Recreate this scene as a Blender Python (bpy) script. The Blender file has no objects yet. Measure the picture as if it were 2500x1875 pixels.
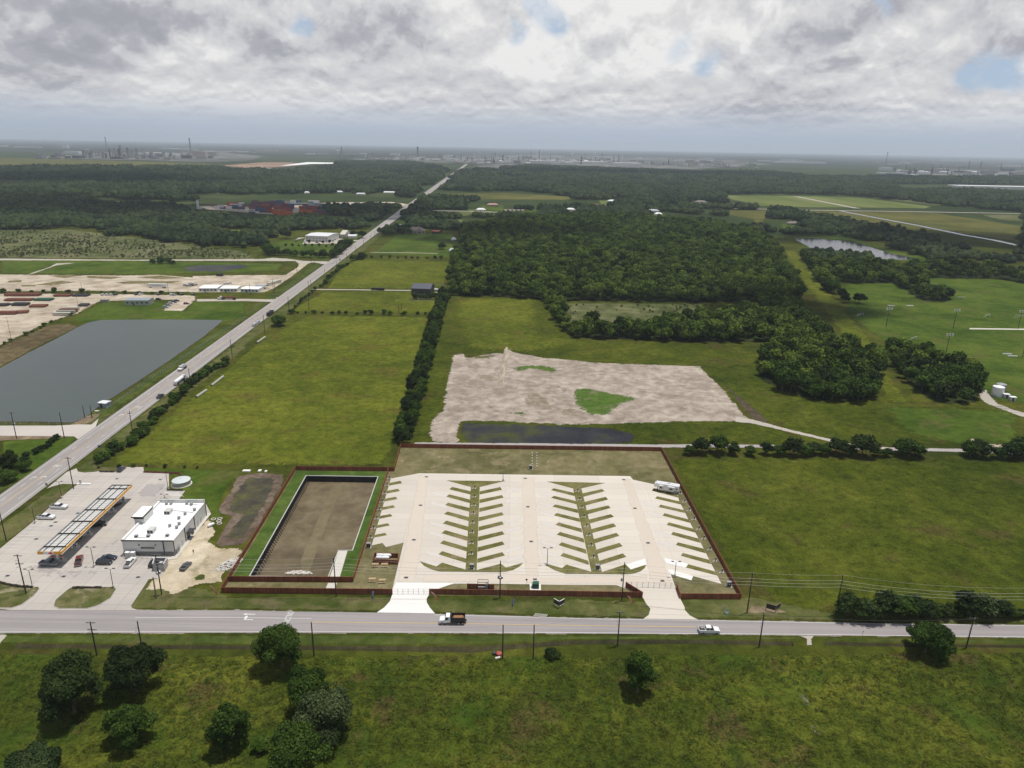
import bpy, bmesh, math, random
import numpy as np
from mathutils import Vector, Matrix, noise
from mathutils.geometry import tessellate_polygon
S = bpy.context.scene
COL = S.collection
R = math.radians
rng = random.Random(7)

# ------------------------------------------------------------------ camera
H = 130.0; FPX = 1735.0; PITCH = 18.53; ROLL = 1.06
_p, _r = R(PITCH), R(ROLL)
CF = Vector((0, math.cos(_p), -math.sin(_p)))
_U0 = Vector((0, math.sin(_p), math.cos(_p)))
CR = Vector((1, 0, 0)) * math.cos(_r) + _U0 * math.sin(_r)
CU = Vector((1, 0, 0)) * -math.sin(_r) + _U0 * math.cos(_r)
cd = bpy.data.cameras.new('camera'); cam = bpy.data.objects.new('camera', cd); COL.objects.link(cam)
cd.sensor_width = 36; cd.lens = FPX / 2500 * 36; cd.clip_start = 1; cd.clip_end = 120000
m = Matrix((CR, CU, -CF)).transposed().to_4x4(); m.translation = (0, 0, H); cam.matrix_world = m
S.camera = cam

def g(px, py, z=0.0):
    """where the photo's pixel (2500x1875) meets the level z"""
    d = CF + CR * ((px - 1250) / FPX) - CU * ((py - 937.5) / FPX)
    t = (z - H) / d.z
    return Vector((d.x * t, d.y * t, z))
def sky_dir(px, py):
    return (CF + CR * ((px - 1250) / FPX) - CU * ((py - 937.5) / FPX)).normalized()
def proj_y(w):
    v = w - Vector((0, 0, H)); return 937.5 - FPX * v.dot(CU) / v.dot(CF)
def height_for(base, ty):
    lo, hi = 0.0, 400.0
    for _ in range(40):
        mid = (lo + hi) / 2
        if proj_y(base + Vector((0, 0, mid))) > ty: lo = mid
        else: hi = mid
    return lo
def conv(x0, y0, s): return lambda *p: [(x0 + a * s, y0 + b * s) for a, b in p]
ZA = conv(0, 1050, .27125); ZB = conv(500, 1050, .27125); ZC = conv(900, 1050, .27125); ZD = conv(1300, 1050, .27125); ZE = conv(1900, 1050, .27125)
ZS = conv(0, 1425, .27125); ZS2 = conv(600, 1425, .27125); ZS3 = conv(1200, 1425, .31646); ZS4 = conv(1800, 1425, .31646)
ZM = conv(0, 600, .30136); ZN = conv(500, 500, .27125); ZL = conv(0, 300, .27125); ZK = conv(500, 300, .27125)
ZP = conv(1000, 300, .31646); ZQ = conv(1700, 300, .36166); ZF = conv(1000, 600, .30139); ZG = conv(1400, 600, .30136); ZR = conv(1900, 600, .30136)
def W(pts, z=0.0): return [g(x, y, z) for x, y in pts]

# ------------------------------------------------------------------ sun, sky, exposure
SUNV = Vector((.175, .085, 1)).normalized()
elev = math.asin(SUNV.z); azim = math.atan2(SUNV.x, SUNV.y)
sd = bpy.data.lights.new('sun', 'SUN'); sd.energy = 4.0; sd.angle = R(.55); sd.color = (1, .955, .88)
so = bpy.data.objects.new('sun', sd); COL.objects.link(so)
so.rotation_euler = (-SUNV).to_track_quat('-Z', 'Y').to_euler(); so.location = (0, 0, 400)

class NT:
    """tiny node-graph writer"""
    def __init__(s, tree): s.t = tree
    def n(s, typ, **kw):
        nd = s.t.nodes.new(typ)
        for k, v in kw.items():
            if k.startswith('_'): setattr(nd, k[1:], v)
        return nd
    def set(s, sock, v):
        if isinstance(v, bpy.types.NodeSocket): s.t.links.new(v, sock)
        elif v is not None:
            if hasattr(sock, 'default_value'):
                try: sock.default_value = v
                except Exception: sock.default_value = (*v, 1)
    def math(s, op, a, b=None, c=None, clamp=False):
        nd = s.n('ShaderNodeMath', _operation=op, _use_clamp=clamp)
        s.set(nd.inputs[0], a); s.set(nd.inputs[1], b)
        if c is not None: s.set(nd.inputs[2], c)
        return nd.outputs[0]
    def vmath(s, op, a, b=None, out=0):
        nd = s.n('ShaderNodeVectorMath', _operation=op); s.set(nd.inputs[0], a)
        if b is not None:
            if op == 'SCALE': s.set(nd.inputs[3], b)
            else: s.set(nd.inputs[1], b)
        return nd.outputs[out]
    def noise(s, vec, scale, detail=4, rough=.55, dist=0):
        nd = s.n('ShaderNodeTexNoise'); s.set(nd.inputs['Vector'], vec); nd.inputs['Scale'].default_value = scale
        nd.inputs['Detail'].default_value = detail; nd.inputs['Roughness'].default_value = rough; nd.inputs['Distortion'].default_value = dist
        return nd.outputs[0]
    def mix(s, f, a, b, typ='MIX'):
        nd = s.n('ShaderNodeMix', _data_type='RGBA', _blend_type=typ); s.set(nd.inputs[0], f)
        for sock, v in ((nd.inputs[6], a), (nd.inputs[7], b)):
            if isinstance(v, (tuple, list)): v = (*v[:3], 1)
            s.set(sock, v)
        return nd.outputs[2]
    def ss(s, x, lo, hi):
        nd = s.n('ShaderNodeMapRange', _interpolation_type='SMOOTHSTEP'); s.set(nd.inputs[0], x)
        nd.inputs[1].default_value = lo; nd.inputs[2].default_value = hi
        return nd.outputs[0]
    def ramp(s, f, stops):
        nd = s.n('ShaderNodeValToRGB'); s.set(nd.inputs[0], f); e = nd.color_ramp.elements
        while len(e) < len(stops): e.new(.5)
        for el, (p, c) in zip(e, stops): el.position = p; el.color = (*c, 1)
        return nd.outputs[0]
    def comb(s, x, y, z):
        nd = s.n('ShaderNodeCombineXYZ')
        for i, v in enumerate((x, y, z)): s.set(nd.inputs[i], v)
        return nd.outputs[0]

wd = bpy.data.worlds.new('World'); S.world = wd; wd.use_nodes = True
wt = wd.node_tree; wt.nodes.clear(); w = NT(wt)
sky = w.n('ShaderNodeTexSky', _sky_type='NISHITA'); sky.sun_disc = False; sky.sun_elevation = elev; sky.sun_rotation = azim
sky.air_density = 1.0; sky.dust_density = 1.5; sky.altitude = 100
tc = w.n('ShaderNodeTexCoord'); D = tc.outputs['Generated']
sep = w.n('ShaderNodeSeparateXYZ'); w.set(sep.inputs[0], D)
z = w.math('MAXIMUM', sep.outputs[2], 0.0)
hgt = w.math('LOGARITHM', w.math('ADD', z, .035), 2.71828)
def skyvec(k, dz=0.0): return w.comb(w.math('MULTIPLY', sep.outputs[0], k), w.math('MULTIPLY', sep.outputs[1], k), w.math('ADD', w.math('MULTIPLY', hgt, .22 * k), dz))
def voro(vec, det, rough):
    nd = w.n('ShaderNodeTexVoronoi', _feature='F1', _normalize=True); w.set(nd.inputs['Vector'], vec); nd.inputs['Scale'].default_value = 1; nd.inputs['Detail'].default_value = det; nd.inputs['Roughness'].default_value = rough; nd.inputs['Lacunarity'].default_value = 2.1
    return nd.outputs['Distance']
def dens_at(k, dz):
    v_ = skyvec(k, dz); n_ = w.noise(v_, 1.0, 5, .55)
    vv = w.vmath('ADD', v_, w.vmath('SCALE', w.comb(w.noise(v_, 2.3, 4, .6), n_, w.noise(v_, 1.7, 4, .6)), .55))
    return w.math('ADD', w.math('MULTIPLY', n_, .5), w.math('MULTIPLY', w.math('SUBTRACT', 1.0, w.math('MULTIPLY', voro(vv, 4, .6), 1.6)), .5))
far_m = w.ss(z, .035, .10)
def two(dz): return w.math('ADD', w.math('MULTIPLY', dens_at(6.5, dz), far_m), w.math('MULTIPLY', dens_at(12.0, dz), w.math('SUBTRACT', 1.0, far_m)))
N1 = two(0.0); N2 = two(.16)
lit = w.math('SUBTRACT', N1, N2)
big = w.noise(skyvec(3.0), 1.0, 3, .5)
fine = w.noise(skyvec(20.0), 1.0, 6, .6)
Dp = w.vmath('ADD', D, w.vmath('SCALE', w.vmath('SUBTRACT', w.comb(N1, fine, big), (.5, .5, .5)), .085))
def blob(px, py, rad_px, soft=.5, src=None, ax=1.0):
    d = sky_dir(px, py)
    dv = w.vmath('SUBTRACT', src or Dp, tuple(d))
    dv = w.vmath('MULTIPLY', dv, (1 / ax, 1 / ax, 1))
    ln = w.vmath('LENGTH', dv, out=1)
    r = rad_px / FPX
    nd = w.n('ShaderNodeMapRange', _interpolation_type='SMOOTHSTEP'); w.set(nd.inputs[0], ln)
    nd.inputs[1].default_value = r * (1 - soft); nd.inputs[2].default_value = r * (1 + soft)
    nd.inputs[3].default_value = 1; nd.inputs[4].default_value = 0
    return nd.outputs[0]
def addall(lst):
    o = lst[0]
    for q in lst[1:]: o = w.math('ADD', o, q)
    return o
gaps = addall([blob(752, 42, 22, .5), blob(1325, 38, 34, .5), blob(1360, 55, 26, .5), blob(1310, 12, 26, .5), blob(1255, 85, 22, .5), blob(2420, 155, 38, .6), blob(2370, 180, 24, .6), blob(2480, 185, 36, .6), blob(1720, 175, 22, .6), blob(2162, 0, 14, .6),
               w.math('MULTIPLY', blob(1650, 140, 22, .6), .5), w.math('MULTIPLY', w.ss(N1, .34, .26), .6)])
gaps = w.math('MULTIPLY', w.math('MINIMUM', gaps, 1.0), w.math('ADD', .45, w.math('MULTIPLY', w.ss(fine, .60, .40), .5)))
dark = addall([w.math('MULTIPLY', blob(1880, 118, 120, .6, ax=1.7), .7), w.math('MULTIPLY', blob(430, 45, 110, .8, ax=2.2), .6), w.math('MULTIPLY', blob(180, 112, 80, .8, ax=1.8), .6), w.math('MULTIPLY', blob(1210, 25, 60, .7), .5),
               w.math('MULTIPLY', blob(1450, 155, 60, .7, ax=2.2), .4), w.math('MULTIPLY', blob(650, 90, 55, .7), .6), w.math('MULTIPLY', blob(2450, 50, 60, .8), .5)])
bright = addall([w.math('MULTIPLY', blob(450, 105, 42, .8), .7), w.math('MULTIPLY', blob(1320, 120, 70, .7), .8), w.math('MULTIPLY', blob(1680, 178, 16, .7), 1.0), w.math('MULTIPLY', blob(1500, 30, 120, .7), .5), w.math('MULTIPLY', blob(2200, 120, 80, .7), .5), w.math('MULTIPLY', blob(350, 170, 60, .9), .4)])
sh = w.math('ADD', w.math('MULTIPLY', lit, 3.6), w.math('MULTIPLY', w.math('SUBTRACT', N1, .40), .6))
sh = w.math('ADD', sh, w.math('MULTIPLY', w.math('SUBTRACT', big, .5), -1.9))
sh = w.math('ADD', sh, w.math('SUBTRACT', w.math('MULTIPLY', bright, .42), w.math('MULTIPLY', dark, .55)))
sh = w.math('ADD', sh, .75)
cc = w.ramp(sh, [(0.0, (.37, .375, .415)), (.28, (.45, .45, .49)), (.5, (.60, .60, .625)), (.75, (.72, .715, .72)), (1.0, (.88, .87, .86))])
hz = w.ramp(w.math('MULTIPLY', z, 4.0), [(0, (.43, .50, .615)), (.12, (.455, .515, .62)), (.3, (.50, .53, .60)), (1, (.60, .60, .63))])
cc = w.mix(w.ss(z, .065, .010), cc, hz)
blue = w.mix(.5, (.38, .50, .68), (.46, .60, .78))
bn = w.n('ShaderNodeBackground'); w.set(bn.inputs[0], sky.outputs[0]); bn.inputs[1].default_value = .09
bc = w.n('ShaderNodeBackground'); w.set(bc.inputs[0], cc)
# cloud deck is thinner overhead, bright towards the horizon
w.set(bc.inputs[1], w.ramp(z, [(0, (1, 1, 1)), (.22, (1, 1, 1)), (.6, (.55, .55, .55)), (1, (.4, .4, .4))]))
bb = w.n('ShaderNodeBackground'); w.set(bb.inputs[0], blue)
add = w.n('ShaderNodeMixShader'); add.inputs[0].default_value = .85; wt.links.new(bn.outputs[0], add.inputs[1]); wt.links.new(bb.outputs[0], add.inputs[2])
mx = w.n('ShaderNodeMixShader'); w.set(mx.inputs[0], w.math('SUBTRACT', 1.0, gaps)); wt.links.new(add.outputs[0], mx.inputs[1]); wt.links.new(bc.outputs[0], mx.inputs[2])
# above the frame: a half open deck over the Nishita sky; below the horizon: plain haze colour
top_c = w.mix(w.ss(w.noise(w.vmath('SCALE', D, 2.6), 1.0, 4, .55), .40, .60), (.16, .24, .38), (.50, .50, .52))
bt = w.n('ShaderNodeBackground'); w.set(bt.inputs[0], top_c); bt.inputs[1].default_value = .95
mh = w.n('ShaderNodeMixShader'); mh.inputs[0].default_value = .75; wt.links.new(bn.outputs[0], mh.inputs[1]); wt.links.new(bt.outputs[0], mh.inputs[2])
mx2 = w.n('ShaderNodeMixShader'); w.set(mx2.inputs[0], w.ss(z, .25, .32)); wt.links.new(mx.outputs[0], mx2.inputs[1]); wt.links.new(mh.outputs[0], mx2.inputs[2])
bl = w.n('ShaderNodeBackground'); bl.inputs[0].default_value = (.30, .35, .40, 1)
mx3 = w.n('ShaderNodeMixShader'); w.set(mx3.inputs[0], w.math('LESS_THAN', sep.outputs[2], -.004)); wt.links.new(mx2.outputs[0], mx3.inputs[1]); wt.links.new(bl.outputs[0], mx3.inputs[2]); mx2 = mx3
wo = w.n('ShaderNodeOutputWorld'); wt.links.new(mx2.outputs[0], wo.inputs[0])
wd.cycles.sampling_method = 'MANUAL'; wd.cycles.sample_map_resolution = 512

S.view_settings.view_transform = 'Standard'; S.view_settings.look = 'None'; S.view_settings.gamma = 1; S.view_settings.exposure = 0.0
S.render.engine = 'CYCLES'
S.cycles.max_bounces = 6; S.cycles.diffuse_bounces = 2; S.cycles.glossy_bounces = 2; S.cycles.transparent_max_bounces = 12; S.cycles.volume_bounces = 1
S.cycles.transmission_bounces = 2; S.cycles.caustics_reflective = False; S.cycles.caustics_refractive = False

# ------------------------------------------------------------------ object helpers
def tag(o, label=None, cat=None, group=None, kind=None):
    if label: o['label'] = label
    if cat: o['category'] = cat
    if group: o['group'] = group
    if kind: o['kind'] = kind
    return o
def thing(name, loc, rz=0.0, label=None, cat=None, group=None):
    o = bpy.data.objects.new(name, None); COL.objects.link(o); o.location = loc; o.rotation_euler = (0, 0, rz)
    o.empty_display_size = .5
    return tag(o, label, cat, group)
def dup(root, loc, rz=None, label=None, group=None, scale=None, mats=None):
    def cp(o, par):
        c = o.copy(); COL.objects.link(c); c.parent = par
        if mats and o.type == 'MESH' and o.name.split('.')[0] in mats:
            c.material_slots[0].link = 'OBJECT'; c.material_slots[0].material = mats[o.name.split('.')[0]]
        for ch in o.children: cp(ch, c)
        return c
    c = cp(root, None); c.location = loc
    if rz is not None: c.rotation_euler = (0, 0, rz)
    if scale is not None: c.scale = (scale,) * 3 if not hasattr(scale, '__len__') else scale
    if label: c['label'] = label
    if group: c['group'] = group
    return c
class MB:
    def __init__(s): s.v = []; s.f = []; s.m = []
    def add(s, vs, fs, mi=0):
        b = len(s.v); s.v += [tuple(q) for q in vs]; s.f += [tuple(b + i for i in f) for f in fs]; s.m += [mi] * len(fs); return s
    def box(s, c, d, mi=0, rz=0, taper=1.0):
        x, y, zc = c; a, b, h = d[0] / 2, d[1] / 2, d[2] / 2; cs, sn = math.cos(rz), math.sin(rz); vs = []
        for k, tz in ((-h, 1), (h, taper)):
            for i, j in ((-a, -b), (a, -b), (a, b), (-a, b)):
                i *= tz; j *= tz; vs.append((x + i * cs - j * sn, y + i * sn + j * cs, zc + k))
        return s.add(vs, [(0, 3, 2, 1), (4, 5, 6, 7), (0, 1, 5, 4), (1, 2, 6, 5), (2, 3, 7, 6), (3, 0, 4, 7)], mi)
    def prism(s, poly, z0, z1, mi=0):
        n = len(poly); vs = [(p[0], p[1], z0) for p in poly] + [(p[0], p[1], z1) for p in poly]
        return s.add(vs, [tuple(range(n))[::-1], tuple(range(n, 2 * n))] + [(i, (i + 1) % n, n + (i + 1) % n, n + i) for i in range(n)], mi)
    def loft(s, rings, mi=0, caps=True, closed=True):
        n = len(rings[0]); vs = [p for r_ in rings for p in r_]; fs = []
        for k in range(len(rings) - 1):
            for i in range(n if closed else n - 1):
                j = (i + 1) % n; fs.append((k * n + i, k * n + j, (k + 1) * n + j, (k + 1) * n + i))
        if caps: fs += [tuple(range(n))[::-1], tuple(range((len(rings) - 1) * n, len(rings) * n))]
        return s.add(vs, fs, mi)
    def tube(s, a, b, r0, r1=None, n=8, mi=0):
        a, b = Vector(a), Vector(b); r1 = r0 if r1 is None else r1
        d = (b - a).normalized(); u = d.orthogonal().normalized(); v = d.cross(u)
        ring = lambda c, r_: [c + (u * math.cos(2 * math.pi * i / n) + v * math.sin(2 * math.pi * i / n)) * r_ for i in range(n)]
        return s.loft([ring(a, r0), ring(b, r1)], mi)
    def lathe(s, c, prof, n=24, mi=0):
        return s.loft([[(c[0] + r_ * math.cos(2 * math.pi * i / n), c[1] + r_ * math.sin(2 * math.pi * i / n), c[2] + zz) for i in range(n)] for r_, zz in prof], mi)
    def build(s, name, mats, parent=None, loc=None, smooth=False, rz=None):
        me = bpy.data.meshes.new(name); me.from_pydata(s.v, [], s.f)
        mats = mats if isinstance(mats, (list, tuple)) else [mats]
        for mm in mats: me.materials.append(mm)
        if any(s.m): me.polygons.foreach_set('material_index', s.m)
        if smooth: me.polygons.foreach_set('use_smooth', [True] * len(s.f))
        me.update(); o = bpy.data.objects.new(name, me); COL.objects.link(o)
        if parent: o.parent = parent
        if loc is not None: o.location = loc
        if rz is not None: o.rotation_euler = (0, 0, rz)
        return o

# ------------------------------------------------------------------ materials
MATS = {}
def base_mat(name):
    mt = bpy.data.materials.new(name); mt.use_nodes = True; MATS[name] = mt
    t = mt.node_tree; b = t.nodes['Principled BSDF']; return mt, NT(t), b
def pos(w):
    gn = w.n('ShaderNodeNewGeometry'); return gn.outputs['Position']
def plain(name, col, rough=.6, metal=0, var=.12, scale=1.5, spec=.5, coat=0, emit=None):
    mt, w, b = base_mat(name)
    if var:
        f = w.noise(pos(w), scale, 4)
        c = w.mix(f, tuple(max(0, c * (1 - var * 1.6)) for c in col), tuple(min(1, c * (1 + var * 1.6)) for c in col))
        w.set(b.inputs['Base Color'], c)
    else: b.inputs['Base Color'].default_value = (*col, 1)
    b.inputs['Roughness'].default_value = rough; b.inputs['Metallic'].default_value = metal; b.inputs['Specular IOR Level'].default_value = spec
    if coat: b.inputs['Coat Weight'].default_value = coat
    if emit: b.inputs['Emission Color'].default_value = (*emit, 1); b.inputs['Emission Strength'].default_value = 1
    return mt
def feather(w, b, mt, speck=False):
    """ragged edge: sheet dissolves near its outline following a noise"""
    at = w.n('ShaderNodeAttribute'); at.attribute_name = 'fade'
    n = w.noise(pos(w), .35, 5, .65)
    n2 = w.noise(pos(w), 2.2, 3, .6)
    nn = w.math('ADD', w.math('MULTIPLY', n, .7), w.math('MULTIPLY', n2, .3))
    if speck: nn = w.math('ADD', w.math('MULTIPLY', w.noise(pos(w), .30, 6, .7), .5), w.math('MULTIPLY', w.noise(pos(w), 1.1, 5, .7), .5))
    a = w.ss(w.math('SUBTRACT', w.math('MULTIPLY', at.outputs['Fac'], .72 if speck else 1.0), w.math('MULTIPLY', w.math('ADD', w.math('MULTIPLY', w.math('SUBTRACT', nn, .5), 2.6), .5), 1.0)), -.10, .03)
    w.set(b.inputs['Alpha'], a)
def ground_mat(name, cols, s_big=.012, s_mid=.06, s_fine=.9, bump=.25, patch=None, fth=False, contrast=1.0, rough=.9, fine_amt=.5, stretch=(1, 1, 1), streak=None, tiny=3.1):
    """cols = (dark, mid, light, accent)"""
    mt, w, b = base_mat(name); p0 = pos(w); p = p0
    if stretch != (1, 1, 1): p = w.vmath('MULTIPLY', p0, stretch)
    a = w.noise(p, s_big, 3, .55); c = w.noise(p, s_mid, 6, .62, .4); d = w.noise(p, s_fine * .3, 9, .72, .3); e = w.noise(p, tiny, 3, .6)
    mixv = w.math('ADD', w.math('MULTIPLY', a, .5), w.math('MULTIPLY', c, .5))
    mixv = w.math('ADD', w.math('MULTIPLY', w.math('SUBTRACT', mixv, .5), 3.6 * contrast), .5, clamp=True)
    col = w.ramp(mixv, [(.12, cols[0]), (.5, cols[1]), (.9, cols[2])])
    if len(cols) > 3:
        acc = w.math('MULTIPLY', w.ss(w.noise(p, s_mid * .7, 5, .6, .6), .54, .66), .75)
        col = w.mix(acc, col, cols[3])
    fm = w.math('ADD', w.math('MULTIPLY', d, .6), w.math('MULTIPLY', e, .4))
    fm = w.math('ADD', w.math('MULTIPLY', w.math('SUBTRACT', fm, .5), 7.5 * fine_amt), 1.0)
    fm = w.math('MINIMUM', w.math('MAXIMUM', fm, .3), 1.9)
    col = w.mix(1.0, col, w.comb(fm, fm, fm), 'MULTIPLY')
    if patch:
        for pc, sc, lo, hi, am in patch:
            col = w.mix(w.math('MULTIPLY', w.ss(w.noise(p, sc, 6, .65, .5), lo, hi), am), col, pc)
    w.set(b.inputs['Base Color'], col); b.inputs['Roughness'].default_value = rough; b.inputs['Specular IOR Level'].default_value = .02
    if bump:
        bp = w.n('ShaderNodeBump'); bp.inputs['Strength'].default_value = 1; bp.inputs['Distance'].default_value = bump
        w.set(bp.inputs['Height'], w.math('ADD', d, w.math('MULTIPLY', e, .35))); w.t.links.new(bp.outputs[0], b.inputs['Normal'])
    if fth: feather(w, b, mt, fth == 2)
    return mt

G_OL = ((.036, .050, .0085), (.066, .083, .012), (.105, .118, .018), (.070, .066, .020))
m_ground = ground_mat('rough grass land', ((.031, .042, .007), (.052, .062, .009), (.080, .085, .013), (.064, .053, .017)), bump=.3)
m_field = ground_mat('olive pasture', ((.054, .070, .008), (.083, .098, .011), (.118, .127, .016), (.090, .080, .018)), s_big=.011, s_mid=.07, bump=.22, fine_amt=.5, tiny=1.3, fth=True, patch=[((.125, .130, .018), .30, .58, .70, .5), ((.040, .052, .008), .20, .58, .70, .4)])
m_fieldR = ground_mat('dark pasture', ((.030, .044, .005), (.049, .063, .007), (.074, .084, .011), (.060, .052, .015)), s_big=.012, s_mid=.06, bump=.22, fine_amt=.55, tiny=1.3, fth=True, patch=[((.095, .105, .012), .30, .58, .70, .5), ((.026, .036, .007), .12, .60, .70, .5)])
m_front = ground_mat('weedy pasture', ((.028, .042, .006), (.051, .063, .008), (.088, .094, .013), (.066, .050, .019)), s_big=.016, s_mid=.085, s_fine=1.3, bump=.5, fine_amt=.85, tiny=1.7, fth=True, patch=[((.045, .085, .010), .05, .52, .66, .6), ((.018, .030, .006), .55, .57, .66, .55), ((.11, .118, .022), .8, .60, .68, .3)])
m_green = ground_mat('mown green grass', ((.034, .062, .008), (.056, .088, .012), (.082, .112, .018), (.085, .086, .024)), s_big=.02, s_mid=.07, bump=.12, fine_amt=.35, fth=True)
m_green_h = ground_mat('seeded green grass', ((.040, .072, .013), (.058, .096, .019), (.080, .116, .026)), s_big=.03, s_mid=.12, bump=.1, fine_amt=.3)
m_verge = ground_mat('roadside grass', ((.045, .060, .014), (.078, .088, .026), (.115, .112, .042), (.115, .098, .050)), s_big=.03, s_mid=.14, bump=.12, fine_amt=.35, fth=True)
m_vergeg = ground_mat('green roadside grass', ((.034, .052, .011), (.056, .076, .016), (.080, .098, .024), (.080, .075, .032)), s_big=.03, s_mid=.14, bump=.15, fine_amt=.35, fth=True)
m_lot = ground_mat('dry lot grass', ((.095, .090, .038), (.140, .126, .060), (.185, .160, .085), (.20, .165, .095)), s_big=.03, s_mid=.16, bump=.05, fine_amt=.28, patch=[((.30, .25, .15), .12, .60, .70, .75)])
m_strip = ground_mat('pad grass', ((.100, .100, .030), (.135, .128, .045), (.165, .150, .062), (.20, .155, .090)), s_big=.04, s_mid=.2, bump=.05, fine_amt=.3)
m_dirt = ground_mat('pale graded dirt', ((.245, .205, .168), (.315, .267, .222), (.38, .33, .277), (.21, .173, .14)), s_big=.03, s_mid=.12, s_fine=.8, bump=.2, fine_amt=.30, fth=True, patch=[((.21, .172, .138), .13, .58, .66, .4), ((.39, .34, .29), .6, .56, .66, .35)])
m_caliche = ground_mat('pale sand yard', ((.31, .26, .20), (.41, .35, .275), (.49, .43, .345), (.26, .205, .145)), s_big=.02, s_mid=.08, s_fine=.35, bump=.05, fine_amt=.2, fth=True)
m_sand = ground_mat('tan sand', ((.35, .29, .20), (.45, .38, .275), (.53, .46, .35), (.27, .23, .14)), s_big=.05, s_mid=.15, s_fine=.6, bump=.06, fine_amt=.25, fth=True)
m_wet = ground_mat('wet mud and shallow water', ((.020, .021, .028), (.032, .033, .036), (.055, .060, .022), (.050, .058, .015)), s_mid=.08, bump=.03, fine_amt=.25, fth=True, rough=.35)
m_mud = ground_mat('dark ditch soil', ((.045, .036, .026), (.066, .052, .036), (.095, .075, .05)), s_mid=.2, bump=.1, fine_amt=.35, fth=True)
m_basin = ground_mat('brown basin floor', ((.10, .080, .050), (.140, .112, .070), (.175, .142, .092), (.11, .082, .060)), s_big=.04, s_mid=.12, bump=.04, fine_amt=.2)
m_channel = ground_mat('basin channel soil', ((.125, .108, .06), (.155, .130, .078), (.18, .15, .09)), s_mid=.15, bump=.03, fine_amt=.18)
m_scrub = ground_mat('brush land', ((.060, .074, .026), (.095, .105, .042), (.135, .135, .068), (.14, .12, .075)), s_big=.012, s_mid=.045, s_fine=.3, bump=.6, fine_amt=.5, fth=True)
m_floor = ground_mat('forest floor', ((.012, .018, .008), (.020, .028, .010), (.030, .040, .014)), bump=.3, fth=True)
m_farland = ground_mat('distant land', ((.012, .020, .012), (.020, .030, .018), (.045, .052, .034), (.09, .085, .07)), s_big=.0006, s_mid=.0035, s_fine=.03, bump=0, fine_amt=.25, stretch=(.6, 1, 1))
m_airfield = ground_mat('striped hay field', ((.080, .105, .028), (.115, .14, .04), (.15, .165, .06)), s_big=.004, s_mid=.02, bump=.1, fine_amt=.2, fth=True, stretch=(1, .15, 1))
m_brownfield = ground_mat('olive brown field', ((.062, .068, .018), (.090, .090, .024), (.125, .118, .034)), s_big=.004, s_mid=.02, bump=.1, fine_amt=.25, fth=True)

def pave(name, cols, crack=0, lines=None, bump=.01, fth=False, streak=None, rough=.85):
    mt, w, b = base_mat(name); p = pos(w)
    a = w.noise(p, .05, 5, .6, .3); d = w.noise(p, .8, 6, .65); e = w.noise(p, 6, 2)
    f = w.math('ADD', w.math('MULTIPLY', a, .55), w.math('ADD', w.math('MULTIPLY', d, .3), w.math('MULTIPLY', e, .15)))
    f = w.math('ADD', w.math('MULTIPLY', w.math('SUBTRACT', f, .5), 2.2), .5, clamp=True)
    col = w.mix(f, cols[0], cols[1])
    if streak:   # tyre-worn bands running along one axis
        st = w.noise(w.vmath('MULTIPLY', p, streak), 1.0, 4, .6)
        col = w.mix(w.math('MULTIPLY', w.ss(st, .42, .62), .55), col, cols[2])
    if lines:    # cast joints
        lx, ly, jc = lines
        sx = w.n('ShaderNodeSeparateXYZ'); w.set(sx.inputs[0], p)
        for sock, per in ((sx.outputs[0], lx), (sx.outputs[1], ly)):
            if per:
                fr = w.math('PINGPONG', sock, per / 2)
                col = w.mix(w.math('MULTIPLY', w.ss(fr, .12, .03), .5), col, jc)
                cell = w.math('FLOOR', w.math('DIVIDE', sock, per))
                wn = w.n('ShaderNodeTexWhiteNoise', _noise_dimensions='1D'); w.set(wn.inputs[1], cell)
                k = w.math('ADD', w.math('MULTIPLY', wn.outputs[0], .10), .95)
                col = w.mix(1.0, col, w.comb(k, k, k), 'MULTIPLY')
    w.set(b.inputs['Base Color'], col); b.inputs['Roughness'].default_value = rough; b.inputs['Specular IOR Level'].default_value = .25
    if fth: feather(w, b, mt)
    return mt
m_road = pave('worn grey asphalt', ((.255, .235, .232), (.315, .290, .285), (.215, .198, .200)), streak=(.012, .55, 1))
m_road2 = pave('worn highway asphalt', ((.27, .248, .238), (.33, .305, .29), (.225, .205, .20)), streak=(.5, .012, 1))
m_conc = pave('rv pad concrete', ((.50, .455, .395), (.575, .53, .465), (.5, .44, .38)), lines=(18.3, 4.6, (.36, .32, .27)))
m_conc2 = pave('station concrete', ((.40, .365, .325), (.475, .435, .39), (.36, .335, .32)), lines=(5.2, 5.2, (.20, .185, .17)), streak=(.02, .12, 1))
m_concw = pave('new white concrete', ((.66, .64, .61), (.74, .725, .70), (.7, .68, .66)), lines=(0, 4.5, (.5, .48, .45)))
m_concd = pave('driven lane concrete', ((.30, .27, .265), (.355, .325, .315), (.3, .28, .28)), fth=True)
m_gravel = pave('pale gravel road', ((.32, .29, .25), (.44, .40, .345), (.3, .27, .24)), fth=True)
m_paint = plain('white road paint', (.62, .62, .60), .7, var=.12, scale=2)
m_ypaint = plain('yellow road paint', (.50, .34, .11), .7, var=.15, scale=2)
def water_mat(name, col, rough=.12, bscale=.8, bd=.05):
    mt, w, b = base_mat(name); p = pos(w)
    n = w.noise(w.vmath('MULTIPLY', p, (.7, 1.6, 1)), bscale, 5, .6, .5)
    w.set(b.inputs['Base Color'], w.mix(w.noise(p, .02, 4), tuple(c * .85 for c in col), tuple(c * 1.15 for c in col)))
    b.inputs['Roughness'].default_value = rough; b.inputs['IOR'].default_value = 1.33
    bp = w.n('ShaderNodeBump'); bp.inputs['Distance'].default_value = bd; w.set(bp.inputs['Height'], n); w.t.links.new(bp.outputs[0], b.inputs['Normal'])
    return mt
m_lake = water_mat('silty lake water', (.062, .074, .068), .30, .9, .09)
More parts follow.
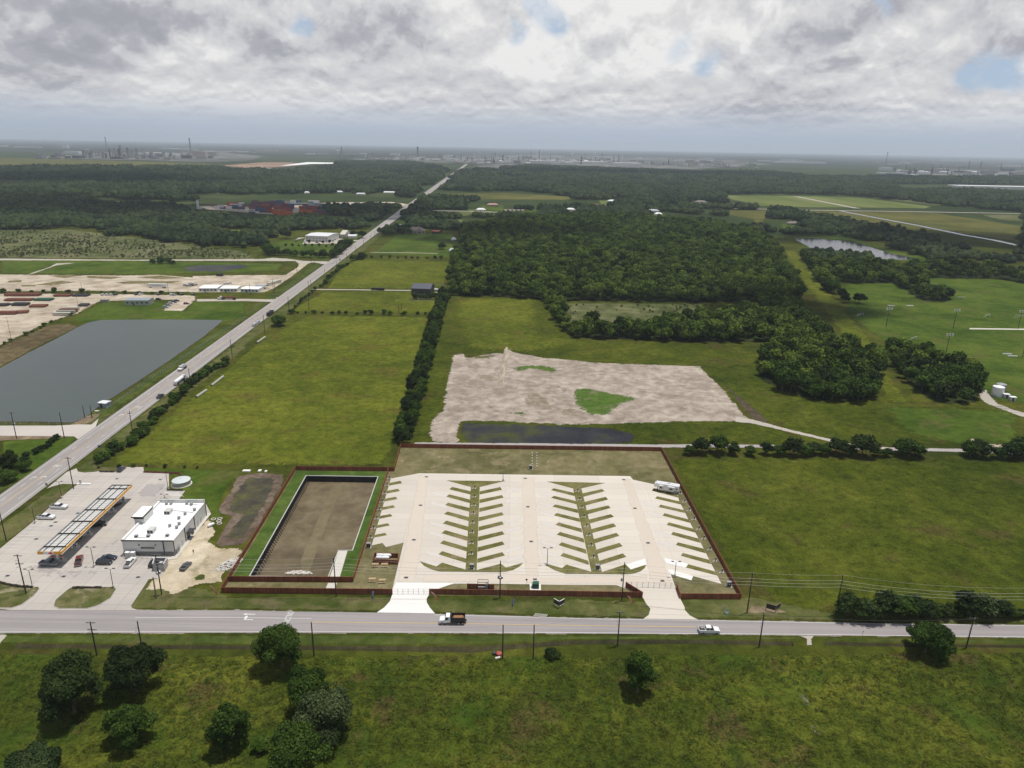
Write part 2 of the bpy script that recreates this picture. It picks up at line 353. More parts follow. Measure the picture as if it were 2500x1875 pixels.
m_lake2 = water_mat('dark pond water', (.040, .042, .060), .08, .8, .03)

# ------------------------------------------------------------------ sheets laid on the ground
def smooth_poly(pts, n=3):
    out = []; N = len(pts)
    for i in range(N):
        p0, p1, p2, p3 = pts[i - 1], pts[i], pts[(i + 1) % N], pts[(i + 2) % N]
        for k in range(n):
            t = k / n; out.append(.5 * ((2 * p1) + (p2 - p0) * t + (2 * p0 - 5 * p1 + 4 * p2 - p3) * t * t + (3 * p1 - p0 - 3 * p2 + p3) * t ** 3))
    return out
USED = []
def sheet(name, pts, mat, z, rag=0, fade=0, holes=(), sm=0, kind='structure', label=None, step=None):
    pts = [Vector((p[0], p[1], 0)) for p in pts]
    bb = (min(p.x for p in pts) - 2, min(p.y for p in pts) - 2, max(p.x for p in pts) + 2, max(p.y for p in pts) + 2); gap_ = .0022 + max(0, bb[1]) * 1e-5
    while any(abs(u[0] - z) < gap_ * .9 and u[1] < bb[2] and u[3] > bb[0] and u[2] < bb[3] and u[4] > bb[1] for u in USED): z += gap_ * .5   # never two sheets in one plane
    USED.append((z, bb[0], bb[1], bb[2], bb[3]))
    if sm: pts = smooth_poly(pts, sm)
    if rag or fade:
        step = step or max(2.0, (rag or fade) * 1.2); out = []
        for i, p in enumerate(pts):
            q = pts[(i + 1) % len(pts)]; L = (q - p).length; k = max(1, min(60, int(L / step)))
            for j in range(k):
                c = p.lerp(q, j / k); out.append(c + Vector((noise.noise(c * (.5 / max(rag, .5))) , noise.noise(c * (.5 / max(rag, .5)) + Vector((31, 7, 0))), 0)) * rag if rag else c)
        pts = out
    area = sum(pts[i].x * pts[(i + 1) % len(pts)].y - pts[(i + 1) % len(pts)].x * pts[i].y for i in range(len(pts)))
    if area < 0: pts = pts[::-1]
    mb = MB(); fv = []
    if fade:
        P2 = np.array([(p.x, p.y) for p in pts]); Q2 = np.roll(P2, -1, 0); x0, y0 = P2.min(0); x1, y1 = P2.max(0)
        st = max(fade * .7, math.sqrt((x1 - x0) * (y1 - y0) / 3500)); xx, yy2 = np.meshgrid(np.arange(x0 + st / 2, x1, st), np.arange(y0 + st / 2, y1, st)); C = np.stack([xx.ravel(), yy2.ravel()], 1)
        E = Q2 - P2; LL = (E ** 2).sum(1) + 1e-9
        def dist(C): 
            out = []
            for k in range(0, len(C), 400):
                c = C[k:k + 400, None, :]; t = np.clip(((c - P2) * E).sum(2) / LL, 0, 1); out.append(np.sqrt((((P2 + t[..., None] * E) - c) ** 2).sum(2).min(1)))
            return np.concatenate(out) if out else np.zeros(0)
        def inside(C):
            out = np.zeros(len(C), bool)
            for (ax, ay), (bx, by) in zip(P2, Q2):
                if ay == by: continue
                out ^= ((ay > C[:, 1]) != (by > C[:, 1])) & (C[:, 0] < (bx - ax) * (C[:, 1] - ay) / (by - ay) + ax)
            return out
        C = C[inside(C)]; C = C[dist(C) > st * .3] if len(C) else C
        from mathutils.geometry import delaunay_2d_cdt
        n = len(pts); r_ = delaunay_2d_cdt([Vector(p) for p in P2.tolist()] + [Vector(c) for c in C.tolist()], [(i, (i + 1) % n) for i in range(n)], [], 1, 1e-5)
        vv = np.array([(v.x, v.y) for v in r_[0]]); mb.add([(v[0], v[1], z) for v in vv], [f for f in r_[2]])
        fv = np.minimum(1.0, dist(vv) / fade).tolist()
    else:
        holes = [[Vector((h[0], h[1], 0)) for h in hh] for hh in holes]
        tri = tessellate_polygon([pts] + holes); allp = pts + [h for hh in holes for h in hh]
        mb.add([(p[0], p[1], z) for p in allp], tri); fv = [1.0] * len(allp)
    o = mb.build(name, mat)
    at = o.data.attributes.new('fade', 'FLOAT', 'POINT'); at.data.foreach_set('value', fv)
    # all faces up
    bm = bmesh.new(); bm.from_mesh(o.data)
    for f in bm.faces:
        if f.normal.z < 0: f.normal_flip()
    bm.to_mesh(o.data); bm.free()
    return tag(o, label=label, kind=kind)
def ribbon(name, line, width, mat, z, fade=0, rag=0, ends=0):
    line = [Vector((p[0], p[1], 0)) for p in line]; L, Rr = [], []
    ws = width if hasattr(width, '__len__') else [width] * len(line)
    for i, p in enumerate(line):
        t = (line[min(i + 1, len(line) - 1)] - line[max(i - 1, 0)]).normalized(); nrm = Vector((-t.y, t.x, 0)) * ws[i] / 2
        L.append(p + nrm); Rr.append(p - nrm)
    return sheet(name, L + Rr[::-1], mat, z, rag=rag, fade=fade)

# the one ground sheet, out to the horizon, with real holes for the basin and the roadside ditch
basin = W(ZB((912, 412), (1560, 422), (1330, 1086), (1205, 1088), (1112, 1328), (402, 1320)))
def ditch_line():
    top = W([(38, 1571), (300, 1574), (700, 1576), (1150, 1578), (1400, 1563), (1700, 1562), (1935, 1566)]); bot = W([(1938, 1577), (1700, 1572), (1400, 1574), (1150, 1593), (700, 1586), (300, 1584), (42, 1583)])
    return top, bot
dt, db = ditch_line()
ditch1 = dt + db
dt2 = W([(2015, 1566), (2200, 1571), (2500, 1575)]) + [g(2500, 1575) + Vector((60, 1, 0))]; db2 = [g(2500, 1582) + Vector((60, 1, 0))] + W([(2500, 1582), (2200, 1579), (2012, 1575)])
ditch2 = dt2 + db2
xs = [-40000, -20000, -10000, -5000, -2500, -1200, -320, 320, 1200, 2500, 5000, 10000, 20000, 40000]
ys = [-3000, -1000, 60, 420, 1000, 2000, 3500, 6000, 10000, 16000, 26000, 42000]
mb = MB()
def ccw(pp): 
    return pp
for i in range(len(xs) - 1):
    for j in range(len(ys) - 1):
        if xs[i] == -320 and ys[j] == 60:
            outer = [Vector((-320, 60, 0)), Vector((320, 60, 0)), Vector((320, 420, 0)), Vector((-320, 420, 0))]
            allp = outer + basin + ditch1 + ditch2
            tri = tessellate_polygon([outer, basin, ditch1, ditch2]); b0 = len(mb.v); mb.add([(p.x, p.y, 0) for p in allp], tri)
        else:
            far = 1 if ys[j + 1] > 3500 or abs(xs[i] + xs[i + 1]) > 7000 else 0
            mb.add([(xs[i], ys[j], 0), (xs[i + 1], ys[j], 0), (xs[i + 1], ys[j + 1], 0), (xs[i], ys[j + 1], 0)], [(0, 1, 2, 3)], far)
gr = mb.build('ground', [m_ground, m_farland]); tag(gr, kind='structure')
bm = bmesh.new(); bm.from_mesh(gr.data)
for f in bm.faces:
    if f.normal.z < 0: f.normal_flip()
bm.to_mesh(gr.data); bm.free()
# ditches: a shallow V below the ground
def ditch(top, bot, name='ditch'):
    k = len(top); mb = MB(); bot = bot[::-1]
    mid = [a.lerp(b, .62) + Vector((0, 0, -.9)) for a, b in zip(top, bot)]
    vs = list(top) + mid + list(bot)
    fs = [(i, i + 1, k + i + 1, k + i) for i in range(k - 1)] + [(k + i, k + i + 1, 2 * k + i + 1, 2 * k + i) for i in range(k - 1)]
    vs += [top[0], mid[0], bot[0], top[-1], mid[-1], bot[-1]]; n = 3 * k; fs += [(n, n + 1, n + 2), (n + 3, n + 4, n + 5)]
    o = mb.add(vs, fs).build(name, m_ditch); return tag(o, kind='structure')
m_ditch = ground_mat('ditch bank', ((.035, .036, .018), (.055, .050, .026), (.075, .070, .030)), s_mid=.2, bump=.15, fine_amt=.4)
ditch(dt, db); ditch(dt2, db2)
# ------------------------------------------------------------------ fields and land parcels
fieldc = W([(745, 770), (1050, 772), (1040, 840), (975, 1085), (940, 1140), (730, 1140), (250, 1135), (330, 1075), (560, 890), (620, 840)])
sheet('field', fieldc, m_field, .02, rag=1.0, fade=5)
sheet('field', W([(700, 762), (1055, 765), (1078, 712), (790, 712)]), m_field, .03, rag=1, fade=3)
sheet('field', W([(795, 705), (1085, 705), (1100, 640), (875, 632), (830, 655)]), m_field, .03, rag=1, fade=3)
sheet('meadow', W([(905, 620), (1105, 628), (1110, 570), (975, 568)]), m_green, .03, rag=1, fade=4)
sheet('field', W([(1000, 1080), (1060, 720), (1330, 722), (1385, 820), (1690, 838), (1900, 880), (2150, 985), (2500, 1000), (2500, 1090), (2000, 1088), (1000, 1090)]), m_fieldR, .02, rag=1, fade=4)
sheet('field', W([(1100, 725), (1330, 722), (1345, 810), (1500, 835), (1300, 870), (1110, 860), (1075, 760)]), m_field, .04, rag=5, fade=22)
sheet('meadow', W([(1370, 740), (1720, 742), (1700, 800), (1395, 800)]), m_scrub, .03, rag=1, fade=3)
sheet('pasture', W([(1640, 1118), (2500, 1125), (2640, 1470), (2640, 1510), (1830, 1500), (1815, 1460)]), m_fieldR, .02, rag=.5, fade=2)
sheet('pasture', W([(-120, 1592), (1150, 1598), (2620, 1588), (2900, 2050), (-500, 2050)]), m_front, .02, rag=.6, fade=1.5)
sheet('sports_field', W([(2055, 695), (2160, 690), (2250, 672), (2500, 685), (2640, 760), (2640, 1010), (2410, 975), (2150, 830), (2070, 775)]), m_green, .03, rag=1, fade=5)
sheet('sports_field', W([(2230, 672), (2500, 684), (2540, 740), (2340, 735)]), m_green, .05, rag=1, fade=3)
sheet('meadow', W([(1912, 612), (1945, 612), (2050, 740), (2140, 840), (2160, 900), (2230, 985), (2160, 990), (2140, 930), (2040, 800), (1960, 690)]), m_field, .03, rag=1, fade=3)
sheet('meadow', W([(2140, 985), (2240, 990), (2500, 1000), (2500, 1088), (2330, 1088), (2200, 1060)]), m_green, .035, rag=2, fade=9)
# lawns left of the highway
ROADX = lambda y: -180.5 - .0325 * y
sheet('verge', [(ROADX(y) - 7.5 - 11, y) for y in (150, 300, 600, 1000, 1800)] + [(ROADX(y) - 6, y) for y in (1800, 1000, 600, 300, 150)], m_vergeg, .03, rag=.8, fade=2.5)
sheet('verge', [(ROADX(y) + 7.5 + 12, y) for y in (262, 400, 600, 1000, 1800)] + [(ROADX(y) + 6, y) for y in (1800, 1000, 600, 400, 262)], m_verge, .035, rag=.8, fade=3)
sheet('lawn', W(ZM((560, 600), (820, 460), (1300, 450), (1500, 530), (1560, 450), (1991, 455), (1991, 560), (1790, 640), (1700, 615), (700, 625))), m_green, .03, rag=.8, fade=3)
sheet('lawn', W(ZM((0, 1575), (500, 1560), (630, 1548), (600, 1610), (400, 1760), (0, 2010))), m_green, .04, rag=.6, fade=2)
sheet('lawn', W(ZM((0, 112), (1240, 120), (1991, 138), (2300, 145), (2260, 200), (1991, 215), (1000, 232), (0, 225))), m_green, .03, rag=1, fade=4)
sheet('lawn', W([(620, 612), (690, 585), (870, 592), (800, 635), (700, 625)]), m_green, .06, rag=1, fade=6)
sheet('scrubland', W([(-300, 562), (180, 560), (420, 590), (600, 612), (640, 634), (-300, 630)]), m_scrub, .05, rag=4, fade=10)
# gravel yards, left
sheet('gravel_yard', W(ZM((-300, 226), (250, 232), (600, 234), (1040, 238), (1280, 232), (1700, 265), (1640, 330), (1600, 378), (1200, 378), (700, 368), (0, 375), (-400, 375))), m_caliche, .06, rag=1.5, fade=5)
sheet('gravel_yard', W(ZN((-120, 640), (340, 632), (720, 630), (830, 560), (838, 530), (900, 505), (960, 515), (800, 640), (620, 760), (540, 790), (-160, 790))), m_caliche, .07, rag=.6, fade=2.5)
sheet('gravel_yard', W(ZM((-400, 390), (300, 386), (900, 388), (1590, 402), (1600, 430), (1560, 470), (1490, 532), (1300, 528), (1400, 440), (1240, 440), (1000, 445), (880, 450), (820, 450), (640, 550), (420, 615), (200, 720), (0, 815), (-400, 960))), m_caliche, .06, rag=.6, fade=3)
sheet('gravel_road', W([(-300, 629), (0, 631), (330, 634), (640, 632), (665, 629), (700, 631), (745, 637), (800, 638), (812, 641), (790, 646), (765, 641), (750, 645), (728, 645), (720, 638), (0, 636), (-300, 634)]), m_gravel, .09, rag=.3, fade=1.5)
sheet('gravel_road', W(ZM((215, 232), (390, 175), (450, 142), (640, 136), (460, 160), (280, 226))), m_gravel, .08, rag=.5, fade=2)
sheet('side_road', W(ZM((1590, 432), (1991, 430), (2190, 434), (2250, 432), (2235, 470), (2190, 456), (1991, 450), (1590, 452))), m_gravel, .09, rag=.2, fade=1.0)
for pl in (((280, 318), (480, 285), (620, 295), (420, 322)), ((700, 245), (1000, 255), (900, 270), (720, 262)), ((940, 298), (1100, 285), (1480, 288), (1380, 305), (1000, 308)), ((1100, 255), (1300, 242), (1500, 262), (1300, 272)), ((60, 285), (180, 278), (170, 295), (70, 298)), ((170, 320), (300, 315), (280, 330), (180, 332)), ((400, 245), (560, 232), (680, 240), (520, 262))):
    sheet('bare_patch', W(ZM(*pl)), m_lot, .10, rag=1.5, fade=5)
sheet('bank', W(ZM((-120, 1010), (0, 985), (250, 850), (470, 740), (640, 655), (560, 630), (400, 640), (0, 820), (-120, 870))), ground_mat('brown bank grass', ((.075, .058, .030), (.11, .085, .045), (.15, .12, .065)), s_mid=.15, bump=.2, fth=True), .08, rag=.8, fade=1.5)
# settling marsh patch
sheet('marsh', W(ZM((1450, 175), (1600, 155), (1991, 150), (2040, 170), (1800, 215), (1500, 212))), m_wet, .08, rag=2, fade=7)
# lakes
LAKE = W(ZM((640, 655), (720, 622), (820, 602), (1300, 598), (1790, 602), (1802, 612), (1640, 742), (1380, 925), (1100, 1112), (880, 1250), (790, 1310), (700, 1382), (600, 1432), (300, 1424), (0, 1425), (-500, 1425), (-500, 1210), (0, 992), (250, 858), (470, 748)))
sheet('lake_shore', [p + (p - Vector((-280, 430, 0))).normalized() * 1.6 for p in LAKE], m_mud, .085, rag=.5, fade=1.0)
sheet('lake', LAKE, m_lake, .12, rag=.45, step=3)
LAKE2 = W(ZQ((660, 785), (760, 775), (900, 790), (1050, 800), (1180, 840), (1300, 880), (1480, 915), (1400, 925), (1150, 915), (900, 890), (770, 868), (765, 840), (700, 805)))
sheet('lake_shore', W(ZQ((640, 772), (900, 765), (1100, 790), (1250, 835), (1400, 875), (1600, 900), (1560, 935), (1150, 935), (800, 900), (740, 870), (720, 830))), m_green, .09, rag=2, fade=4)
sheet('lake', LAKE2, m_lake2, .14, rag=1.5)
# bare graded site in the middle
dirt = W(ZF((335, 885), (440, 868), (480, 905), (560, 885), (700, 865), (745, 870), (800, 798), (830, 850), (900, 870), (1100, 905), (1350, 925), (1500, 945)) + ZG((200, 945), (560, 957), (1040, 975), (1100, 1050), (1200, 1130), (1300, 1250), (1400, 1370), (1450, 1415), (1300, 1428), (800, 1432), (400, 1448), (0, 1458)) + ZF((1100, 1450), (700, 1425), (430, 1425), (402, 1560), (460, 1603), (170, 1603), (135, 1520), (180, 1390), (245, 1345), (275, 1200), (290, 1100), (325, 960)))
sheet('dirt_lot', dirt, m_dirt, .06, rag=1.2, fade=2.5, step=3)
sheet('grass_patch', W(ZF((1290, 1170), (1350, 1140), (1500, 1150)) + ZG((160, 1150), (300, 1180), (520, 1225), (560, 1245), (400, 1300), (320, 1385), (110, 1388)) + ZF((1440, 1390), (1340, 1320), (1300, 1270))), m_green_f := ground_mat('patch green', ((.045, .085, .014), (.065, .115, .020), (.09, .13, .03), (.16, .15, .09)), s_mid=.12, bump=.1, fine_amt=.3, fth=2), .08, rag=1.0, fade=5)
for pl in (((560, 1045), (700, 1040), (690, 1100), (560, 1095)), ((920, 1250), (960, 1190), (1040, 1180), (1120, 1250), (1180, 1330), (1080, 1335), (1040, 1300), (930, 1290)), ((1080, 1150), (1200, 1115), (1240, 1150), (1100, 1180)), ((1210, 1330), (1300, 1310), (1440, 1350), (1420, 1385), (1230, 1385)), ((300, 1120), (710, 1120), (720, 1142), (300, 1142)), ((410, 1215), (450, 1215), (450, 1240), (400, 1240)), ((620, 1290), (680, 1285), (680, 1320), (630, 1325))):
    sheet('bare_patch', W(ZF(*pl)), ground_mat('damp soil', ((.20, .165, .125), (.25, .205, .16), (.30, .25, .20)), s_mid=.15, fth=True) if 'damp soil' not in MATS else MATS['damp soil'], .09, rag=.8, fade=2.5)
for pl in (((420, 905), (520, 882), (740, 880), (720, 910), (540, 925)), ((555, 955), (730, 945), (720, 985), (580, 975)), ((810, 970), (1000, 950), (1260, 985), (1200, 1050), (1000, 1010), (880, 1030), (810, 1055)), ((740, 1360), (860, 1330), (980, 1340), (1010, 1400), (850, 1385))):
    sheet('grass_patch', W(ZF(*pl)), m_verge if pl[0][0] == 420 else m_green_f, .10, rag=1.5, fade=6)
sheet('dirt_track', W(ZF((760, 840), (800, 800), (815, 900), (790, 990), (770, 1140), (710, 1140), (715, 1040), (745, 930))), ground_mat('rutted track', ((.24, .20, .155), (.32, .27, .215), (.40, .345, .28)), s_big=.2, s_mid=.5, fth=True, stretch=(2.5, .3, 1)), .11, rag=.4, fade=1.2)
sheet('marsh', W(ZF((405, 1530), (418, 1434), (800, 1440), (1300, 1462)) + ZG((300, 1475), (520, 1530), (480, 1600), (0, 1612)) + ZF((600, 1604), (450, 1596))), m_wet, .10, rag=.8, fade=2.0)
sheet('grass_patch', W(ZG((100, 1470), (400, 1440), (800, 1432), (1350, 1440), (1680, 1520), (1750, 1600), (1250, 1612), (350, 1614), (520, 1540), (250, 1490))), m_fieldR, .12, rag=1, fade=5)
sheet('mud_edge', W(ZG((1060, 985), (1200, 1090), (1380, 1240), (1600, 1420), (1560, 1445), (1440, 1400), (1280, 1210))), m_mud, .075, rag=1, fade=2.2)
ribbon('access_road', W([(1010, 1084), (1250, 1086), (1614, 1089.5), (1720, 1089), (1860, 1090), (2010, 1092), (2255, 1098), (2345, 1100), (2500, 1108), (2620, 1112)]), 4.2, m_concd, .13, fade=.7)
ribbon('dirt_track', W(ZG((1300, 1405), (1450, 1425), (1700, 1488), (1991, 1558)) + [(2060, 1083), (2120, 1096), (2180, 1097)]), [9, 7, 4.5, 4.5, 4.5, 4.5, 5], m_gravel, .14, fade=1.3, rag=.4)
ribbon('dirt_track', W([(2390, 950), (2420, 985), (2460, 1000), (2520, 1020)]), 8, m_gravel, .10, fade=2, rag=.6)
sheet('sand_patch', W(ZE((1640, 90), (1740, 60), (1900, 120), (2212, 100), (2212, 190), (1920, 190), (1780, 110), (1700, 110))), m_caliche, .12, rag=1.5, fade=4)
# far fields beyond the woods
sheet('hay_field', W(ZQ((170, 490), (640, 493), (1100, 505), (1600, 565), (1560, 580), (1250, 575), (760, 572), (420, 560), (240, 520))), m_airfield, .5, rag=6, fade=10)
sheet('dirt_track', W(ZQ((640, 495), (700, 500), (1120, 582), (1060, 578))), m_gravel, .7, rag=1, fade=3)
sheet('field', W(ZQ((140, 590), (560, 592), (980, 598), (1600, 605), (1900, 650), (2212, 700), (2212, 880), (1900, 890), (1560, 850), (1250, 740), (900, 690), (800, 640), (500, 600), (480, 660), (330, 715), (380, 650), (180, 620))), m_brownfield, .3, rag=5, fade=10)
sheet('field', W(ZQ((1150, 725), (1700, 728), (2212, 800), (2212, 880), (1900, 888), (1560, 855), (1300, 800))), m_fieldR, .45, rag=5, fade=20)
ribbon('stream', W(ZQ((960, 594), (1200, 640), (1500, 695), (1800, 758), (2000, 792), (2212, 838))), 11, m_lake2, .6, rag=3)
ribbon('gravel_road', W(ZQ((-60, 578), (380, 582), (700, 590), (1000, 595), (1500, 602), (2212, 615), (2400, 620))), 16, m_gravel, .75, fade=3)
sheet('field', W(ZQ((1900, 620), (2212, 620), (2212, 670), (2020, 655))), m_scrub, .6, rag=5, fade=12)
sheet('scrubland', W(ZQ((1150, 505), (1250, 490), (1700, 495), (2100, 545), (2150, 565), (1600, 560))), m_scrub, .55, rag=8, fade=20)
sheet('field', W([(1060, 473), (1230, 470), (1430, 483), (1380, 489), (1230, 488), (1060, 481)]), m_brownfield, .5, rag=6, fade=14)
sheet('field', W([(1062, 516), (1160, 519), (1145, 529), (1062, 527)]), m_airfield, .3, rag=2, fade=6)
sheet('field', W([(1050, 534), (1135, 536), (1130, 545), (1060, 543)]), m_airfield, .3, rag=2, fade=6)
sheet('field', W([(235, 489), (300, 492), (480, 495), (470, 502), (330, 503), (240, 500)]), m_airfield, .4, rag=5, fade=10)
sheet('field', W([(500, 562), (625, 562), (600, 573), (560, 578)]), m_airfield, .2, rag=2, fade=6)
sheet('field', W([(0, 386), (180, 390), (380, 396), (540, 400), (480, 409), (250, 407), (-300, 400), (-300, 386)]), m_brownfield, 1.5, rag=20, fade=60)
sheet('field', W([(520, 405), (640, 396), (720, 397), (760, 403), (700, 409), (600, 412)]), ground_mat('red earth', ((.20, .13, .09), (.27, .18, .13), (.33, .24, .18)), s_big=.003, s_mid=.01, bump=0, fth=True), 1.6, rag=20, fade=60)
sheet('gravel_yard', W([(590, 414), (650, 410), (700, 413), (680, 418), (600, 418)]), m_caliche, 1.9, rag=10, fade=30)
sheet('gravel_yard', W(ZK((480, 770), (700, 740), (1180, 715), (1700, 712), (1850, 735), (1780, 765), (1700, 750), (1080, 745), (1100, 800), (600, 830), (0, 780), (-80, 750), (200, 740))), m_caliche, .4, rag=3, fade=8)
sheet('parking_lot', W(ZN((870, 355), (900, 300), (800, 320), (840, 295), (1150, 290), (1300, 318), (1390, 318), (1370, 330), (1280, 325), (1220, 350))), m_gravel, .15, rag=.5, fade=2)
ribbon('access_road', W(ZN((950, 762), (1330, 765), (1860, 772))), 4.5, m_gravel, .10, fade=.8)
ribbon('access_road', W(ZN((1490, 428), (1800, 430), (2100, 440))), 4, m_gravel, .10, fade=.8)
ribbon('access_road', W(ZN((1640, 240), (1740, 242), (1830, 262))), 4, m_gravel, .10, fade=.8)
ribbon('access_road', W(ZP((0, 675), (180, 677), (520, 685), (980, 700))), 14, m_gravel, .35, fade=3)
# ------------------------------------------------------------------ roads
top = [(-500, 1485), (0, 1490.5), (600, 1490), (700, 1493), (920, 1496), (1062, 1499.5), (1200, 1502), (1400, 1509), (1570, 1511.5), (1703, 1513.6), (1900, 1517), (2145, 1522.5), (2500, 1526), (3100, 1533)]
bot = [(-500, 1546), (0, 1546), (720, 1545), (1200, 1546), (1421, 1547), (1900, 1550), (2500, 1557), (3100, 1562)]
sheet('road_shoulder', [p + Vector((0, .7, 0)) for p in W(top)] + [p - Vector((0, .6, 0)) for p in W(bot[::-1])], ground_mat('gravel shoulder', ((.16, .145, .115), (.22, .20, .165), (.28, .25, .2)), s_mid=.3, fth=True), .045, rag=.35, fade=.5)
sheet('road', W(top) + W(bot[::-1]), m_road, .065)
yy = (120, 160, 200, 262, 400, 700, 1000, 1500, 2200, 3200, 5200, 6600)
HW = 6.6
sheet('highway_shoulder', [(ROADX(y) - HW - 1.0, y) for y in yy[:9]] + [(ROADX(y) + HW + 1.0, y) for y in yy[:9][::-1]], MATS['gravel shoulder'], .05, rag=.3, fade=.6)
sheet('highway', [(ROADX(y) - HW - (0 if y < 1500 else 3), y) for y in yy] + [(ROADX(y) + HW + (0 if y < 1500 else 3), y) for y in yy[::-1]], m_road2, .09)
def stripe(a, b, wdt, mat, zz, dash=None):
    mb = MB(); a = Vector((a[0], a[1], 0)); b = Vector((b[0], b[1], 0)); d = (b - a); L = d.length; d.normalize(); n = Vector((-d.y, d.x, 0)) * wdt / 2
    t = 0
    while t < L:
        e = min(L, t + (dash[0] if dash else 120)); p, q = a + d * t, a + d * e
        mb.add([(p + n).to_tuple()[:2] + (zz,), (p - n).to_tuple()[:2] + (zz,), (q - n).to_tuple()[:2] + (zz,), (q + n).to_tuple()[:2] + (zz,)], [(0, 1, 2, 3)])
        t = e + (dash[1] if dash else 0)
    o = mb.build('road_marking', mat); return tag(o, kind='structure')
for off, mt, dsh in ((-HW + 1.1, m_paint, None), (HW - 1.7, m_paint, None), (-.4, m_ypaint, None), (.0, m_ypaint, (3, 6)), (-2.9, m_paint, (3, 9)), ):
    stripe((ROADX(130) + off, 130), (ROADX(1500) + off, 1500), .17, mt, .104, dsh)
stripe((ROADX(240) + 2.4, 240), (ROADX(420) + 2.4, 420), .14, m_paint, .104, (3, 9))
lw = W(top); lb = W(bot)
def roadline(f, wdt, mat, x0, x1, dash=None):
    pa, pb = W([(x0, 0 + 1491), ]), None
    def at(px):
        import bisect
        def yy_(L):
            for i in range(len(L) - 1):
                if L[i][0] <= px <= L[i + 1][0]:
                    t = (px - L[i][0]) / (L[i + 1][0] - L[i][0]); return L[i][1] * (1 - t) + L[i + 1][1] * t
        A, B = g(px, yy_(top)), g(px, yy_(bot)); return A.lerp(B, f)
    n = max(1, int(abs(x1 - x0) / 180))
    for i in range(n):
        stripe(at(x0 + (x1 - x0) * i / n), at(x0 + (x1 - x0) * (i + 1) / n), wdt, mat, .079, dash)
roadline(.955, .14, m_paint, -400, 3000); roadline(.045, .12, m_paint, 1060, 3000)
roadline(.33, .13, m_paint, 330, 760); roadline(.5, .22, m_ypaint, 760, 1700); 
def arrow(px, py, ang, kind='turn', s=1.0, zz=.079):
    p = g(px, py); mb = MB(); L = [(-1.6, -.12), (.6, -.12), (.6, -.42), (1.6, 0), (.6, .42), (.6, .12), (-1.6, .12)]
    if kind == 'turn': L = [(-1.6, -.12), (.3, -.12), (.3, -.9), (0, -.9), (.55, -1.7), (1.1, -.9), (.8, -.9), (.8, .12), (-1.6, .12)]
    cs, sn = math.cos(ang), math.sin(ang)
    pts = [Vector(((x * cs - y * sn) * s + p.x, (x * sn + y * cs) * s + p.y, 0)) for x, y in L]
    return sheet('road_marking', pts, m_paint, zz)
arrow(608, 1500, math.pi, 'straight', 1.1); arrow(603, 1513, math.pi, 'turn', 1.1)
def word(px, py, txt, ang, size, zz=.079):
    cu = bpy.data.curves.new('road_marking', 'FONT'); cu.body = txt; cu.size = size; cu.align_x = 'CENTER'; cu.align_y = 'CENTER'; cu.fill_mode = 'FRONT'
    o = bpy.data.objects.new('t', cu); COL.objects.link(o); dg = bpy.context.evaluated_depsgraph_get(); dg.update()
    me = bpy.data.meshes.new_from_object(o.evaluated_get(dg)); bpy.data.objects.remove(o)
    me.materials.clear(); me.materials.append(m_paint)
    o = bpy.data.objects.new('road_marking', me); COL.objects.link(o); o.location = g(px, py, zz); o.rotation_euler = (0, 0, ang); o.scale = (.62, 1.35, 1)
    return tag(o, kind='structure')
word(706, 1501.5, 'ONLY', -math.pi / 2, 1.9); word(699, 1517, 'ONLY', -math.pi / 2, 1.9)
for (x, y), a, k in zip(ZA((515, 322), (290, 430), (382, 425)), (math.pi / 2,) * 3, ('w', 'turn', 'turn')):
    if k == 'w': word(x, y, 'ONLY', 0, 2.0, .106)
    else: arrow(x, y, a, k, .95, .106)
for (x, y), k in zip(ZM((1120, 1305), (975, 1372), (1045, 1368)), ('w', 'turn', 'turn')):
    if k == 'w': word(x, y, 'ONLY', 0, 2.0, .106)
    else: arrow(x, y, math.pi / 2, k, .95, .106)
# front verge north of the road
sheet('verge', [g(-300, 1370), g(0, 1370)] + W([(530, 1440), (560, 1455), (1000, 1455), (1600, 1465), (1830, 1455), (2060, 1500), (2640, 1508)]) + [g(2640, 1526)] + [p + Vector((0, .3, 0)) for p in W(top[1:-1])[::-1]] + [g(-300, 1487)], m_verge, .035, rag=.25, fade=.8)
sheet('verge', [p - Vector((0, .7, 0)) for p in W([(-100, 1547), (720, 1546), (1200, 1547), (1900, 1551), (1945, 1551)])] + [g(1938, 1562), g(1400, 1562), g(1150, 1575), g(700, 1575), g(0, 1570), g(-100, 1568)], m_vergeg, .035, rag=.2, fade=.6)
sheet('verge', [p - Vector((0, .7, 0)) for p in W([(1990, 1552), (2500, 1558), (2640, 1560)])] + W([(2640, 1575), (2500, 1573), (2200, 1569), (2020, 1564)]), m_vergeg, .035, rag=.2, fade=.6)
sheet('driveway', W(ZS4((460, 396), (600, 402), (575, 430), (585, 478), (530, 482), (535, 430))), m_gravel, .07, rag=.2, fade=.4)
sheet('side_road', W(ZS((-500, 430), (0, 455), (80, 458), (20, 520), (0, 560), (-500, 900))), m_gravel, .06, rag=.2, fade=.5)
sheet('bare_patch', W(ZS4((100, 170), (240, 165), (430, 215), (380, 235), (60, 235))), m_mudlt := ground_mat('worn soil', ((.14, .105, .065), (.19, .145, .095), (.24, .19, .13)), s_mid=.2, fth=True), .05, rag=.5, fade=1.2)
sheet('bare_patch', W(ZS4((340, 805), (480, 815), (560, 900), (600, 1010), (700, 1190), (600, 1180), (540, 1060), (480, 900))), ground_mat('gravelly soil', ((.10, .10, .06), (.16, .145, .10), (.26, .23, .18)), s_mid=.5, fth=True), .05, rag=1.2, fade=2.4)
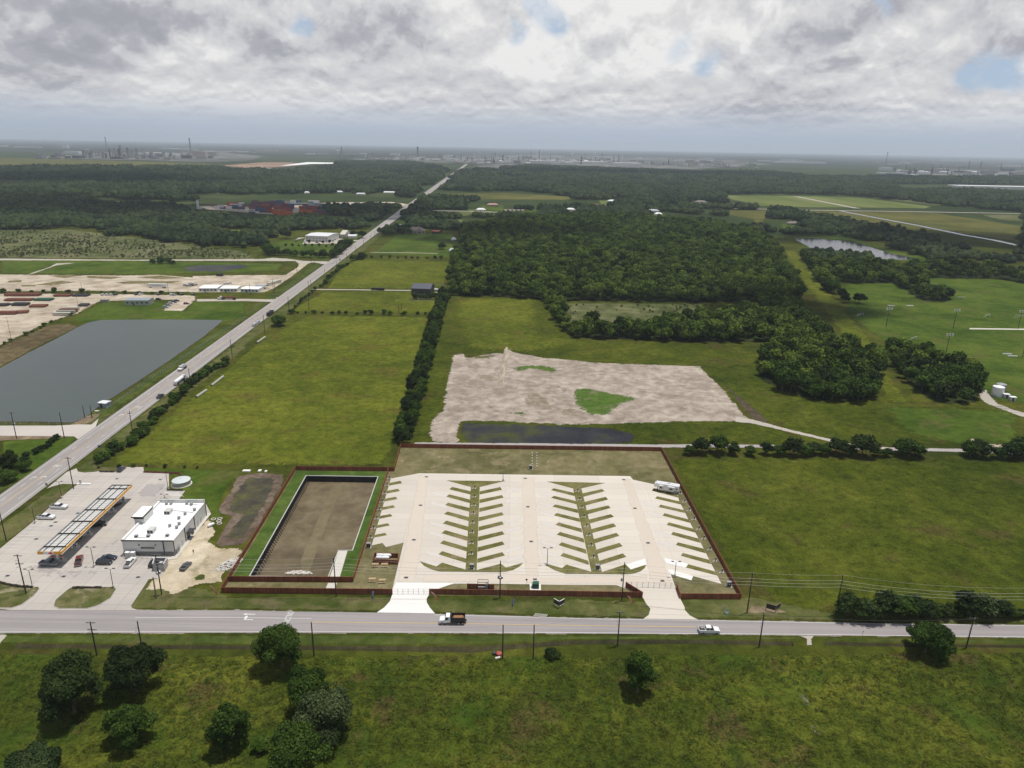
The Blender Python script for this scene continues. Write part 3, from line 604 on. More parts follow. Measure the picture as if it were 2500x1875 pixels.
# side driveway left of the lake
sheet('side_road', W(ZM((-400, 1456), (0, 1458), (450, 1458), (640, 1448), (740, 1450), (800, 1400), (740, 1560), (560, 1680), (500, 1660), (640, 1575), (600, 1545), (0, 1540), (-400, 1540))), pave('pale side road', ((.40, .36, .33), (.50, .46, .42), (.4, .37, .34))), .075)
sheet('bare_patch', W(ZM((0, 1540), (380, 1535), (540, 1548), (430, 1565), (0, 1580), (-300, 1580), (-300, 1540))), m_mudlt, .06, rag=.3, fade=.6)
sheet('bare_patch', W(ZM((560, 1452), (700, 1380), (830, 1352), (760, 1420), (690, 1450))), m_mudlt, .07, rag=.3, fade=.8)
ribbon('side_road', [g(*p) for p in ZN((640, 838), (690, 836), (600, 870), (560, 855))], 6, m_gravel, .08, fade=.5)
# ------------------------------------------------------------------ fuel station lot
lot = W(ZA((-400, 1080), (-10, 1078), (330, 800), (640, 532), (700, 490), (560, 486), (470, 510), (420, 530), (600, 380), (690, 345), (700, 375), (760, 385), (850, 378), (900, 372), (1060, 378), (1085, 335), (1290, 335), (1298, 382), (1520, 392), (1522, 545), (1668, 548), (1618, 615), (1600, 640), (1840, 640), (1900, 756), (1500, 1163), (1520, 1170), (1450, 1330), (1340, 1345), (1180, 1585), (1190, 1605), (1250, 1624), (780, 1624), (520, 1624), (90, 1622), (0, 1612), (-400, 1640)))
sheet('parking_lot', lot, m_conc2, .11)
sheet('parking_lot', W(ZA((1180, 600), (1430, 620), (1150, 860), (960, 1040), (1090, 1080), (1080, 1010), (1400, 640), (1520, 480), (1330, 470))), m_concd, .13, rag=.5, fade=3)
sheet('parking_lot', W(ZA((120, 1200), (360, 1190), (700, 1250), (1150, 1250), (1100, 1330), (560, 1360), (160, 1300))), m_concd, .128, rag=.5, fade=5)
def island(pts, mat, zt=.24, name='kerb_island', sm=0):
    pts = [Vector((p[0], p[1], 0)) for p in pts]
    if sm: pts = smooth_poly(pts, sm)
    a = sum(pts[i].x * pts[(i + 1) % len(pts)].y - pts[(i + 1) % len(pts)].x * pts[i].y for i in range(len(pts)))
    if a < 0: pts = pts[::-1]
    n = len(pts); inn = []
    for i in range(n):
        t = (pts[(i + 1) % n] - pts[i - 1]).normalized(); inn.append(pts[i] + Vector((-t.y, t.x, 0)) * .2)
    mb = MB(); mb.add([(p.x, p.y, .05) for p in pts] + [(p.x, p.y, zt) for p in pts] + [(p.x, p.y, zt) for p in inn], [(i, (i + 1) % n, n + (i + 1) % n, n + i) for i in range(n)] + [(n + i, n + (i + 1) % n, 2 * n + (i + 1) % n, 2 * n + i) for i in range(n)])
    tag(mb.build('kerb', m_conc2), kind='structure')
    return sheet(name, inn, mat, zt + .01)
m_isl = ground_mat('island grass', ((.055, .070, .018), (.090, .096, .034), (.14, .125, .062), (.30, .25, .17)), s_big=.05, s_mid=.2, bump=.08, fine_amt=.35)
island(W(ZA((480, 1590), (495, 1535), (600, 1445), (640, 1420), (1030, 1413), (1050, 1435), (1000, 1515), (880, 1585), (780, 1612), (530, 1612))), m_isl)
island(W(ZA((-400, 1360), (0, 1368), (80, 1396), (290, 1413), (350, 1413), (360, 1432), (310, 1495), (200, 1575), (100, 1608), (0, 1606), (-400, 1610))), m_isl)
sheet('grass_wedge', W(ZA((-400, 860), (0, 862), (430, 560), (480, 512), (560, 488), (700, 486), (640, 530), (330, 798), (0, 1064), (-400, 1070))), m_verge, .125, rag=.2, fade=.3)
sheet('grass_wedge', W(ZA((690, 378), (750, 384), (850, 376), (1050, 372), (1075, 335), (880, 330), (860, 360), (700, 340))), m_verge, .1, rag=.2, fade=.3)
# parking bay lines
for k in range(17):
    a = Vector(ZA((365 - k * 24, 790 + k * 20))[0]) if False else None
p0, p1 = g(*ZA((690, 520))[0]), g(*ZA((20, 1080))[0])
for k in range(21):
    a = p0.lerp(p1, k / 20); stripe((a.x, a.y), (a.x + 5.4, a.y + .2), .12, m_paint, .125)
for (x0, y0), (x1, y1) in [ZA((1120 + i * 90, 1165 + 0), (1010 + i * 90 + 10, 1240)) for i in range(5)]:
    a, b = g(x0 + 30, y0), g(x1 + 30, y1); stripe(a, b, .12, m_paint, .135)
for i in range(6):
    a, b = g(*ZA((1480 + i * 22, 560))[0]), g(*ZA((1560 + i * 18, 600))[0]); stripe(a, b, .2, m_paint, .135)
for i in range(7):
    a = g(*ZA((1110 - i * 5, 1040 + i * 17))[0]); stripe((a.x - 5, a.y), (a.x, a.y), .12, m_paint, .135)
sheet('sand_patch', W(ZA((1900, 770), (1920, 860), (1960, 920), (1900, 1000), (1990, 1060), (2160, 1050), (2200, 1100), (2060, 1250), (1990, 1380), (1780, 1400), (1600, 1480), (1580, 1510), (1440, 1450), (1280, 1450), (1290, 1440), (1500, 1170), (1880, 780))), m_sand, .08, rag=.8, fade=1.6)
sheet('grass_patch', W(ZA((1730, 1330), (1800, 1290), (1860, 1300), (1850, 1350), (1740, 1365))), m_verge, .10, rag=.4, fade=1.2)
sheet('lawn', W(ZA((1300, 340), (2212, 368), (2160, 420), (2060, 480), (1960, 700), (2000, 760), (1900, 860), (1850, 640), (1620, 620), (1668, 548), (1525, 545), (1600, 500), (1540, 400), (1640, 400), (1560, 380), (1300, 378))), m_green, .09, rag=.2, fade=.6)
pit = ZB((375, 395), (560, 385), (720, 405), (700, 500), (640, 600), (430, 960), (330, 1040), (120, 1060), (90, 1030), (160, 900), (230, 780), (110, 745), (120, 700), (240, 540), (270, 430))
sheet('dirt_pit', W(pit), ground_mat('excavated clay', ((.095, .070, .052), (.135, .102, .078), (.185, .145, .115)), s_big=.05, s_mid=.25, s_fine=1.0, bump=.5, fine_amt=.5, fth=True), .10, rag=.8, fade=.8)
sheet('dirt_pit', W(ZB((370, 415), (660, 425), (600, 600), (510, 750), (430, 880), (360, 985), (170, 1000), (215, 880), (320, 770), (180, 725), (270, 540))), m_mud2 := ground_mat('wet pit bottom', ((.035, .034, .030), (.060, .056, .040), (.095, .095, .035), (.085, .078, .04)), s_mid=.12, bump=.1, fine_amt=.3, fth=True, rough=.5), .12, rag=1, fade=2.5)
# ------------------------------------------------------------------ RV park grounds
FN = dict(NW=(978.7, 1092.9), NE=(1614, 1101.5), SE=(1808.6, 1463), G2R=(1660.8, 1462.3), G2Ri=(1651, 1436.5), G2L=(1568.5, 1459), G2Li=(1527, 1434), G1R=(1047.8, 1451), G1L=(958.4, 1451.5), SW=(540.7, 1447.4), BNW=(722.4, 1148.2), BNE=(962.5, 1150.9), INE=(948.9, 1150.9), ISE=(862.1, 1421.6), ISW=(558.3, 1420))
FP = {k: g(*v) for k, v in FN.items()}
sheet('rv_lot', [FP[k] for k in ('NW', 'NE', 'SE', 'SW', 'BNW', 'BNE')], m_lot, .05, holes=[basin])
sheet('basin_lawn', [FP['BNW'] + Vector((.3, -.3, 0)), FP['INE'] + Vector((-.3, -.3, 0)), FP['ISE'] + Vector((-.3, .3, 0)), FP['ISW'] + Vector((.3, .3, 0))], m_green_h, .07, holes=[basin])
slab = W(ZC((455, 390), (200, 438), (27, 1040), (125, 1018), (155, 1055), (315, 1015), (212, 1440), (545, 1440), (770, 1385), (1200, 1386)) + ZD((200, 1394), (755, 1398), (835, 1428), (1290, 1428), (1245, 1300), (1430, 1355), (1445, 1316), (1700, 1386), (1643, 1272), (1590, 1167), (1540, 1068), (1492, 975), (1445, 887), (1400, 800), (1360, 718), (1320, 640), (1300, 560), (1095, 490), (905, 448), (878, 416)))
sheet('rv_slab', slab, m_conc, .09)
def strips(conv_, rows):
    for r_ in rows: sheet('grass_strip', W(conv_(*r_)), m_strip, .115)
strips(ZC, [[(752, 513), (725, 535), (918, 583), (920, 553)], [(725, 580), (698, 602), (912, 660), (915, 628)], [(715, 655), (688, 678), (908, 738), (910, 703)], [(710, 735), (678, 757), (902, 822), (905, 786)], [(700, 817), (668, 843), (897, 910), (900, 872)], [(688, 903), (655, 930), (890, 1000), (893, 962)], [(675, 995), (642, 1022), (884, 1095), (887, 1057)], [(662, 1092), (628, 1120), (876, 1197), (880, 1160)],
            [(1185, 515), (1200, 540), (1000, 582), (1000, 553)], [(1200, 587), (1215, 610), (998, 660), (998, 628)], [(1200, 662), (1213, 687), (995, 740), (996, 705)], [(1200, 742), (1216, 766), (990, 823), (992, 787)], [(1200, 824), (1218, 851), (988, 910), (990, 873)], [(1203, 912), (1222, 940), (984, 1002), (986, 963)], [(1203, 1004), (1224, 1032), (980, 1098), (982, 1057)], [(1203, 1101), (1226, 1131), (977, 1198), (978, 1160)],
            [(700, 455), (1222, 462), (1000, 515), (972, 1262), (1190, 1205), (1235, 1240), (1390, 1197), (1360, 1230), (1300, 1262), (1230, 1278), (1150, 1282), (640, 1277), (560, 1255), (500, 1225), (460, 1183), (610, 1230), (660, 1195), (872, 1258), (920, 515)]])
strips(ZC, [[(200 - (y0 - 438) * .287 - 4, y0 + 18), (tx, y0), (tx + 17, y0 + 21), (200 - (y0 - 438) * .287 - 12, y0 + 44)] for tx, y0 in ((285, 459), (265, 530), (243, 602), (222, 678), (197, 757), (173, 840), (148, 927))])
strips(ZD, [[(190, 525), (167, 543), (384, 598), (378, 568)], [(192, 594), (168, 612), (398, 671), (390, 640)], [(205, 671), (180, 691), (412, 750), (405, 716)], [(218, 749), (192, 770), (430, 830), (422, 797)], [(233, 833), (206, 856), (447, 924), (440, 888)], [(247, 919), (219, 944), (468, 1016), (460, 978)], [(262, 1012), (234, 1037), (490, 1117), (480, 1077)], [(278, 1108), (250, 1134), (510, 1216), (500, 1178)],
            [(625, 533), (650, 552), (460, 602), (450, 572)], [(660, 603), (680, 627), (478, 680), (470, 648)], [(682, 680), (705, 703), (495, 760), (487, 725)], [(707, 759), (733, 783), (515, 843), (505, 808)], [(728, 841), (755, 869), (535, 930), (525, 895)], [(755, 927), (782, 954), (557, 1022), (548, 985)], [(782, 1017), (812, 1047), (580, 1118), (570, 1080)], [(812, 1112), (845, 1143), (604, 1218), (592, 1182)],
            [(130, 465), (655, 478), (440, 527), (625, 1280), (840, 1210), (880, 1255), (1025, 1213), (1010, 1245), (970, 1275), (900, 1297), (860, 1300), (300, 1297), (200, 1265), (130, 1225), (100, 1198), (265, 1245), (305, 1213), (530, 1278), (365, 527)],
            [(1090, 527), (1072, 547), (1318, 612), (1300, 585)], [(1122, 597), (1103, 618), (1338, 673), (1326, 645)], [(1152, 673), (1135, 695), (1378, 750), (1362, 722)], [(1188, 750), (1172, 772), (1420, 838), (1402, 805)], [(1225, 832), (1208, 856), (1465, 925), (1447, 890)], [(1265, 918), (1247, 943), (1512, 1018), (1493, 978)], [(1308, 1012), (1291, 1037), (1560, 1112), (1541, 1070)], [(1352, 1108), (1334, 1134), (1608, 1210), (1590, 1170)], [(1402, 1210), (1380, 1240), (1665, 1312), (1645, 1275)]])
for pl in (((840, 1213), (1015, 1158), (1025, 1213), (885, 1257)), ((1182, 1150), (1400, 1208), (1380, 1240), (1205, 1198)), ((1220, 1253), (1445, 1315), (1430, 1355), (1245, 1300))):
    sheet('rv_pad', W(ZD(*pl)), m_concw, .125)
sheet('driveway', W(ZC((246, 1376), (772, 1381), (600, 1440), (545, 1440), (545, 1482), (522, 1520), (522, 1550), (550, 1600), (598, 1655), (72, 1645), (140, 1600), (190, 1545), (214, 1480), (214, 1440))), m_concw, .13)
sheet('driveway', W(ZD((840, 1426), (1290, 1428), (1330, 1520), (1370, 1600)) + ZS3((1490, 205), (1530, 248), (1595, 280), (1170, 274), (1212, 245), (1226, 195), (1195, 160), (1168, 110))), m_conc, .128)
m_lane = pave('tan drive lane concrete', ((.495, .43, .36), (.565, .50, .425), (.5, .4, .3)), fth=True); m_cool = pave('cool grey pad concrete', ((.50, .465, .43), (.565, .53, .485), (.4, .4, .4)), fth=True)
for q_ in (ZC((1365, 420), (1500, 420), (1548, 1200), (1530, 1375), (1400, 1375), (1392, 1190)), ZC((440, 410), (545, 410), (470, 1180), (420, 1370), (240, 1370), (320, 1020)), ZD((800, 430), (890, 445), (1255, 1345), (1280, 1420), (1040, 1380), (1030, 1240)), ZD((-60, 1330), (760, 1310), (1040, 1300), (1040, 1390), (-60, 1390)), ZC((480, 1290), (1500, 1300), (1500, 1380), (480, 1370))): sheet('drive_lane', W(q_), m_lane, .098, rag=.3, fade=1.2)
for k in range(8):
    y = 545 + k * 88; h_ = 34 + k * 2
    for cv_, x0_, x1_, sl in ((ZC, 560 - k * 8, 730 - k * 12, -.28), (ZC, 1225, 1370 + k * 3, .28), (ZC, 1520 + k * 5, 1660 + k * 8, -.28), (ZD, 660 + k * 26, 790 + k * 34, .28), (ZD, 960 + k * 34, 1100 + k * 36, -.28)):
        if (k + int(x0_)) % 3: dy = (x1_ - x0_) * -sl; sheet('rv_pad', W(cv_((x0_, y), (x1_, y + dy), (x1_, y + dy + h_), (x0_, y + h_))), m_cool, .101, fade=.8)
fl = [p + Vector((0, 0, 0)) for p in basin]
cx = sum(p.x for p in basin) / 6; cy = sum(p.y for p in basin) / 6
BD = -2.5
sheet('basin_floor', [Vector((p.x, p.y, 0)) for p in basin], m_basin, BD)
chan = W(ZB((1170, 470), (1250, 478), (1120, 780), (950, 1250), (880, 1330), (860, 1180), (980, 900)), BD)
sheet('basin_channel', chan, m_channel, BD + .03)
# ------------------------------------------------------------------ solid materials
m_wallw = plain('white painted wall', (.60, .60, .58), .7, var=.05, scale=.6)
m_wallg = plain('light grey wall', (.50, .49, .47), .8, var=.05, scale=.6)
m_roofw = plain('white membrane roof', (.80, .80, .79), .6, var=.03, scale=.3)
m_dark = plain('charcoal metal', (.035, .035, .042), .5, var=.1)
m_black = plain('black metal', (.015, .015, .017), .45, var=0)
m_steel = plain('galvanised steel', (.42, .43, .44), .42, metal=.6, var=.08)
m_grey = plain('grey metal cabinet', (.26, .27, .27), .6, var=.08)
m_orange = plain('orange yellow fascia', (.72, .36, .05), .45, var=.03)
m_red = plain('red sign paint', (.55, .04, .03), .45, var=.03)
m_white = plain('white gloss panel', (.75, .75, .76), .4, var=.03)
m_greenp = plain('dark green paint', (.02, .09, .05), .5, var=.1)
m_wood = plain('raw timber', (.42, .30, .17), .8, var=.1, scale=4)
m_pole = plain('creosoted pole wood', (.035, .025, .020), .9, var=.2, scale=2)
m_poleg = plain('weathered pole wood', (.16, .13, .10), .9, var=.2, scale=2)
m_ins = plain('glazed insulator', (.35, .36, .37), .3, var=0)
m_glass = plain('dark window glass', (.02, .025, .03), .08, var=0, spec=.8)
m_block = plain('grey block wall', (.33, .33, .33), .9, var=.08, scale=2)
m_tyre = plain('tyre rubber', (.02, .02, .02), .85, var=0)
m_rim = plain('wheel rim', (.35, .35, .36), .35, metal=.8, var=0)
m_kerbred = plain('red mulch bed', (.20, .06, .035), .9, var=.2)
m_concs = plain('small concrete work', (.52, .49, .44), .85, var=.08)
m_concp = plain('concrete pipe', (.34, .33, .28), .9, var=.12, scale=.8)
m_rust = plain('rusty steel pipe', (.16, .055, .035), .8, var=.3, scale=.8)
m_orflag = plain('orange flag cloth', (.62, .12, .04), .8, var=.05)
m_blflag = plain('blue flag cloth', (.05, .08, .26), .8, var=.05)
m_lampglass = plain('lamp lens', (.7, .7, .7), .2, var=0)
def plank_mat(name, col, per=.15, axis=None):
    mt, w, b = base_mat(name); p = pos(w); sx = w.n('ShaderNodeSeparateXYZ'); w.set(sx.inputs[0], p)
    u = w.math('ADD', sx.outputs[0], sx.outputs[1])
    cell = w.math('FLOOR', w.math('DIVIDE', u, per * 3)); wn = w.n('ShaderNodeTexWhiteNoise', _noise_dimensions='1D'); w.set(wn.inputs[1], cell)
    k = w.math('ADD', w.math('MULTIPLY', wn.outputs[0], .45), .72); gap = w.ss(w.math('PINGPONG', u, per * 1.5), .0, .05)
    c = w.mix(w.noise(p, .25, 4), tuple(x * .75 for x in col), tuple(x * 1.25 for x in col)); c = w.mix(1.0, c, w.comb(k, k, k), 'MULTIPLY'); c = w.mix(gap, tuple(x * .3 for x in col), c)
    w.set(b.inputs['Base Color'], c); b.inputs['Roughness'].default_value = .8; b.inputs['Specular IOR Level'].default_value = .2
    return mt
m_fence = plank_mat('stained cedar boards', (.225, .080, .045))
m_pile = plank_mat('dark sheet piling', (.030, .028, .030), .5)

# ------------------------------------------------------------------ retention basin walls
bw = thing('retaining_wall', (cx, cy, 0), 0, 'dark sheet pile wall with white cap lining the brown sunken basin', 'retaining wall')
o3 = Vector((cx, cy, 0))
nb = len(basin); pan = MB(); cap = MB(); but = []
for i in range(nb):
    a, b = basin[i] - o3, basin[(i + 1) % nb] - o3; d = (b - a).normalized(); nr = Vector((-d.y, d.x, 0))
    if (a + b).dot(nr) < 0: nr = -nr      # outward
    L = (b - a).length; k = max(1, int(L / .5))
    # corrugated piling face, stands inside the hole
    pts = []
    for j in range(k + 1): pts.append(a.lerp(b, j / k) - nr * (.06 if j % 2 else .16))
    pan.add([(p.x, p.y, BD - .1) for p in pts] + [(p.x, p.y, .02) for p in pts], [(j, j + 1, k + 2 + j, k + 1 + j) for j in range(k)])
    for s0, s1, z0, z1 in ((-.25, .22, .08, .26),):
        c4 = [a - nr * .16 - d * .1, b - nr * .16 + d * .1, b + nr * .14 + d * .1, a + nr * .14 - d * .1]
        cap.prism([(p.x, p.y) for p in c4], .08 + i * .002, .26 + i * .003)
pan.build('piling', m_pile, bw); cap.build('wall_cap', plain('white wall cap', (.46, .46, .43), .7, var=.06), bw)
a, b = basin[0] - o3, basin[5] - o3   # raking timber struts on the long west side
d = (b - a).normalized(); nr = Vector((-d.y, d.x, 0)); nr = nr if nr.x > 0 else -nr
for j in range(46):
    c = a.lerp(b, (j + .5) / 46); q = MB(); q.tube(c + nr * .2 + Vector((0, 0, -.35)), c + nr * 1.5 + Vector((0, 0, BD)), .13, n=5); q.build('brace', m_black, bw)
sheet('access_ramp', W(ZB((1208, 1088), (1285, 1088), (1215, 1325), (1125, 1325))), m_concs, .10)
sheet('access_ramp', W(ZB((1110, 1378), (1190, 1378), (1172, 1425), (1090, 1425))), m_concs, .10)
rk = MB()
for k in range(90):
    a_ = rng.uniform(0, math.pi); r_ = rng.uniform(0, 1) ** .5; c = g(*ZB((835, 1318))[0], BD); rk.box((c.x + math.cos(a_) * 4.3 * r_, c.y + 1.2 + math.sin(a_) * 1.7 * r_, BD + .1), (rng.uniform(.3, .8), rng.uniform(.3, .7), rng.uniform(.2, .5)), rz=rng.uniform(0, 3))
tag(rk.build('riprap', m_concs), 'pale stone rubble fan at the foot of the basin wall', 'rocks', kind='stuff')
rk = MB(); c0 = g(*ZB((225, 1210))[0])
for k in range(160):
    a_ = rng.uniform(0, 6.3); r_ = rng.uniform(0, 1) ** .5; rk.box((c0.x + math.cos(a_) * 2.6 * r_ + math.sin(a_) * r_ * 1.6, c0.y + math.sin(a_) * 4.2 * r_, .1 + .7 * (1 - r_)), (rng.uniform(.3, .7), rng.uniform(.3, .7), rng.uniform(.2, .5)), rz=rng.uniform(0, 3))
tag(rk.build('stone_pile', plain('white rubble', (.50, .48, .44), .9, var=.2)), 'heap of whitish broken stone against the fence by the sand', 'rocks', kind='stuff')

# ------------------------------------------------------------------ fences
def fence(pts, label, h=1.95, name='wooden_fence', group='stained wooden privacy fences'):
    c = sum(pts, Vector()) / len(pts); t = thing(name, c, 0, label, 'fence', group); pk, cp, rl = MB(), MB(), MB()
    for a, b in zip(pts, pts[1:]):
        a, b = a - c, b - c; d = (b - a); L = d.length; d.normalize(); n = Vector((-d.y, d.x, 0)); k = max(1, int(L / .46))
        for j in range(k):   # groups of pickets, alternately proud
            p, q = a + d * (L * j / k + .01), a + d * (L * (j + 1) / k - .01); off = n * (.012 if j % 2 else -.012)
            c4 = [p - n * .03 + off, q - n * .03 + off, q + n * .03 + off, p + n * .03 + off]
            pk.prism([(v.x, v.y) for v in c4], .04, h - .05 + rng.uniform(-.02, .02))
        c4 = [a - n * .08 - d * .05, b - n * .08 + d * .05, b + n * .08 + d * .05, a + n * .08 - d * .05]; cp.prism([(v.x, v.y) for v in c4], h, h + .06)
        for zz in (.5, 1.4):
            c4 = [a + n * .05, b + n * .05, b + n * .11, a + n * .11]; rl.prism([(v.x, v.y) for v in c4], zz, zz + .09)
    pk.build('pickets', m_fence, t); cp.build('cap_rail', m_fence, t); rl.build('rail', m_fence, t); return t
F = FP
v = lambda p, dx=0, dy=0: p + Vector((dx, dy, 0))
fence([F['NW'], F['NE']], 'long dark wooden fence along the far end of the trailer park by the muddy site')
fence([v(F['NE'], .1), F['SE']], 'brown wooden fence along the right side of the trailer park')
fence([v(F['SE'], -.1, -.05), F['G2R']], 'short front run of wooden fence right of the gate at the right driveway')
fence([v(F['G2R'], -.1, .1), F['G2Ri']], 'short angled wing of wooden fence on the right side of the right gate')
fence([F['G2Li'], F['G2L']], 'angled wing of wooden fence on the left side of the right gate')
fence([v(F['G2L'], -.1), F['G1R']], 'front wooden fence along the road between the two driveways')
fence([F['G1L'], F['SW']], 'front wooden fence along the road left of the white driveway')
fence([v(F['SW'], 0, .15), F['BNW']], 'left wooden fence running up beside the excavated pit')
fence([v(F['BNW'], .15), F['BNE']], 'wooden fence along the far end of the basin lawn')
fence([v(F['BNE'], 0, .1), v(F['NW'], -.05, -.1)], 'short wooden fence from the basin corner up to the far fence')
fence([v(F['INE'], 0, -.15), F['ISE']], 'wooden fence between the basin lawn and the trailer pads')
fence([v(F['ISE'], -.1), F['ISW']], 'inner wooden fence along the near end of the basin')
t1 = W(ZB((1512, 1205), (1738, 1211), (1745, 1152), (1528, 1145)))
fence([t1[0], t1[1], t1[2], t1[3], t1[0]], 'small square fence enclosure around the white tanks by the picnic tables', 1.7)
t2 = W(ZC((886, 1428), (1130, 1434)))
fence(t2, 'short wooden screen fence behind the equipment rack', 1.8)
c = g(*ZB((1600, 1172))[0]); 
for k, (dx, dy, l) in enumerate(((0, 0, 4.6), (.2, 1.5, 5.2))):
    t = thing('propane_tank', c + Vector((dx, dy, 0)), 0, ('white horizontal tank nearest the tables inside the small enclosure', 'pale horizontal tank at the back of the small enclosure')[k], 'tank', 'horizontal tanks in the small enclosure')
    q = MB(); n = 14; prof = [(-l / 2, .1), (-l / 2 + .25, .45), (-l / 2 + .6, .6), (l / 2 - .6, .6), (l / 2 - .25, .45), (l / 2, .1)]
    q.loft([[(x, r_ * math.cos(6.283 * i / n), 1.05 + r_ * math.sin(6.283 * i / n)) for i in range(n)] for x, r_ in prof]); q.build('tank_shell', m_white, t, smooth=True)
    for s in (-1, 1): MB().box((s * l * .3, 0, .25), (.3, .9, .5)).build('saddle', m_grey, t)
    MB().lathe((0, 0, 1.6), [(.18, 0), (.18, .25), (.05, .3)], 10).build('valve_dome', m_grey, t)
# chain link gates
def gate(a, b, label, n=7, h=2.0):
    t = thing('mesh_gate', (a + b) / 2, math.atan2((b - a).y, (b - a).x), label, 'gate', 'metal mesh gates of the trailer park'); L = (b - a).length
    for k in range(n + 1):
        x = -L / 2 + L * k / n; MB().tube((x, 0, 0), (x, 0, h), .045, n=6).build('post', m_dark, t)
    for k in range(n):
        x0, x1 = -L / 2 + L * k / n, -L / 2 + L * (k + 1) / n; q = MB()
        j = x0 + .1
        while j < x1 - .05: q.box((j, 0, h / 2 + .02), (.018, .018, h - .12)); j += .22
        for zz in (.1, h * .5, h - .04): q.box(((x0 + x1) / 2, 0, zz), (x1 - x0 - .1, .03, .03))
        q.build('mesh_panel', m_steel, t)
    return t
gate(F['G1L'], F['G1R'], 'pale mesh gate across the white concrete driveway')
gate(F['G2Li'], F['G2Ri'], 'mesh gate across the right tan driveway', 9)
# picnic tables
def picnic():
    t = thing('picnic_table', (0, 0, 0), 0, '', 'picnic table', 'timber picnic tables in the trailer park')
    q = MB()
    for k in range(4): q.box((0, -.3 + .2 * k, .75), (1.9, .18, .05))
    q.build('table_top', m_wood, t)
    for s in (-1, 1):
        MB().box((0, s * .75, .45), (1.9, .28, .05)).build('bench', m_wood, t)
    for s in (-1, 1): MB().tube((s * .65, -.7, 0), (s * .65, .3, .74), .05, n=4).tube((s * .65, .7, 0), (s * .65, -.3, .74), .05, n=4).box((s * .65, 0, .42), (.07, 1.6, .08)).build('leg', m_wood, t)
    return t
pt = picnic(); spots = ZB((1535, 1224), (1618, 1224), (1508, 1358), (1598, 1368))
labs = ('left picnic table directly in front of the tank enclosure', 'right picnic table directly in front of the tank enclosure', 'left picnic table of the pair near the front fence', 'right picnic table of the pair near the front fence')
for i, (s_, l_) in enumerate(zip(spots, labs)):
    o = pt if i == 0 else dup(pt, (0, 0, 0)); o.location = g(*s_); o.rotation_euler.z = .06; o['label'] = l_; o.scale = (1.15,) * 3
# hookup pedestals
def pedestal():
    t = thing('hookup_pedestal', (0, 0, 0), 0, '', 'pedestal'); MB().box((0, 0, .06), (.9, .6, .12)).build('base', m_concs, t)
    b_ = MB().box((0, 0, .75), (.34, .28, 1.25)).build('cabinet', m_grey, t); MB().box((0, -.16, .95), (.26, .03, .5)).build('socket_panel', m_dark, b_)
    MB().tube((.5, .1, 0), (.5, .1, .55), .05, n=6).build('pipe', m_white, t); MB().tube((-.8, -.3, 0), (-.8, -.3, .16), .14, n=8).build('sewer_cap', m_white, t); return t
ped = pedestal()
sets = [(ZC((955, 525), (953, 603), (950, 680), (945, 755), (938, 838), (934, 925), (930, 1022), (925, 1118)), 'utility pedestal on the grass spine of the left pad island'),
        (ZD((408, 552), (426, 628), (446, 700), (465, 783), (488, 868), (508, 950), (530, 1042), (550, 1150)), 'utility pedestal on the grass spine of the right pad island'),
        (ZC((190, 437), (168, 498), (147, 572), (123, 648), (100, 718), (75, 800), (47, 885), (20, 972)), 'utility pedestal beside the left fence of the trailer pads'),
        (ZD((1330, 575), (1370, 648), (1410, 725), (1455, 805), (1497, 893), (1542, 980), (1597, 1078), (1647, 1180), (1705, 1282)), 'utility pedestal beside the right fence of the trailer pads')]
ordn = ('farthest', 'second', 'third', 'fourth', 'fifth', 'sixth', 'seventh', 'eighth', 'ninth')
first = True
for st, lb_ in sets:
    for i, s_ in enumerate(st):
        o = ped if first else dup(ped, (0, 0, 0)); first = False; o.location = g(*s_, .115); o['label'] = ordn[i] + ('' if i == 0 else ' from the far end,') + ' ' + lb_; o['group'] = 'utility pedestals of the trailer pads'; o.scale = (1.15, 1.15, 1.1)
def cabinet(p, label, s=(1.3, .8, 1.7), mt=None, grp=None, zz=0):
    t = thing('electrical_cabinet', p, 0, label, 'cabinet', grp); b_ = MB().box((0, 0, s[2] / 2 + .1), s).build('cabinet', mt or m_grey, t); MB().box((0, 0, .05), (s[0] + .4, s[1] + .4, .1)).build('base', m_concs, t)
    for q in (-.25, .25): MB().box((q * s[0], -s[1] / 2 - .015, s[2] / 2 + .1), (s[0] * .4, .03, s[2] * .8)).build('door', m_dark if mt is None else mt, b_)
    MB().box((0, 0, s[2] + .13), (s[0] + .1, s[1] + .1, .06)).build('lid', m_steel if mt is None else mt, t)
for p, l_ in ((ZC((928, 1250))[0], 'grey electrical cabinet at the near end of the left pad island'), (ZD((585, 1255))[0], 'grey electrical cabinet at the near end of the right pad island'), (ZC((1458, 352))[0], 'grey electrical cabinet on the grass beyond the pads'), (ZD((1765, 1408))[0], 'grey electrical cabinet in the near right corner by the fence'), (ZB((1475, 1058))[0], 'grey electrical cabinet near the left pads by the inner fence')):
    cabinet(g(*p, .1), l_, grp='electrical cabinets of the trailer park')
# drain inlets
for p in ZC((520, 420), (468, 676), (407, 987), (337, 1327), (1410, 434), (1433, 690), (1463, 1002), (1497, 1343)) + ZD((822, 446), (922, 703), (1040, 1015), (1170, 1357)) + ZA((1052, 438), (1442, 445), (700, 748), (500, 828), (460, 862), (327, 980), (67, 1311), (572, 1317), (1243, 1324)):
    t = thing('drain_grate', g(*p, .132), 0, 'dark iron drain grate set in the pale concrete', 'drain', 'drain grates in the concrete'); MB().box((0, 0, .01), (1.1, .8, .02)).build('grate', m_dark, t); MB().box((0, 0, .006), (1.35, 1.05, .008)).build('rim', m_grey, t)
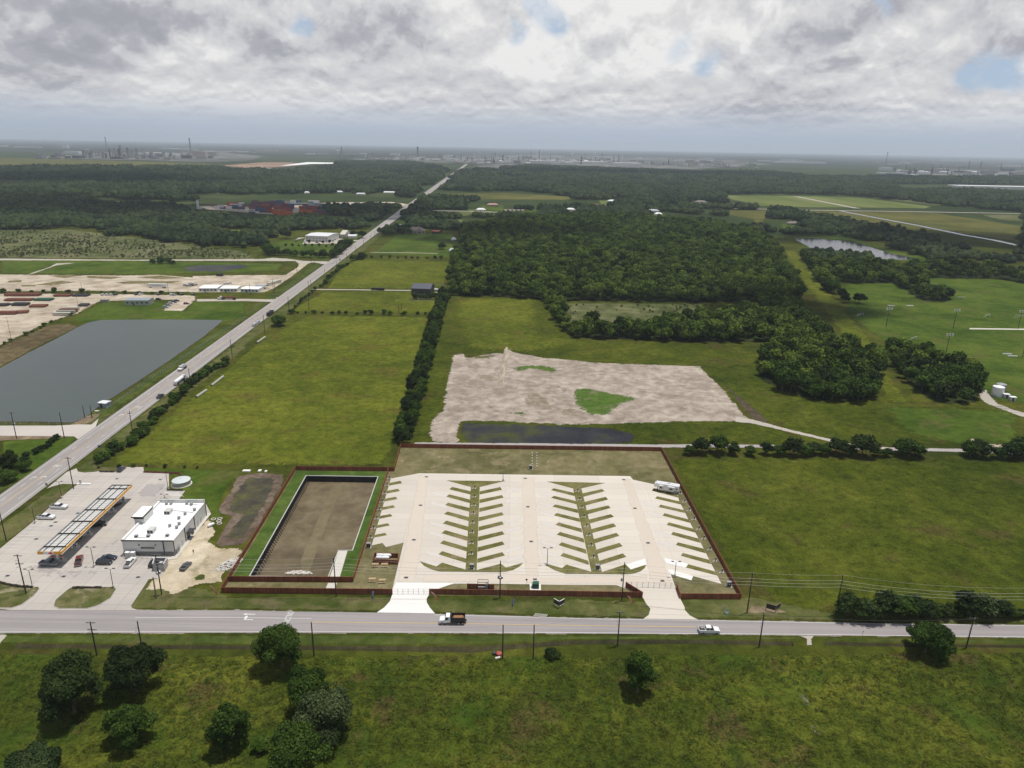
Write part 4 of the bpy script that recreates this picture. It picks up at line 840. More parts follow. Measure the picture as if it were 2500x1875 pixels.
# septic risers on the far lawn
for i in range(12):
    p = g(*ZC((1472 + (i % 2) * 42, 208 + (i // 2) * 24))[0], .06); MB().lathe((0, 0, 0), [(.22, 0), (.22, .35), (.0, .37)], 10).build('vent_pipe', m_white, loc=p); o = COL.objects[-1]
for o in [o for o in bpy.data.objects if o.name.startswith('vent_pipe')]: tag(o, 'short white vent pipe standing in two rows on the far lawn', 'pipe', 'white vent pipes on the far lawn')
# equipment rack, dumpster, sign board etc.
t = thing('equipment_rack', g(*ZC((1028, 1438))[0]), 0, 'metal frame rack with white meters and a tall dark cabinet before the screen fence', 'rack')
for x, y in ((-1.6, 0), (1.6, 0), (-1.6, 1.4), (1.6, 1.4)): MB().tube((x, y, 0), (x, y, 2.7), .06, n=6).build('post', m_dark, t)
MB().box((0, 0, 2.7), (3.3, .12, .12)).box((0, 1.4, 2.7), (3.3, .12, .12)).box((-1.6, .7, 2.7), (.12, 1.3, .1)).box((1.6, .7, 2.7), (.12, 1.3, .1)).build('top_frame', m_dark, t)
MB().box((1.15, -.1, 1.2), (.8, .7, 2.4)).build('cabinet', m_grey, t)
for k in range(5): MB().box((-1.3 + k * .42, -.1, 1.0), (.3, .3, .5)).build('meter', m_white, t)
t = thing('dumpster', g(*ZC((1500, 1418))[0], .12), 0, 'dark green equipment box with louvred lid on a white slab behind the front fence', 'generator')
MB().box((0, .2, .06), (3.4, 3.2, .12)).build('slab', m_concw, t); MB().box((.15, 0, .95), (1.9, 1.6, 1.7)).build('housing', m_greenp, t); MB().box((-.9, .1, .85), (.5, 1.2, 1.3)).build('side_box', m_grey, t); MB().box((.35, .25, 1.86), (1.3, 1.0, .1)).build('lid', m_greenp, t)
def post_sign(p, label, h=2.2, plate=(.6, .04, .6), pm=None, name='road_sign', rz=0, grp=None):
    t = thing(name, p, rz, label, 'sign', grp); MB().tube((0, 0, 0), (0, 0, h), .04, n=6).build('post', m_steel, t); MB().box((0, -.05, h - plate[2] / 2), plate).build('sign_plate', pm or m_dark, t); return t
post_sign(g(*ZC((1420, 1390))[0]), 'dark round-topped stop sign seen from behind on the verge beside the green box', 2.1)
post_sign(g(*ZA((427, 530))[0]), 'blue grey road sign on the highway edge beside the station grass wedge', 2.6, (.9, .05, 1.1), m_grey)
post_sign(g(*ZA((898, 172))[0]), 'blue sign on the highway shoulder by the hedge', 1.9, (1.2, .05, 1.0), plain('blue sign', (.05, .08, .30), .5, var=0))
post_sign(g(*ZS4((965, 398))[0]), 'thin small marker sign on the near edge of the road left of the roadside oak', 1.5, (.2, .04, .5), m_grey)
post_sign(g(1765.5, 1489.5), 'narrow pinkish grey sign standing on the verge right of the right driveway', 1.8, (.4, .05, 1.3), m_concs)
t = thing('utility_pedestal', g(1773.6, 1498), 0, 'small white and green utility box on the verge right of the right driveway', 'utility box'); MB().box((0, 0, .65), (.75, .7, 1.1)).build('cabinet', m_white, t); MB().box((0, 0, 1.23), (.85, .8, .1)).build('lid', m_greenp, t); MB().box((0, 0, .05), (1.3, 1.2, .1)).build('base', m_greenp, t)
# V-shaped sign frames
def vsign(p, label, rz, wide=3.2, m1=None):
    t = thing('banner_frame', p, rz, label, 'sign', 'V-shaped sign frames on the verge')
    for s in (-1, 1):
        q = Vector((s * wide * .5, 1.5, 0)); MB().tube(q, q + Vector((0, 0, 2.6)), .06, n=6).build('post', m_poleg, t)
        d = q.normalized(); n = Vector((-d.y, d.x, 0)) * .04; a, b = d * .1, q - d * .05
        pn = MB().prism([((a - n).x, (a - n).y), ((b - n).x, (b - n).y), ((b + n).x, (b + n).y), ((a + n).x, (a + n).y)], .9, 2.4).build('sign_panel', m1 or m_dark, t)
        MB().prism([((a - n * 2).x, (a - n * 2).y), ((b - n * 2).x, (b - n * 2).y), ((b + n * 2).x, (b + n * 2).y), ((a + n * 2).x, (a + n * 2).y)], 2.4, 2.5).prism([((a - n * 2).x, (a - n * 2).y), ((b - n * 2).x, (b - n * 2).y), ((b + n * 2).x, (b + n * 2).y), ((a + n * 2).x, (a + n * 2).y)], .8, .9).build('frame_rail', m_white if m1 is None else m_poleg, t)
    MB().tube((0, 0, 0), (0, 0, 2.6), .07, n=6).build('post', m_poleg, t)
vsign(g(*ZD((240, 1606))[0]), 'V-shaped dark banner frame with pale top rails on the front verge between driveways', 0, m1=None)
vsign(g(*ZS4((292, 225))[0]), 'V-shaped dark weathered banner frame on bare soil by the right-hand pole', .12, 4.4, plain('black sign face', (.02, .025, .025), .5, var=.3))
# feather flags
def flag(p, mt, label, lean, s=1.0, txt=None):
    t = thing('feather_flag', p, 0, label, 'flag', 'feather flags along the front verge'); pole = MB(); pts = []
    n = 12
    for k in range(n + 1):
        f = k / n; pts.append(Vector((lean * f * f * 2.2, 0, 3.8 * math.sin(f * 1.45) / math.sin(1.45))))
    for a, b in zip(pts, pts[1:]): pole.tube(a, b, .025, n=5)
    pole.build('pole', m_steel, t); q = MB(); vs = []
    for k in range(2, n + 1):
        f = (k - 2) / (n - 2); wdt = .75 * math.sin(max(.12, min(1, (1.05 - f) * 2.2)) * 1.5) * (.6 + .4 * f); sgn = 1 if lean >= 0 else -1
        vs += [pts[k] + Vector((0, .015, 0)), pts[k] + Vector((sgn * wdt, .05 * math.sin(k), -.1))]
    vs = [(v_[0], v_[1], v_[2]) for v_ in vs]; q.add(vs, [(2 * i, 2 * i + 1, 2 * i + 3, 2 * i + 2) for i in range(n - 2)]); o = q.build('banner', mt, t)
    md = o.modifiers.new('thickness', 'SOLIDIFY'); md.thickness = .015
    q = MB()   # pale lettering strokes running up the cloth
    for k in range(4, n - 2):
        a = pts[k] + Vector(((1 if lean >= 0 else -1) * .33, -.04, 0)); q.box(a, (.28, .02, .14))
    q.build('lettering', m_white, t)
flag(g(*ZB((118, 1500))[0]), m_orflag, 'orange feather flag leaning left at the front left corner of the fence', -.9)
flag(g(*ZB((2098, 1556))[0]), m_orflag, 'orange feather flag leaning beside the white driveway', -.9)
flag(g(*ZD((905, 1590))[0]), m_orflag, 'orange feather flag leaning beside the right driveway', -.9)
flag(g(*ZB((1502, 1540))[0]), m_blflag, 'blue feather flag in front of the front fence left of the white driveway', .25)
flag(g(*ZC((1285, 1610))[0]), m_blflag, 'blue feather flag on the verge between the driveways', .2)
for p, l_ in ((g(*ZB((2135, 1600))[0]), 'a'),): pass
q = MB(); pa, pb = g(*ZS3((328, 242))[0], .05), g(*ZS3((428, 252))[0], .05)
t = thing('culvert_grate', (pa + pb) / 2, 0, 'row of white bars over the culvert inlet at the road edge', 'grate')
for k in range(8): p = (pa - pb) * ((k + .5) / 8 - .5); MB().box((p.x, p.y, .15), (.16, 1.6, .14), rz=-.5).build('bar', m_concs, t)

# ------------------------------------------------------------------ station store
B0, B1, B2 = g(*ZA((1120, 1132))[0]), g(*ZA((1573, 1135))[0]), g(*ZA((1865, 772))[0])
wx = (B1 - B0).length; ux = (B1 - B0).normalized(); uy = Vector((-ux.y, ux.x, 0)); wy = (B2 - B1).dot(uy) ; rzS = math.atan2(ux.y, ux.x); HS = height_for(B1, ZA((1555, 995))[0][1])
st = thing('convenience_store', (B0 + B1) / 2 + uy * 0, rzS, 'white flat-roofed fuel station store with dark roof edge and rooftop units', 'store')
hx = wx / 2
MB().prism([(-hx, 0), (hx, 0), (hx, wy), (-hx, wy)], .1, HS - .5).build('wall', m_wallw, st)
q = MB()   # parapet ring
for (a, b, c_, d_) in ((-hx - .05, hx + .05, -.05, .35), (-hx - .05, hx + .05, wy - .35, wy + .05)): q.prism([(a, c_), (b, c_), (b, d_), (a, d_)], HS - .5, HS + (.0 if c_ < 1 else .9))
q.prism([(-hx - .05, .35), (-hx + .55, .35), (-hx + .55, wy - .35), (-hx - .05, wy - .35)], HS - .5, HS + .25)
q.prism([(hx - .25, .35), (hx + .05, .35), (hx + .05, wy - .35), (hx - .25, wy - .35)], HS - .5, HS - .3).build('parapet', m_wallw, st)
MB().prism([(-hx + .55, .35), (hx - .25, .35), (hx - .25, wy - .35), (-hx + .55, wy - .35)], HS - .5, HS - .4).prism([(-hx - .06, -.06), (-hx + .56, -.06), (-hx + .56, wy), (-hx - .06, wy)], HS + .25, HS + .3).build('roof', m_roofw, st)
MB().box((0, -.12, HS - .05), (wx + .4, .22, .38)).build('fascia', m_dark, st)
MB().box((-hx - .12, wy / 2, HS - .25), (.14, wy, .5)).build('fascia', m_dark, st)
MB().box((0, -.1, .9), (wx, .1, 1.5)).build('plinth', plain('grey stone plinth', (.16, .16, .16), .8, var=.2), st)
for x, y in ((hx * .62, -.1), (hx + .1, .3), (hx + .1, wy * .33), (hx + .1, wy * .62), (hx + .1, wy - .2)): MB().box((x, y, HS / 2), (.22, .2, HS - .6)).build('downpipe', m_black, st)
for x in (-hx * .22, hx * .42): MB().box((x - 1, -.15, HS * .72), (.3, .25, .35)).build('wall_light', m_dark, st)
sg = MB().box((-.2, -.12, HS * .52), (wx * .26, .12, .55)).build('sign', m_dark, st); q = MB()
for k in range(9): q.box((-.2 + (k - 4) * .42, -.2, HS * .52), (.24, .03, .26))
q.build('lettering', m_concs, sg)
for y in (wy * .14, wy * .24, wy * .72, wy * .82): MB().box((hx + .04, y, 1.4), (.1, 1.2, 2.4)).build('service_door', m_wallg, st)
cv = MB().box((hx + .9, wy * .42, 3.0), (1.8, 3.0, .3)).build('door_canopy', m_dark, st); MB().box((hx + .06, wy * .42, 1.45), (.14, 2.2, 2.6)).build('rear_door', m_dark, st)
MB().box((hx + .3, wy * .52, 1.0), (.5, 1.2, 1.7)).build('meter_box', m_poleg, st)
for y in (wy * .05, wy * .08, wy * .11): MB().box((hx + .25, y, 1.2), (.35, .6, 1.5)).build('meter_box', m_grey, st)
# entrance tower on the pump side
tw = g(*ZA((1215, 870))[0]); loc_t = (tw - (B0 + B1) / 2); ty = loc_t.dot(uy); 
TA = [g(*p, 8.3) for p in ZA((1190, 778), (1290, 785), (1370, 685), (1270, 680))]; TL = [((p - (B0 + B1) / 2).dot(ux), (p - (B0 + B1) / 2).dot(uy)) for p in TA]
x0 = sum(p[0] for p in (TL[0], TL[3])) / 2; x1 = sum(p[0] for p in TL[1:3]) / 2; y0 = (TL[0][1] + TL[1][1]) / 2; y1 = (TL[2][1] + TL[3][1]) / 2
MB().prism([(x0 + .7, y0 + .6), (x1, y0 + .6), (x1, y1 - .6), (x0 + .7, y1 - .6)], .1, 7.6).build('entrance_tower', m_wallw, st)
tr = MB().prism([(x0, y0), (x1, y0), (x1, y1), (x0, y1)], 7.85, 8.2).build('tower_roof_edge', m_dark, st); MB().prism([(x0 + .15, y0 + .15), (x1 - .15, y0 + .15), (x1 - .15, y1 - .15), (x0 + .15, y1 - .15)], 8.2, 8.26).build('tower_roof', m_roofw, tr)
MB().prism([(x0 + .5, y0 + .4), (x1 - .1, y0 + .4), (x1 - .1, y1 - .4), (x0 + .5, y1 - .4)], 7.2, 7.85).build('tower_band', m_black, st)
MB().box((x0 + .66, (y0 + y1) / 2, 1.9), (.1, (y1 - y0) * .7, 3.4)).build('glass_front', m_glass, st)
MB().box((-hx - .06, wy * .2, 1.7), (.12, wy * .28, 2.6)).build('window', m_glass, st); MB().box((-hx - .06, wy * .8, 1.7), (.12, wy * .25, 2.6)).build('window', m_glass, st)
def rooftop(px_, py_, size, name='rooftop_unit', rz=0, mt=None):
    p = g(*ZA((px_, py_))[0], HS - .4) - (B0 + B1) / 2; x, y = p.dot(ux), p.dot(uy); a = MB().box((x, y, HS - .4 + size[2] / 2), size, rz=rz).build(name, mt or m_wallg, st)
    for s in (-.25, .25): MB().box((x + s * size[0], y - size[1] / 2 - .02, HS - .35 + size[2] / 2), (size[0] * .36, .05, size[2] * .7)).build('louvre', m_black, a)
    return a
rooftop(1368, 915, (2.0, 2.6, 1.3)); rooftop(1518, 745, (2.0, 2.6, 1.3))
for p in ((1228, 962), (1337, 960), (1508, 955)): rooftop(*p, (1.0, .9, .75), 'exhaust_fan', mt=m_grey)
for p in ((1530, 870), (1592, 885), (1614, 852), (1668, 762), (1752, 725), (1612, 800), (1500, 670), (1542, 668), (1682, 668), (1725, 675)):
    q_ = g(*ZA(p)[0], HS - .4) - (B0 + B1) / 2; a = MB().lathe((q_.dot(ux), q_.dot(uy), HS - .4), [(.42, 0), (.42, .5), (.55, .55), (.55, .95), (.2, 1.1)], 10).build('exhaust_fan', m_grey, st)
gp = MB()
for a, b in (((1560, 722), (1740, 742)), ((1210, 968), (1330, 962)), ((1480, 968), (1500, 955)), ((1690, 668), (1780, 672))):
    qa, qb = [g(*ZA(p)[0], HS - .3) - (B0 + B1) / 2 for p in (a, b)]; gp.tube((qa.dot(ux), qa.dot(uy), HS - .3), (qb.dot(ux), qb.dot(uy), HS - .3), .07, n=5)
gp.build('gas_pipe', m_grey, st)
sheet('sidewalk', W(ZA((1105, 1140), (1500, 1165), (1520, 1172), (1590, 1160), (1900, 757), (1850, 745), (1575, 1138), (1110, 1133))), m_concs, .20)
for k, p in enumerate(ZA((1166, 1138), (1206, 1138))):
    t = thing('ice_chest', g(*p, .2), rzS, ('left grey ice freezer against the front wall of the store', 'right grey ice freezer against the front wall of the store')[k], 'freezer', 'ice freezers at the store'); b_ = MB().box((0, -.6, 1.0), (1.6, 1.0, 2.0)).build('body', m_wallg, t); MB().box((0, -1.12, .95), (1.4, .05, 1.5)).build('door', m_steel, b_); MB().box((0, -.6, 2.04), (1.7, 1.1, .08)).build('lid', m_white, t)
for k in range(9):
    p = g(*ZA((1112 + k * 42, 1148 + k * 1.5))[0], .2); t = thing('bollard', p, 0, 'short white bollard in the row along the store front kerb', 'bollard', 'bollards in front of the store'); MB().lathe((0, 0, 0), [(.1, 0), (.1, .95), (0, 1.02)], 8).build('post', m_white, t)
# dumpster enclosure
E0, E1, E2, E3 = [g(*p, .12) for p in ZA((1385, 1270), (1480, 1272), (1512, 1215), (1400, 1215))]
ec = (E0 + E2) / 2; t = thing('dumpster_enclosure', ec, 0, 'grey block enclosure open at the front in front of the store', 'enclosure'); he = 2.7
for a, b in ((E0, E3), (E3, E2), (E2, E1)):
    a, b = a - ec, b - ec; d = (b - a).normalized(); n = Vector((-d.y, d.x, 0)) * .12; c4 = [a - n, b - n, b + n, a + n]; MB().prism([(p.x, p.y) for p in c4], 0, he).build('wall', m_block, t)
    c4 = [a - n * 1.5, b - n * 1.5, b + n * 1.5, a + n * 1.5]; MB().prism([(p.x, p.y) for p in c4], he, he + .12).build('coping', m_wallg, t)
a, b = E0 - ec, E1 - ec; d = (b - a).normalized(); n = Vector((-d.y, d.x, 0)) * .04
for k in (0, 1):
    p, q_ = a + (b - a) * (.03 + .49 * k), a + (b - a) * (.03 + .49 * k + .46); MB().prism([((p - n).x, (p - n).y), ((q_ - n).x, (q_ - n).y), ((q_ + n).x, (q_ + n).y), ((p + n).x, (p + n).y)], .1, he - .3).build('gate_leaf', m_grey, t)
dm = thing('waste_bin', ec + Vector((-.1, .2, 0)), .1, 'dark waste container inside the grey block enclosure', 'waste container'); MB().box((0, 0, .9), (2.4, 1.6, 1.6), taper=1.08).build('body', m_black, dm); MB().box((0, 0, 1.76), (2.5, 1.6, .1)).build('lid', m_dark, dm)
MB().lathe((.2, .2, 1.82), [(.55, 0), (.55, .14), (0, .16)], 16).build('drum_lid', m_wallg, dm)
# water tank
wc = g(*ZA((1636, 488))[0]); rt = (g(*ZA((1715, 480))[0]) - g(*ZA((1556, 485))[0])).length / 2
t = thing('water_tank', wc, 0, 'round galvanised water tank with pale lid on a concrete ring behind the station', 'water tank'); hT = height_for(wc + Vector((0, -rt, 0)), ZA((1636, 482))[0][1]) * .9
MB().lathe((0, 0, 0), [(rt + .5, 0), (rt + .5, .2), (rt, .2)], 40).build('foundation', m_concs, t); MB().lathe((0, 0, .2), [(rt, 0), (rt, hT)] , 40).build('shell', m_steel, t)
MB().lathe((0, 0, .2 + hT), [(rt + .08, -.1), (rt + .08, .05), (rt * .5, .45), (.3, .6), (.3, .75), (0, .78)], 40).build('lid', plain('pale tank lid', (.52, .56, .56), .5, var=.05), t)
# red mulch kerb bed + shrubs
def shrub_mesh(seed, r=.45, n=60):
    rr = random.Random(seed); q = MB()
    for k in range(n):
        a_, e = rr.uniform(0, 6.28), rr.uniform(0, 1.5); c = Vector((math.cos(a_) * math.cos(e), math.sin(a_) * math.cos(e), math.sin(e) * .9 + .15)) * r * rr.uniform(.75, 1.05)
        u = Vector((rr.uniform(-1, 1), rr.uniform(-1, 1), rr.uniform(-1, 1))).normalized() * .16; v_ = u.cross(c + Vector((.01, 0, 0))).normalized() * .12; q.add([c - u, c - v_, c + u, c + v_], [(0, 1, 2, 3)])
    return q
m_shrubd = plain('clipped shrub leaves', (.045, .035, .025), .9, var=.5, scale=3); m_shrubr = plain('red shrub leaves', (.12, .03, .02), .9, var=.4, scale=3)
sm0 = shrub_mesh(1).build('kerb_shrub', m_shrubd); sm1 = bpy.data.objects.new('kerb_shrub', sm0.data.copy()); sm1.data.materials[0] = m_shrubr; COL.objects.link(sm1)
def srow(a, b, n, src, lab, grp, zz=.2):
    pa, pb = g(*a, zz), g(*b, zz)
    for k in range(n):
        o = src.copy(); COL.objects.link(o); o.location = pa.lerp(pb, k / max(1, n - 1)); o.rotation_euler.z = k * 1.3; s_ = rng.uniform(.85, 1.15); o.scale = (s_,) * 3; tag(o, lab, 'shrub', grp)
za = lambda *p: ZA(p)[0]
srow(za(660, 1420), za(905, 1418), 13, sm0, 'small dark clipped shrub along the far kerb of the middle grass island', 'shrubs along the middle island kerb', .3)
srow(za(0, 1372), za(110, 1400), 7, sm0, 'small dark clipped shrub along the far kerb of the left grass island', 'shrubs along the left island kerb', .3); srow(za(125, 1402), za(285, 1416), 9, sm0, 'small dark clipped shrub along the far kerb of the left grass island', 'shrubs along the left island kerb', .3)
srow(za(1300, 378), za(1600, 388), 18, sm1, 'small reddish shrub in the far bed of the station lot', 'red shrubs of the far bed'); srow(za(1605, 390), za(1632, 412), 3, sm1, 'small reddish shrub in the far bed of the station lot', 'red shrubs of the far bed')
srow(za(905, 375), za(1025, 377), 8, sm0, 'small dark shrub on the far kerb by the black parked car', 'shrubs on the far left kerb'); srow(za(1510, 540), za(1640, 543), 9, sm0, 'small dark shrub between the water tank and the hatched bay', 'shrubs below the water tank')
sheet('mulch_bed', W(ZA((1288, 373), (1600, 381), (1640, 398), (1638, 415), (1618, 413), (1600, 396), (1290, 386))), m_kerbred, .15)
for o in (sm0, sm1): bpy.data.objects.remove(o)
# ------------------------------------------------------------------ fuel canopy
CT = 5.9; K = [g(*p, CT) for p in ZA((340, 1090), (545, 1098), (1184, 494), (1010, 486))]
c0 = (K[0] + K[1]) / 2; ax = ((K[2] + K[3]) / 2 - c0); Lc = ax.length; ax.normalize(); px_ = Vector((ax.y, -ax.x, 0)); wc2 = (K[1] - K[0]).dot(px_) / 2
rc = math.atan2(px_.y, px_.x); cn = thing('fuel_canopy', Vector((c0.x, c0.y, 0)), rc, 'long flat fuel pump canopy with orange edge and black beams over pale roof panels', 'canopy')
BZ = CT - .95
MB().box((0, Lc / 2, BZ + .45), (2 * wc2 - .4, Lc - .4, .12)).build('roof_deck', m_wallg, cn)
MB().box((0, Lc / 2, BZ + .05), (2 * wc2 - .3, Lc - .3, .08)).build('soffit', m_wallg, cn)
for nm, c_, s_, mt in (('fascia', (wc2, Lc / 2, CT - .5), (.14, Lc, 1.0), m_orange), ('fascia', (-wc2, Lc / 2, CT - .5), (.14, Lc, 1.0), m_steel), ('fascia', (0, 0, CT - .5), (2 * wc2 + .14, .14, 1.0), m_orange), ('fascia', (0, Lc, CT - .5), (2 * wc2 + .14, .14, 1.0), m_grey)): MB().box(c_, s_).build(nm, mt, cn)
MB().box((wc2 + .02, Lc / 2, CT - .96), (.2, Lc + .2, .14)).build('light_strip', m_white, cn)
lp = MB().box((-.3, -.085, CT - .5), (2 * wc2 * .42, .05, .98)).build('sign_panel', m_white, cn)
q = MB(); n = 20; q.prism([(math.cos(6.283 * i / n) * .62, math.sin(6.283 * i / n) * .36) for i in range(n)], 0, .05); o = q.build('emblem', m_red, lp, rz=0); o.rotation_euler = (R(90), 0, 0); o.location = (.35, -.12, CT - .5)
nb_ = 6; ys_ = [Lc * (.07 + .865 * k / (nb_ - 1)) for k in range(nb_)]
for y in ys_: MB().box((0, y, BZ + .78), (2 * wc2 - .2, .28, .3)).build('cross_beam', m_black, cn)
for x in (-wc2 * .62, 0.02, wc2 * .72): MB().box((x, Lc / 2, BZ + .62), (.18, Lc - .5, .2)).build('purlin', m_black, cn)
q = MB()
for k in range(int(Lc / 1.6)): q.box((0, .8 + k * 1.6, BZ + .54), (2 * wc2 - .5, .05, .04))
q.build('roof_seams', m_grey, cn)
for y in ys_: MB().box((0, y, BZ / 2), (.5, .5, BZ)).build('column', m_white, cn)
for k, y in enumerate(ys_):
    p = Vector((c0.x, c0.y, 0)) + ax * y
    t = thing('pump_island', Vector((p.x, p.y, .12)), rc, ('nearest', 'second', 'third', 'fourth', 'fifth', 'farthest')[k] + ' fuel pump island under the orange-edged canopy', 'fuel pumps', 'pump islands under the canopy')
    MB().box((0, 0, .08), (4.4, 1.3, .16)).build('island_kerb', m_concs, t)
    for s in (-1, 1):
        b_ = MB().box((s * 1.3, 0, 1.05), (.9, .55, 1.8)).build('fuel_dispenser', m_wallg, t); MB().box((s * 1.3, 0, 2.03), (1.0, .6, .16)).build('pump_topper', m_red if k == 0 else m_grey, b_); MB().box((s * 1.3, -.29, 1.3), (.6, .04, .5)).build('display', m_black, b_)
        MB().tube((s * 2.35, .35, 0), (s * 2.35, .35, 1.0), .07, n=7).tube((s * 2.35, -.35, 0), (s * 2.35, -.35, 1.0), .07, n=7).tube((s * 2.35, -.35, 1.0), (s * 2.35, .35, 1.0), .07, n=7).build('hoop_bollard', m_white, t)
# air station / kiosk near the top entrance
t = thing('air_station', g(*ZA((757, 486))[0], .12), 0, 'small pale machine on a raised kerb beside the highway entrance of the station', 'air machine'); MB().box((0, 0, .15), (5.5, 1.2, .3)).build('base', m_concw, t); MB().box((-1.3, 0, 1.1), (.6, .5, 1.6)).build('housing', m_wallg, t)
# lot light poles
def lotlight(base, topy, label, grp='twin lamp poles of the station lot'):
    p = g(*base, .12); h = height_for(p, topy); t = thing('lamp_pole', p, 0, label, 'lamp pole', grp)
    MB().lathe((0, 0, 0), [(.35, 0), (.35, .7), (0, .72)], 12).build('footing', m_concs, t); MB().tube((0, 0, .7), (0, 0, h), .11, .08, 8).build('pole', m_dark, t)
    for s in (-1, 1):
        a = MB().tube((0, 0, h), (s * .8, 0, h + .35), .04, n=5).build('arm', m_dark, t); MB().box((s * 1.15, 0, h + .4), (.8, .45, .12)).build('lamp_head', m_dark, t)
for b_, ty_, l_ in ((za(848, 1226), za(0, 1062)[1], 'twin-headed lamp pole left of the two dark parked cars'), (za(1020, 1415), za(0, 1255)[1], 'twin-headed lamp pole on the far right end of the middle grass island'), (za(293, 1412), za(0, 1262)[1], 'twin-headed lamp pole on the left grass island'), (za(1512, 520), za(0, 395)[1], 'lamp pole beside the round water tank'), (za(1482, 612), za(0, 585)[1], 'short lamp pole behind the store'), (za(316, 832), za(0, 690)[1], 'lamp pole on the lot edge below the white pickups'), (za(558, 610), za(0, 470)[1], 'thin lamp pole on the grass edge above the white pickups'), (ZC((1607, 1212))[0], ZC((0, 1068))[0][1], 'thin lamp pole at the left corner of the right pad island'), (ZD((1280, 1318))[0], ZD((0, 1192))[0][1], 'thin lamp pole on the bright new pad near the right gate'), (ZC((1210, 455))[0], ZC((0, 395))[0][1], 'thin lamp pole at the far end of the left pad island')):
    lotlight(b_, ty_, l_)
# small loose things
def simple(name, p, mbq, mt, label, cat, grp=None, rz=0):
    o = mbq.build(name, mt, loc=p, rz=rz); return tag(o, label, cat, grp)
t = thing('propane_tank', g(*za(1900, 868)), .9, 'white capsule tank lying on the sand edge behind the store', 'tank'); n = 12
MB().loft([[(x, r_ * math.cos(6.283 * i / n), .75 + r_ * math.sin(6.283 * i / n)) for i in range(n)] for x, r_ in ((-1.4, .08), (-1.15, .42), (-.8, .55), (.8, .55), (1.15, .42), (1.4, .08))]).build('shell', m_white, t, smooth=True)
for s in (-.7, .7): MB().box((s, 0, .12), (.2, .8, .25)).build('foot', m_grey, t)
for k, p in enumerate(ZA((1922, 805), (1980, 800), (1970, 822), (1975, 843))):
    q = MB(); n = 14; q.loft([[((1.0 + .22 * math.cos(6.283 * j / 6)) * math.cos(6.283 * i / n) * .75, (1.0 + .22 * math.cos(6.283 * j / 6)) * math.sin(6.283 * i / n) * .75, .18 + .17 * math.sin(6.283 * j / 6)) for i in range(n)] for j in range(7)], caps=False)
    simple('concrete_ring', g(*p, .1), q, m_concs, 'pale ring lying on the grass behind the store', 'ring', 'pale rings on the grass behind the store')
for (x0, y0), (x1, y1), l_ in (((345, 362), (408, 378), 'large'), ((488, 360), (502, 378), 'narrow'), ((545, 368), (556, 382), 'second narrow')):
    a, b = g(*ZB((x0, y0))[0]), g(*ZB((x1, y1))[0]); q = MB().box((0, 0, .2), (max(.8, abs(b.x - a.x) * .9), max(.8, abs(a.y - b.y)), .4)).box((0, 0, .43), (max(.6, abs(b.x - a.x) * .8), max(.6, abs(a.y - b.y) * .8), .06)); simple('drain_box', (a + b) / 2, q, m_concw, l_ + ' white concrete drain box at the head of the dirt pit', 'drain box')
for ends, l_ in ((((1590, 1225), (1672, 1168)), 'nearest concrete pipe lying in the field beside the hedge'), (((1712, 1132), (1808, 1058)), 'middle concrete pipe lying in the field beside the hedge')):
    a, b = [g(*p, .55) for p in ZM(*ends)]; t = thing('concrete_pipe', (a + b) / 2, math.atan2((b - a).y, (b - a).x), l_, 'pipe', 'concrete pipes beside the hedge'); L = (b - a).length; n = 16
    ring = lambda x, r_: [(x, r_ * math.cos(6.283 * i / n), r_ * math.sin(6.283 * i / n)) for i in range(n)]
    MB().loft([ring(-L / 2, .55), ring(-L / 2, .68), ring(L / 2, .68), ring(L / 2, .55), ring(-L / 2, .55)], caps=False).build('pipe_body', m_concp, t)
    for k in range(1, 5): MB().loft([ring(-L / 2 + L * k / 5 - .12, .70), ring(-L / 2 + L * k / 5 + .12, .70)], caps=False).build('joint_band', m_concp, t)
a, b = [g(*p, .55) for p in ZN((468, 1240), (542, 1190))]; t = thing('concrete_pipe', (a + b) / 2, math.atan2((b - a).y, (b - a).x), 'farthest concrete pipe lying in the field near the driveway stub', 'pipe', 'concrete pipes beside the hedge'); L = (b - a).length
MB().loft([ring(-L / 2, .55), ring(-L / 2, .68), ring(L / 2, .68), ring(L / 2, .55), ring(-L / 2, .55)], caps=False).build('pipe_body', m_concp, t)
for k in range(1, 4): MB().loft([ring(-L / 2 + L * k / 4 - .12, .70), ring(-L / 2 + L * k / 4 + .12, .70)], caps=False).build('joint_band', m_concp, t)
# ------------------------------------------------------------------ vehicles
def paint(name, col, metal=.0): return plain(name, col, .28, metal, var=0, spec=.6, coat=.5)
PT = dict(white=paint('white car paint', (.72, .72, .72)), black=paint('black car paint', (.012, .012, .014)), navy=paint('navy car paint', (.015, .02, .04)), maroon=paint('maroon car paint', (.13, .012, .015)), grey=paint('grey car paint', (.14, .15, .17)), silver=paint('silver car paint', (.42, .43, .45)), dark=paint('dark grey car paint', (.045, .05, .055)))
m_light = plain('headlight glass', (.7, .7, .68), .15, var=0); m_tail = plain('tail light', (.35, .01, .01), .3, var=0)
def sideloft(prof, wdt, top_in=.0, edge=.08, zsplit=None, mi=0):
    """profile in x,z carried across the width; the upper points lean inwards by top_in"""
    zmn = min(p[1] for p in prof); zmx = max(p[1] for p in prof); cxm = sum(p[0] for p in prof) / len(prof); czm = (zmn + zmx) / 2; q = MB(); rings = []
    for s, k in ((-1, 1), (-1, 0), (1, 0), (1, 1)):
        sc = 1 - (.04 if k else 0); rings.append([((x - cxm) * sc + cxm, s * (wdt / 2 - (0 if k else edge) - top_in * (z_ - zmn) / (zmx - zmn + 1e-6) * (1 if True else 0)), (z_ - czm) * sc + czm) for x, z_ in prof])
    return q.loft(rings[:1] + rings[1:], mi)
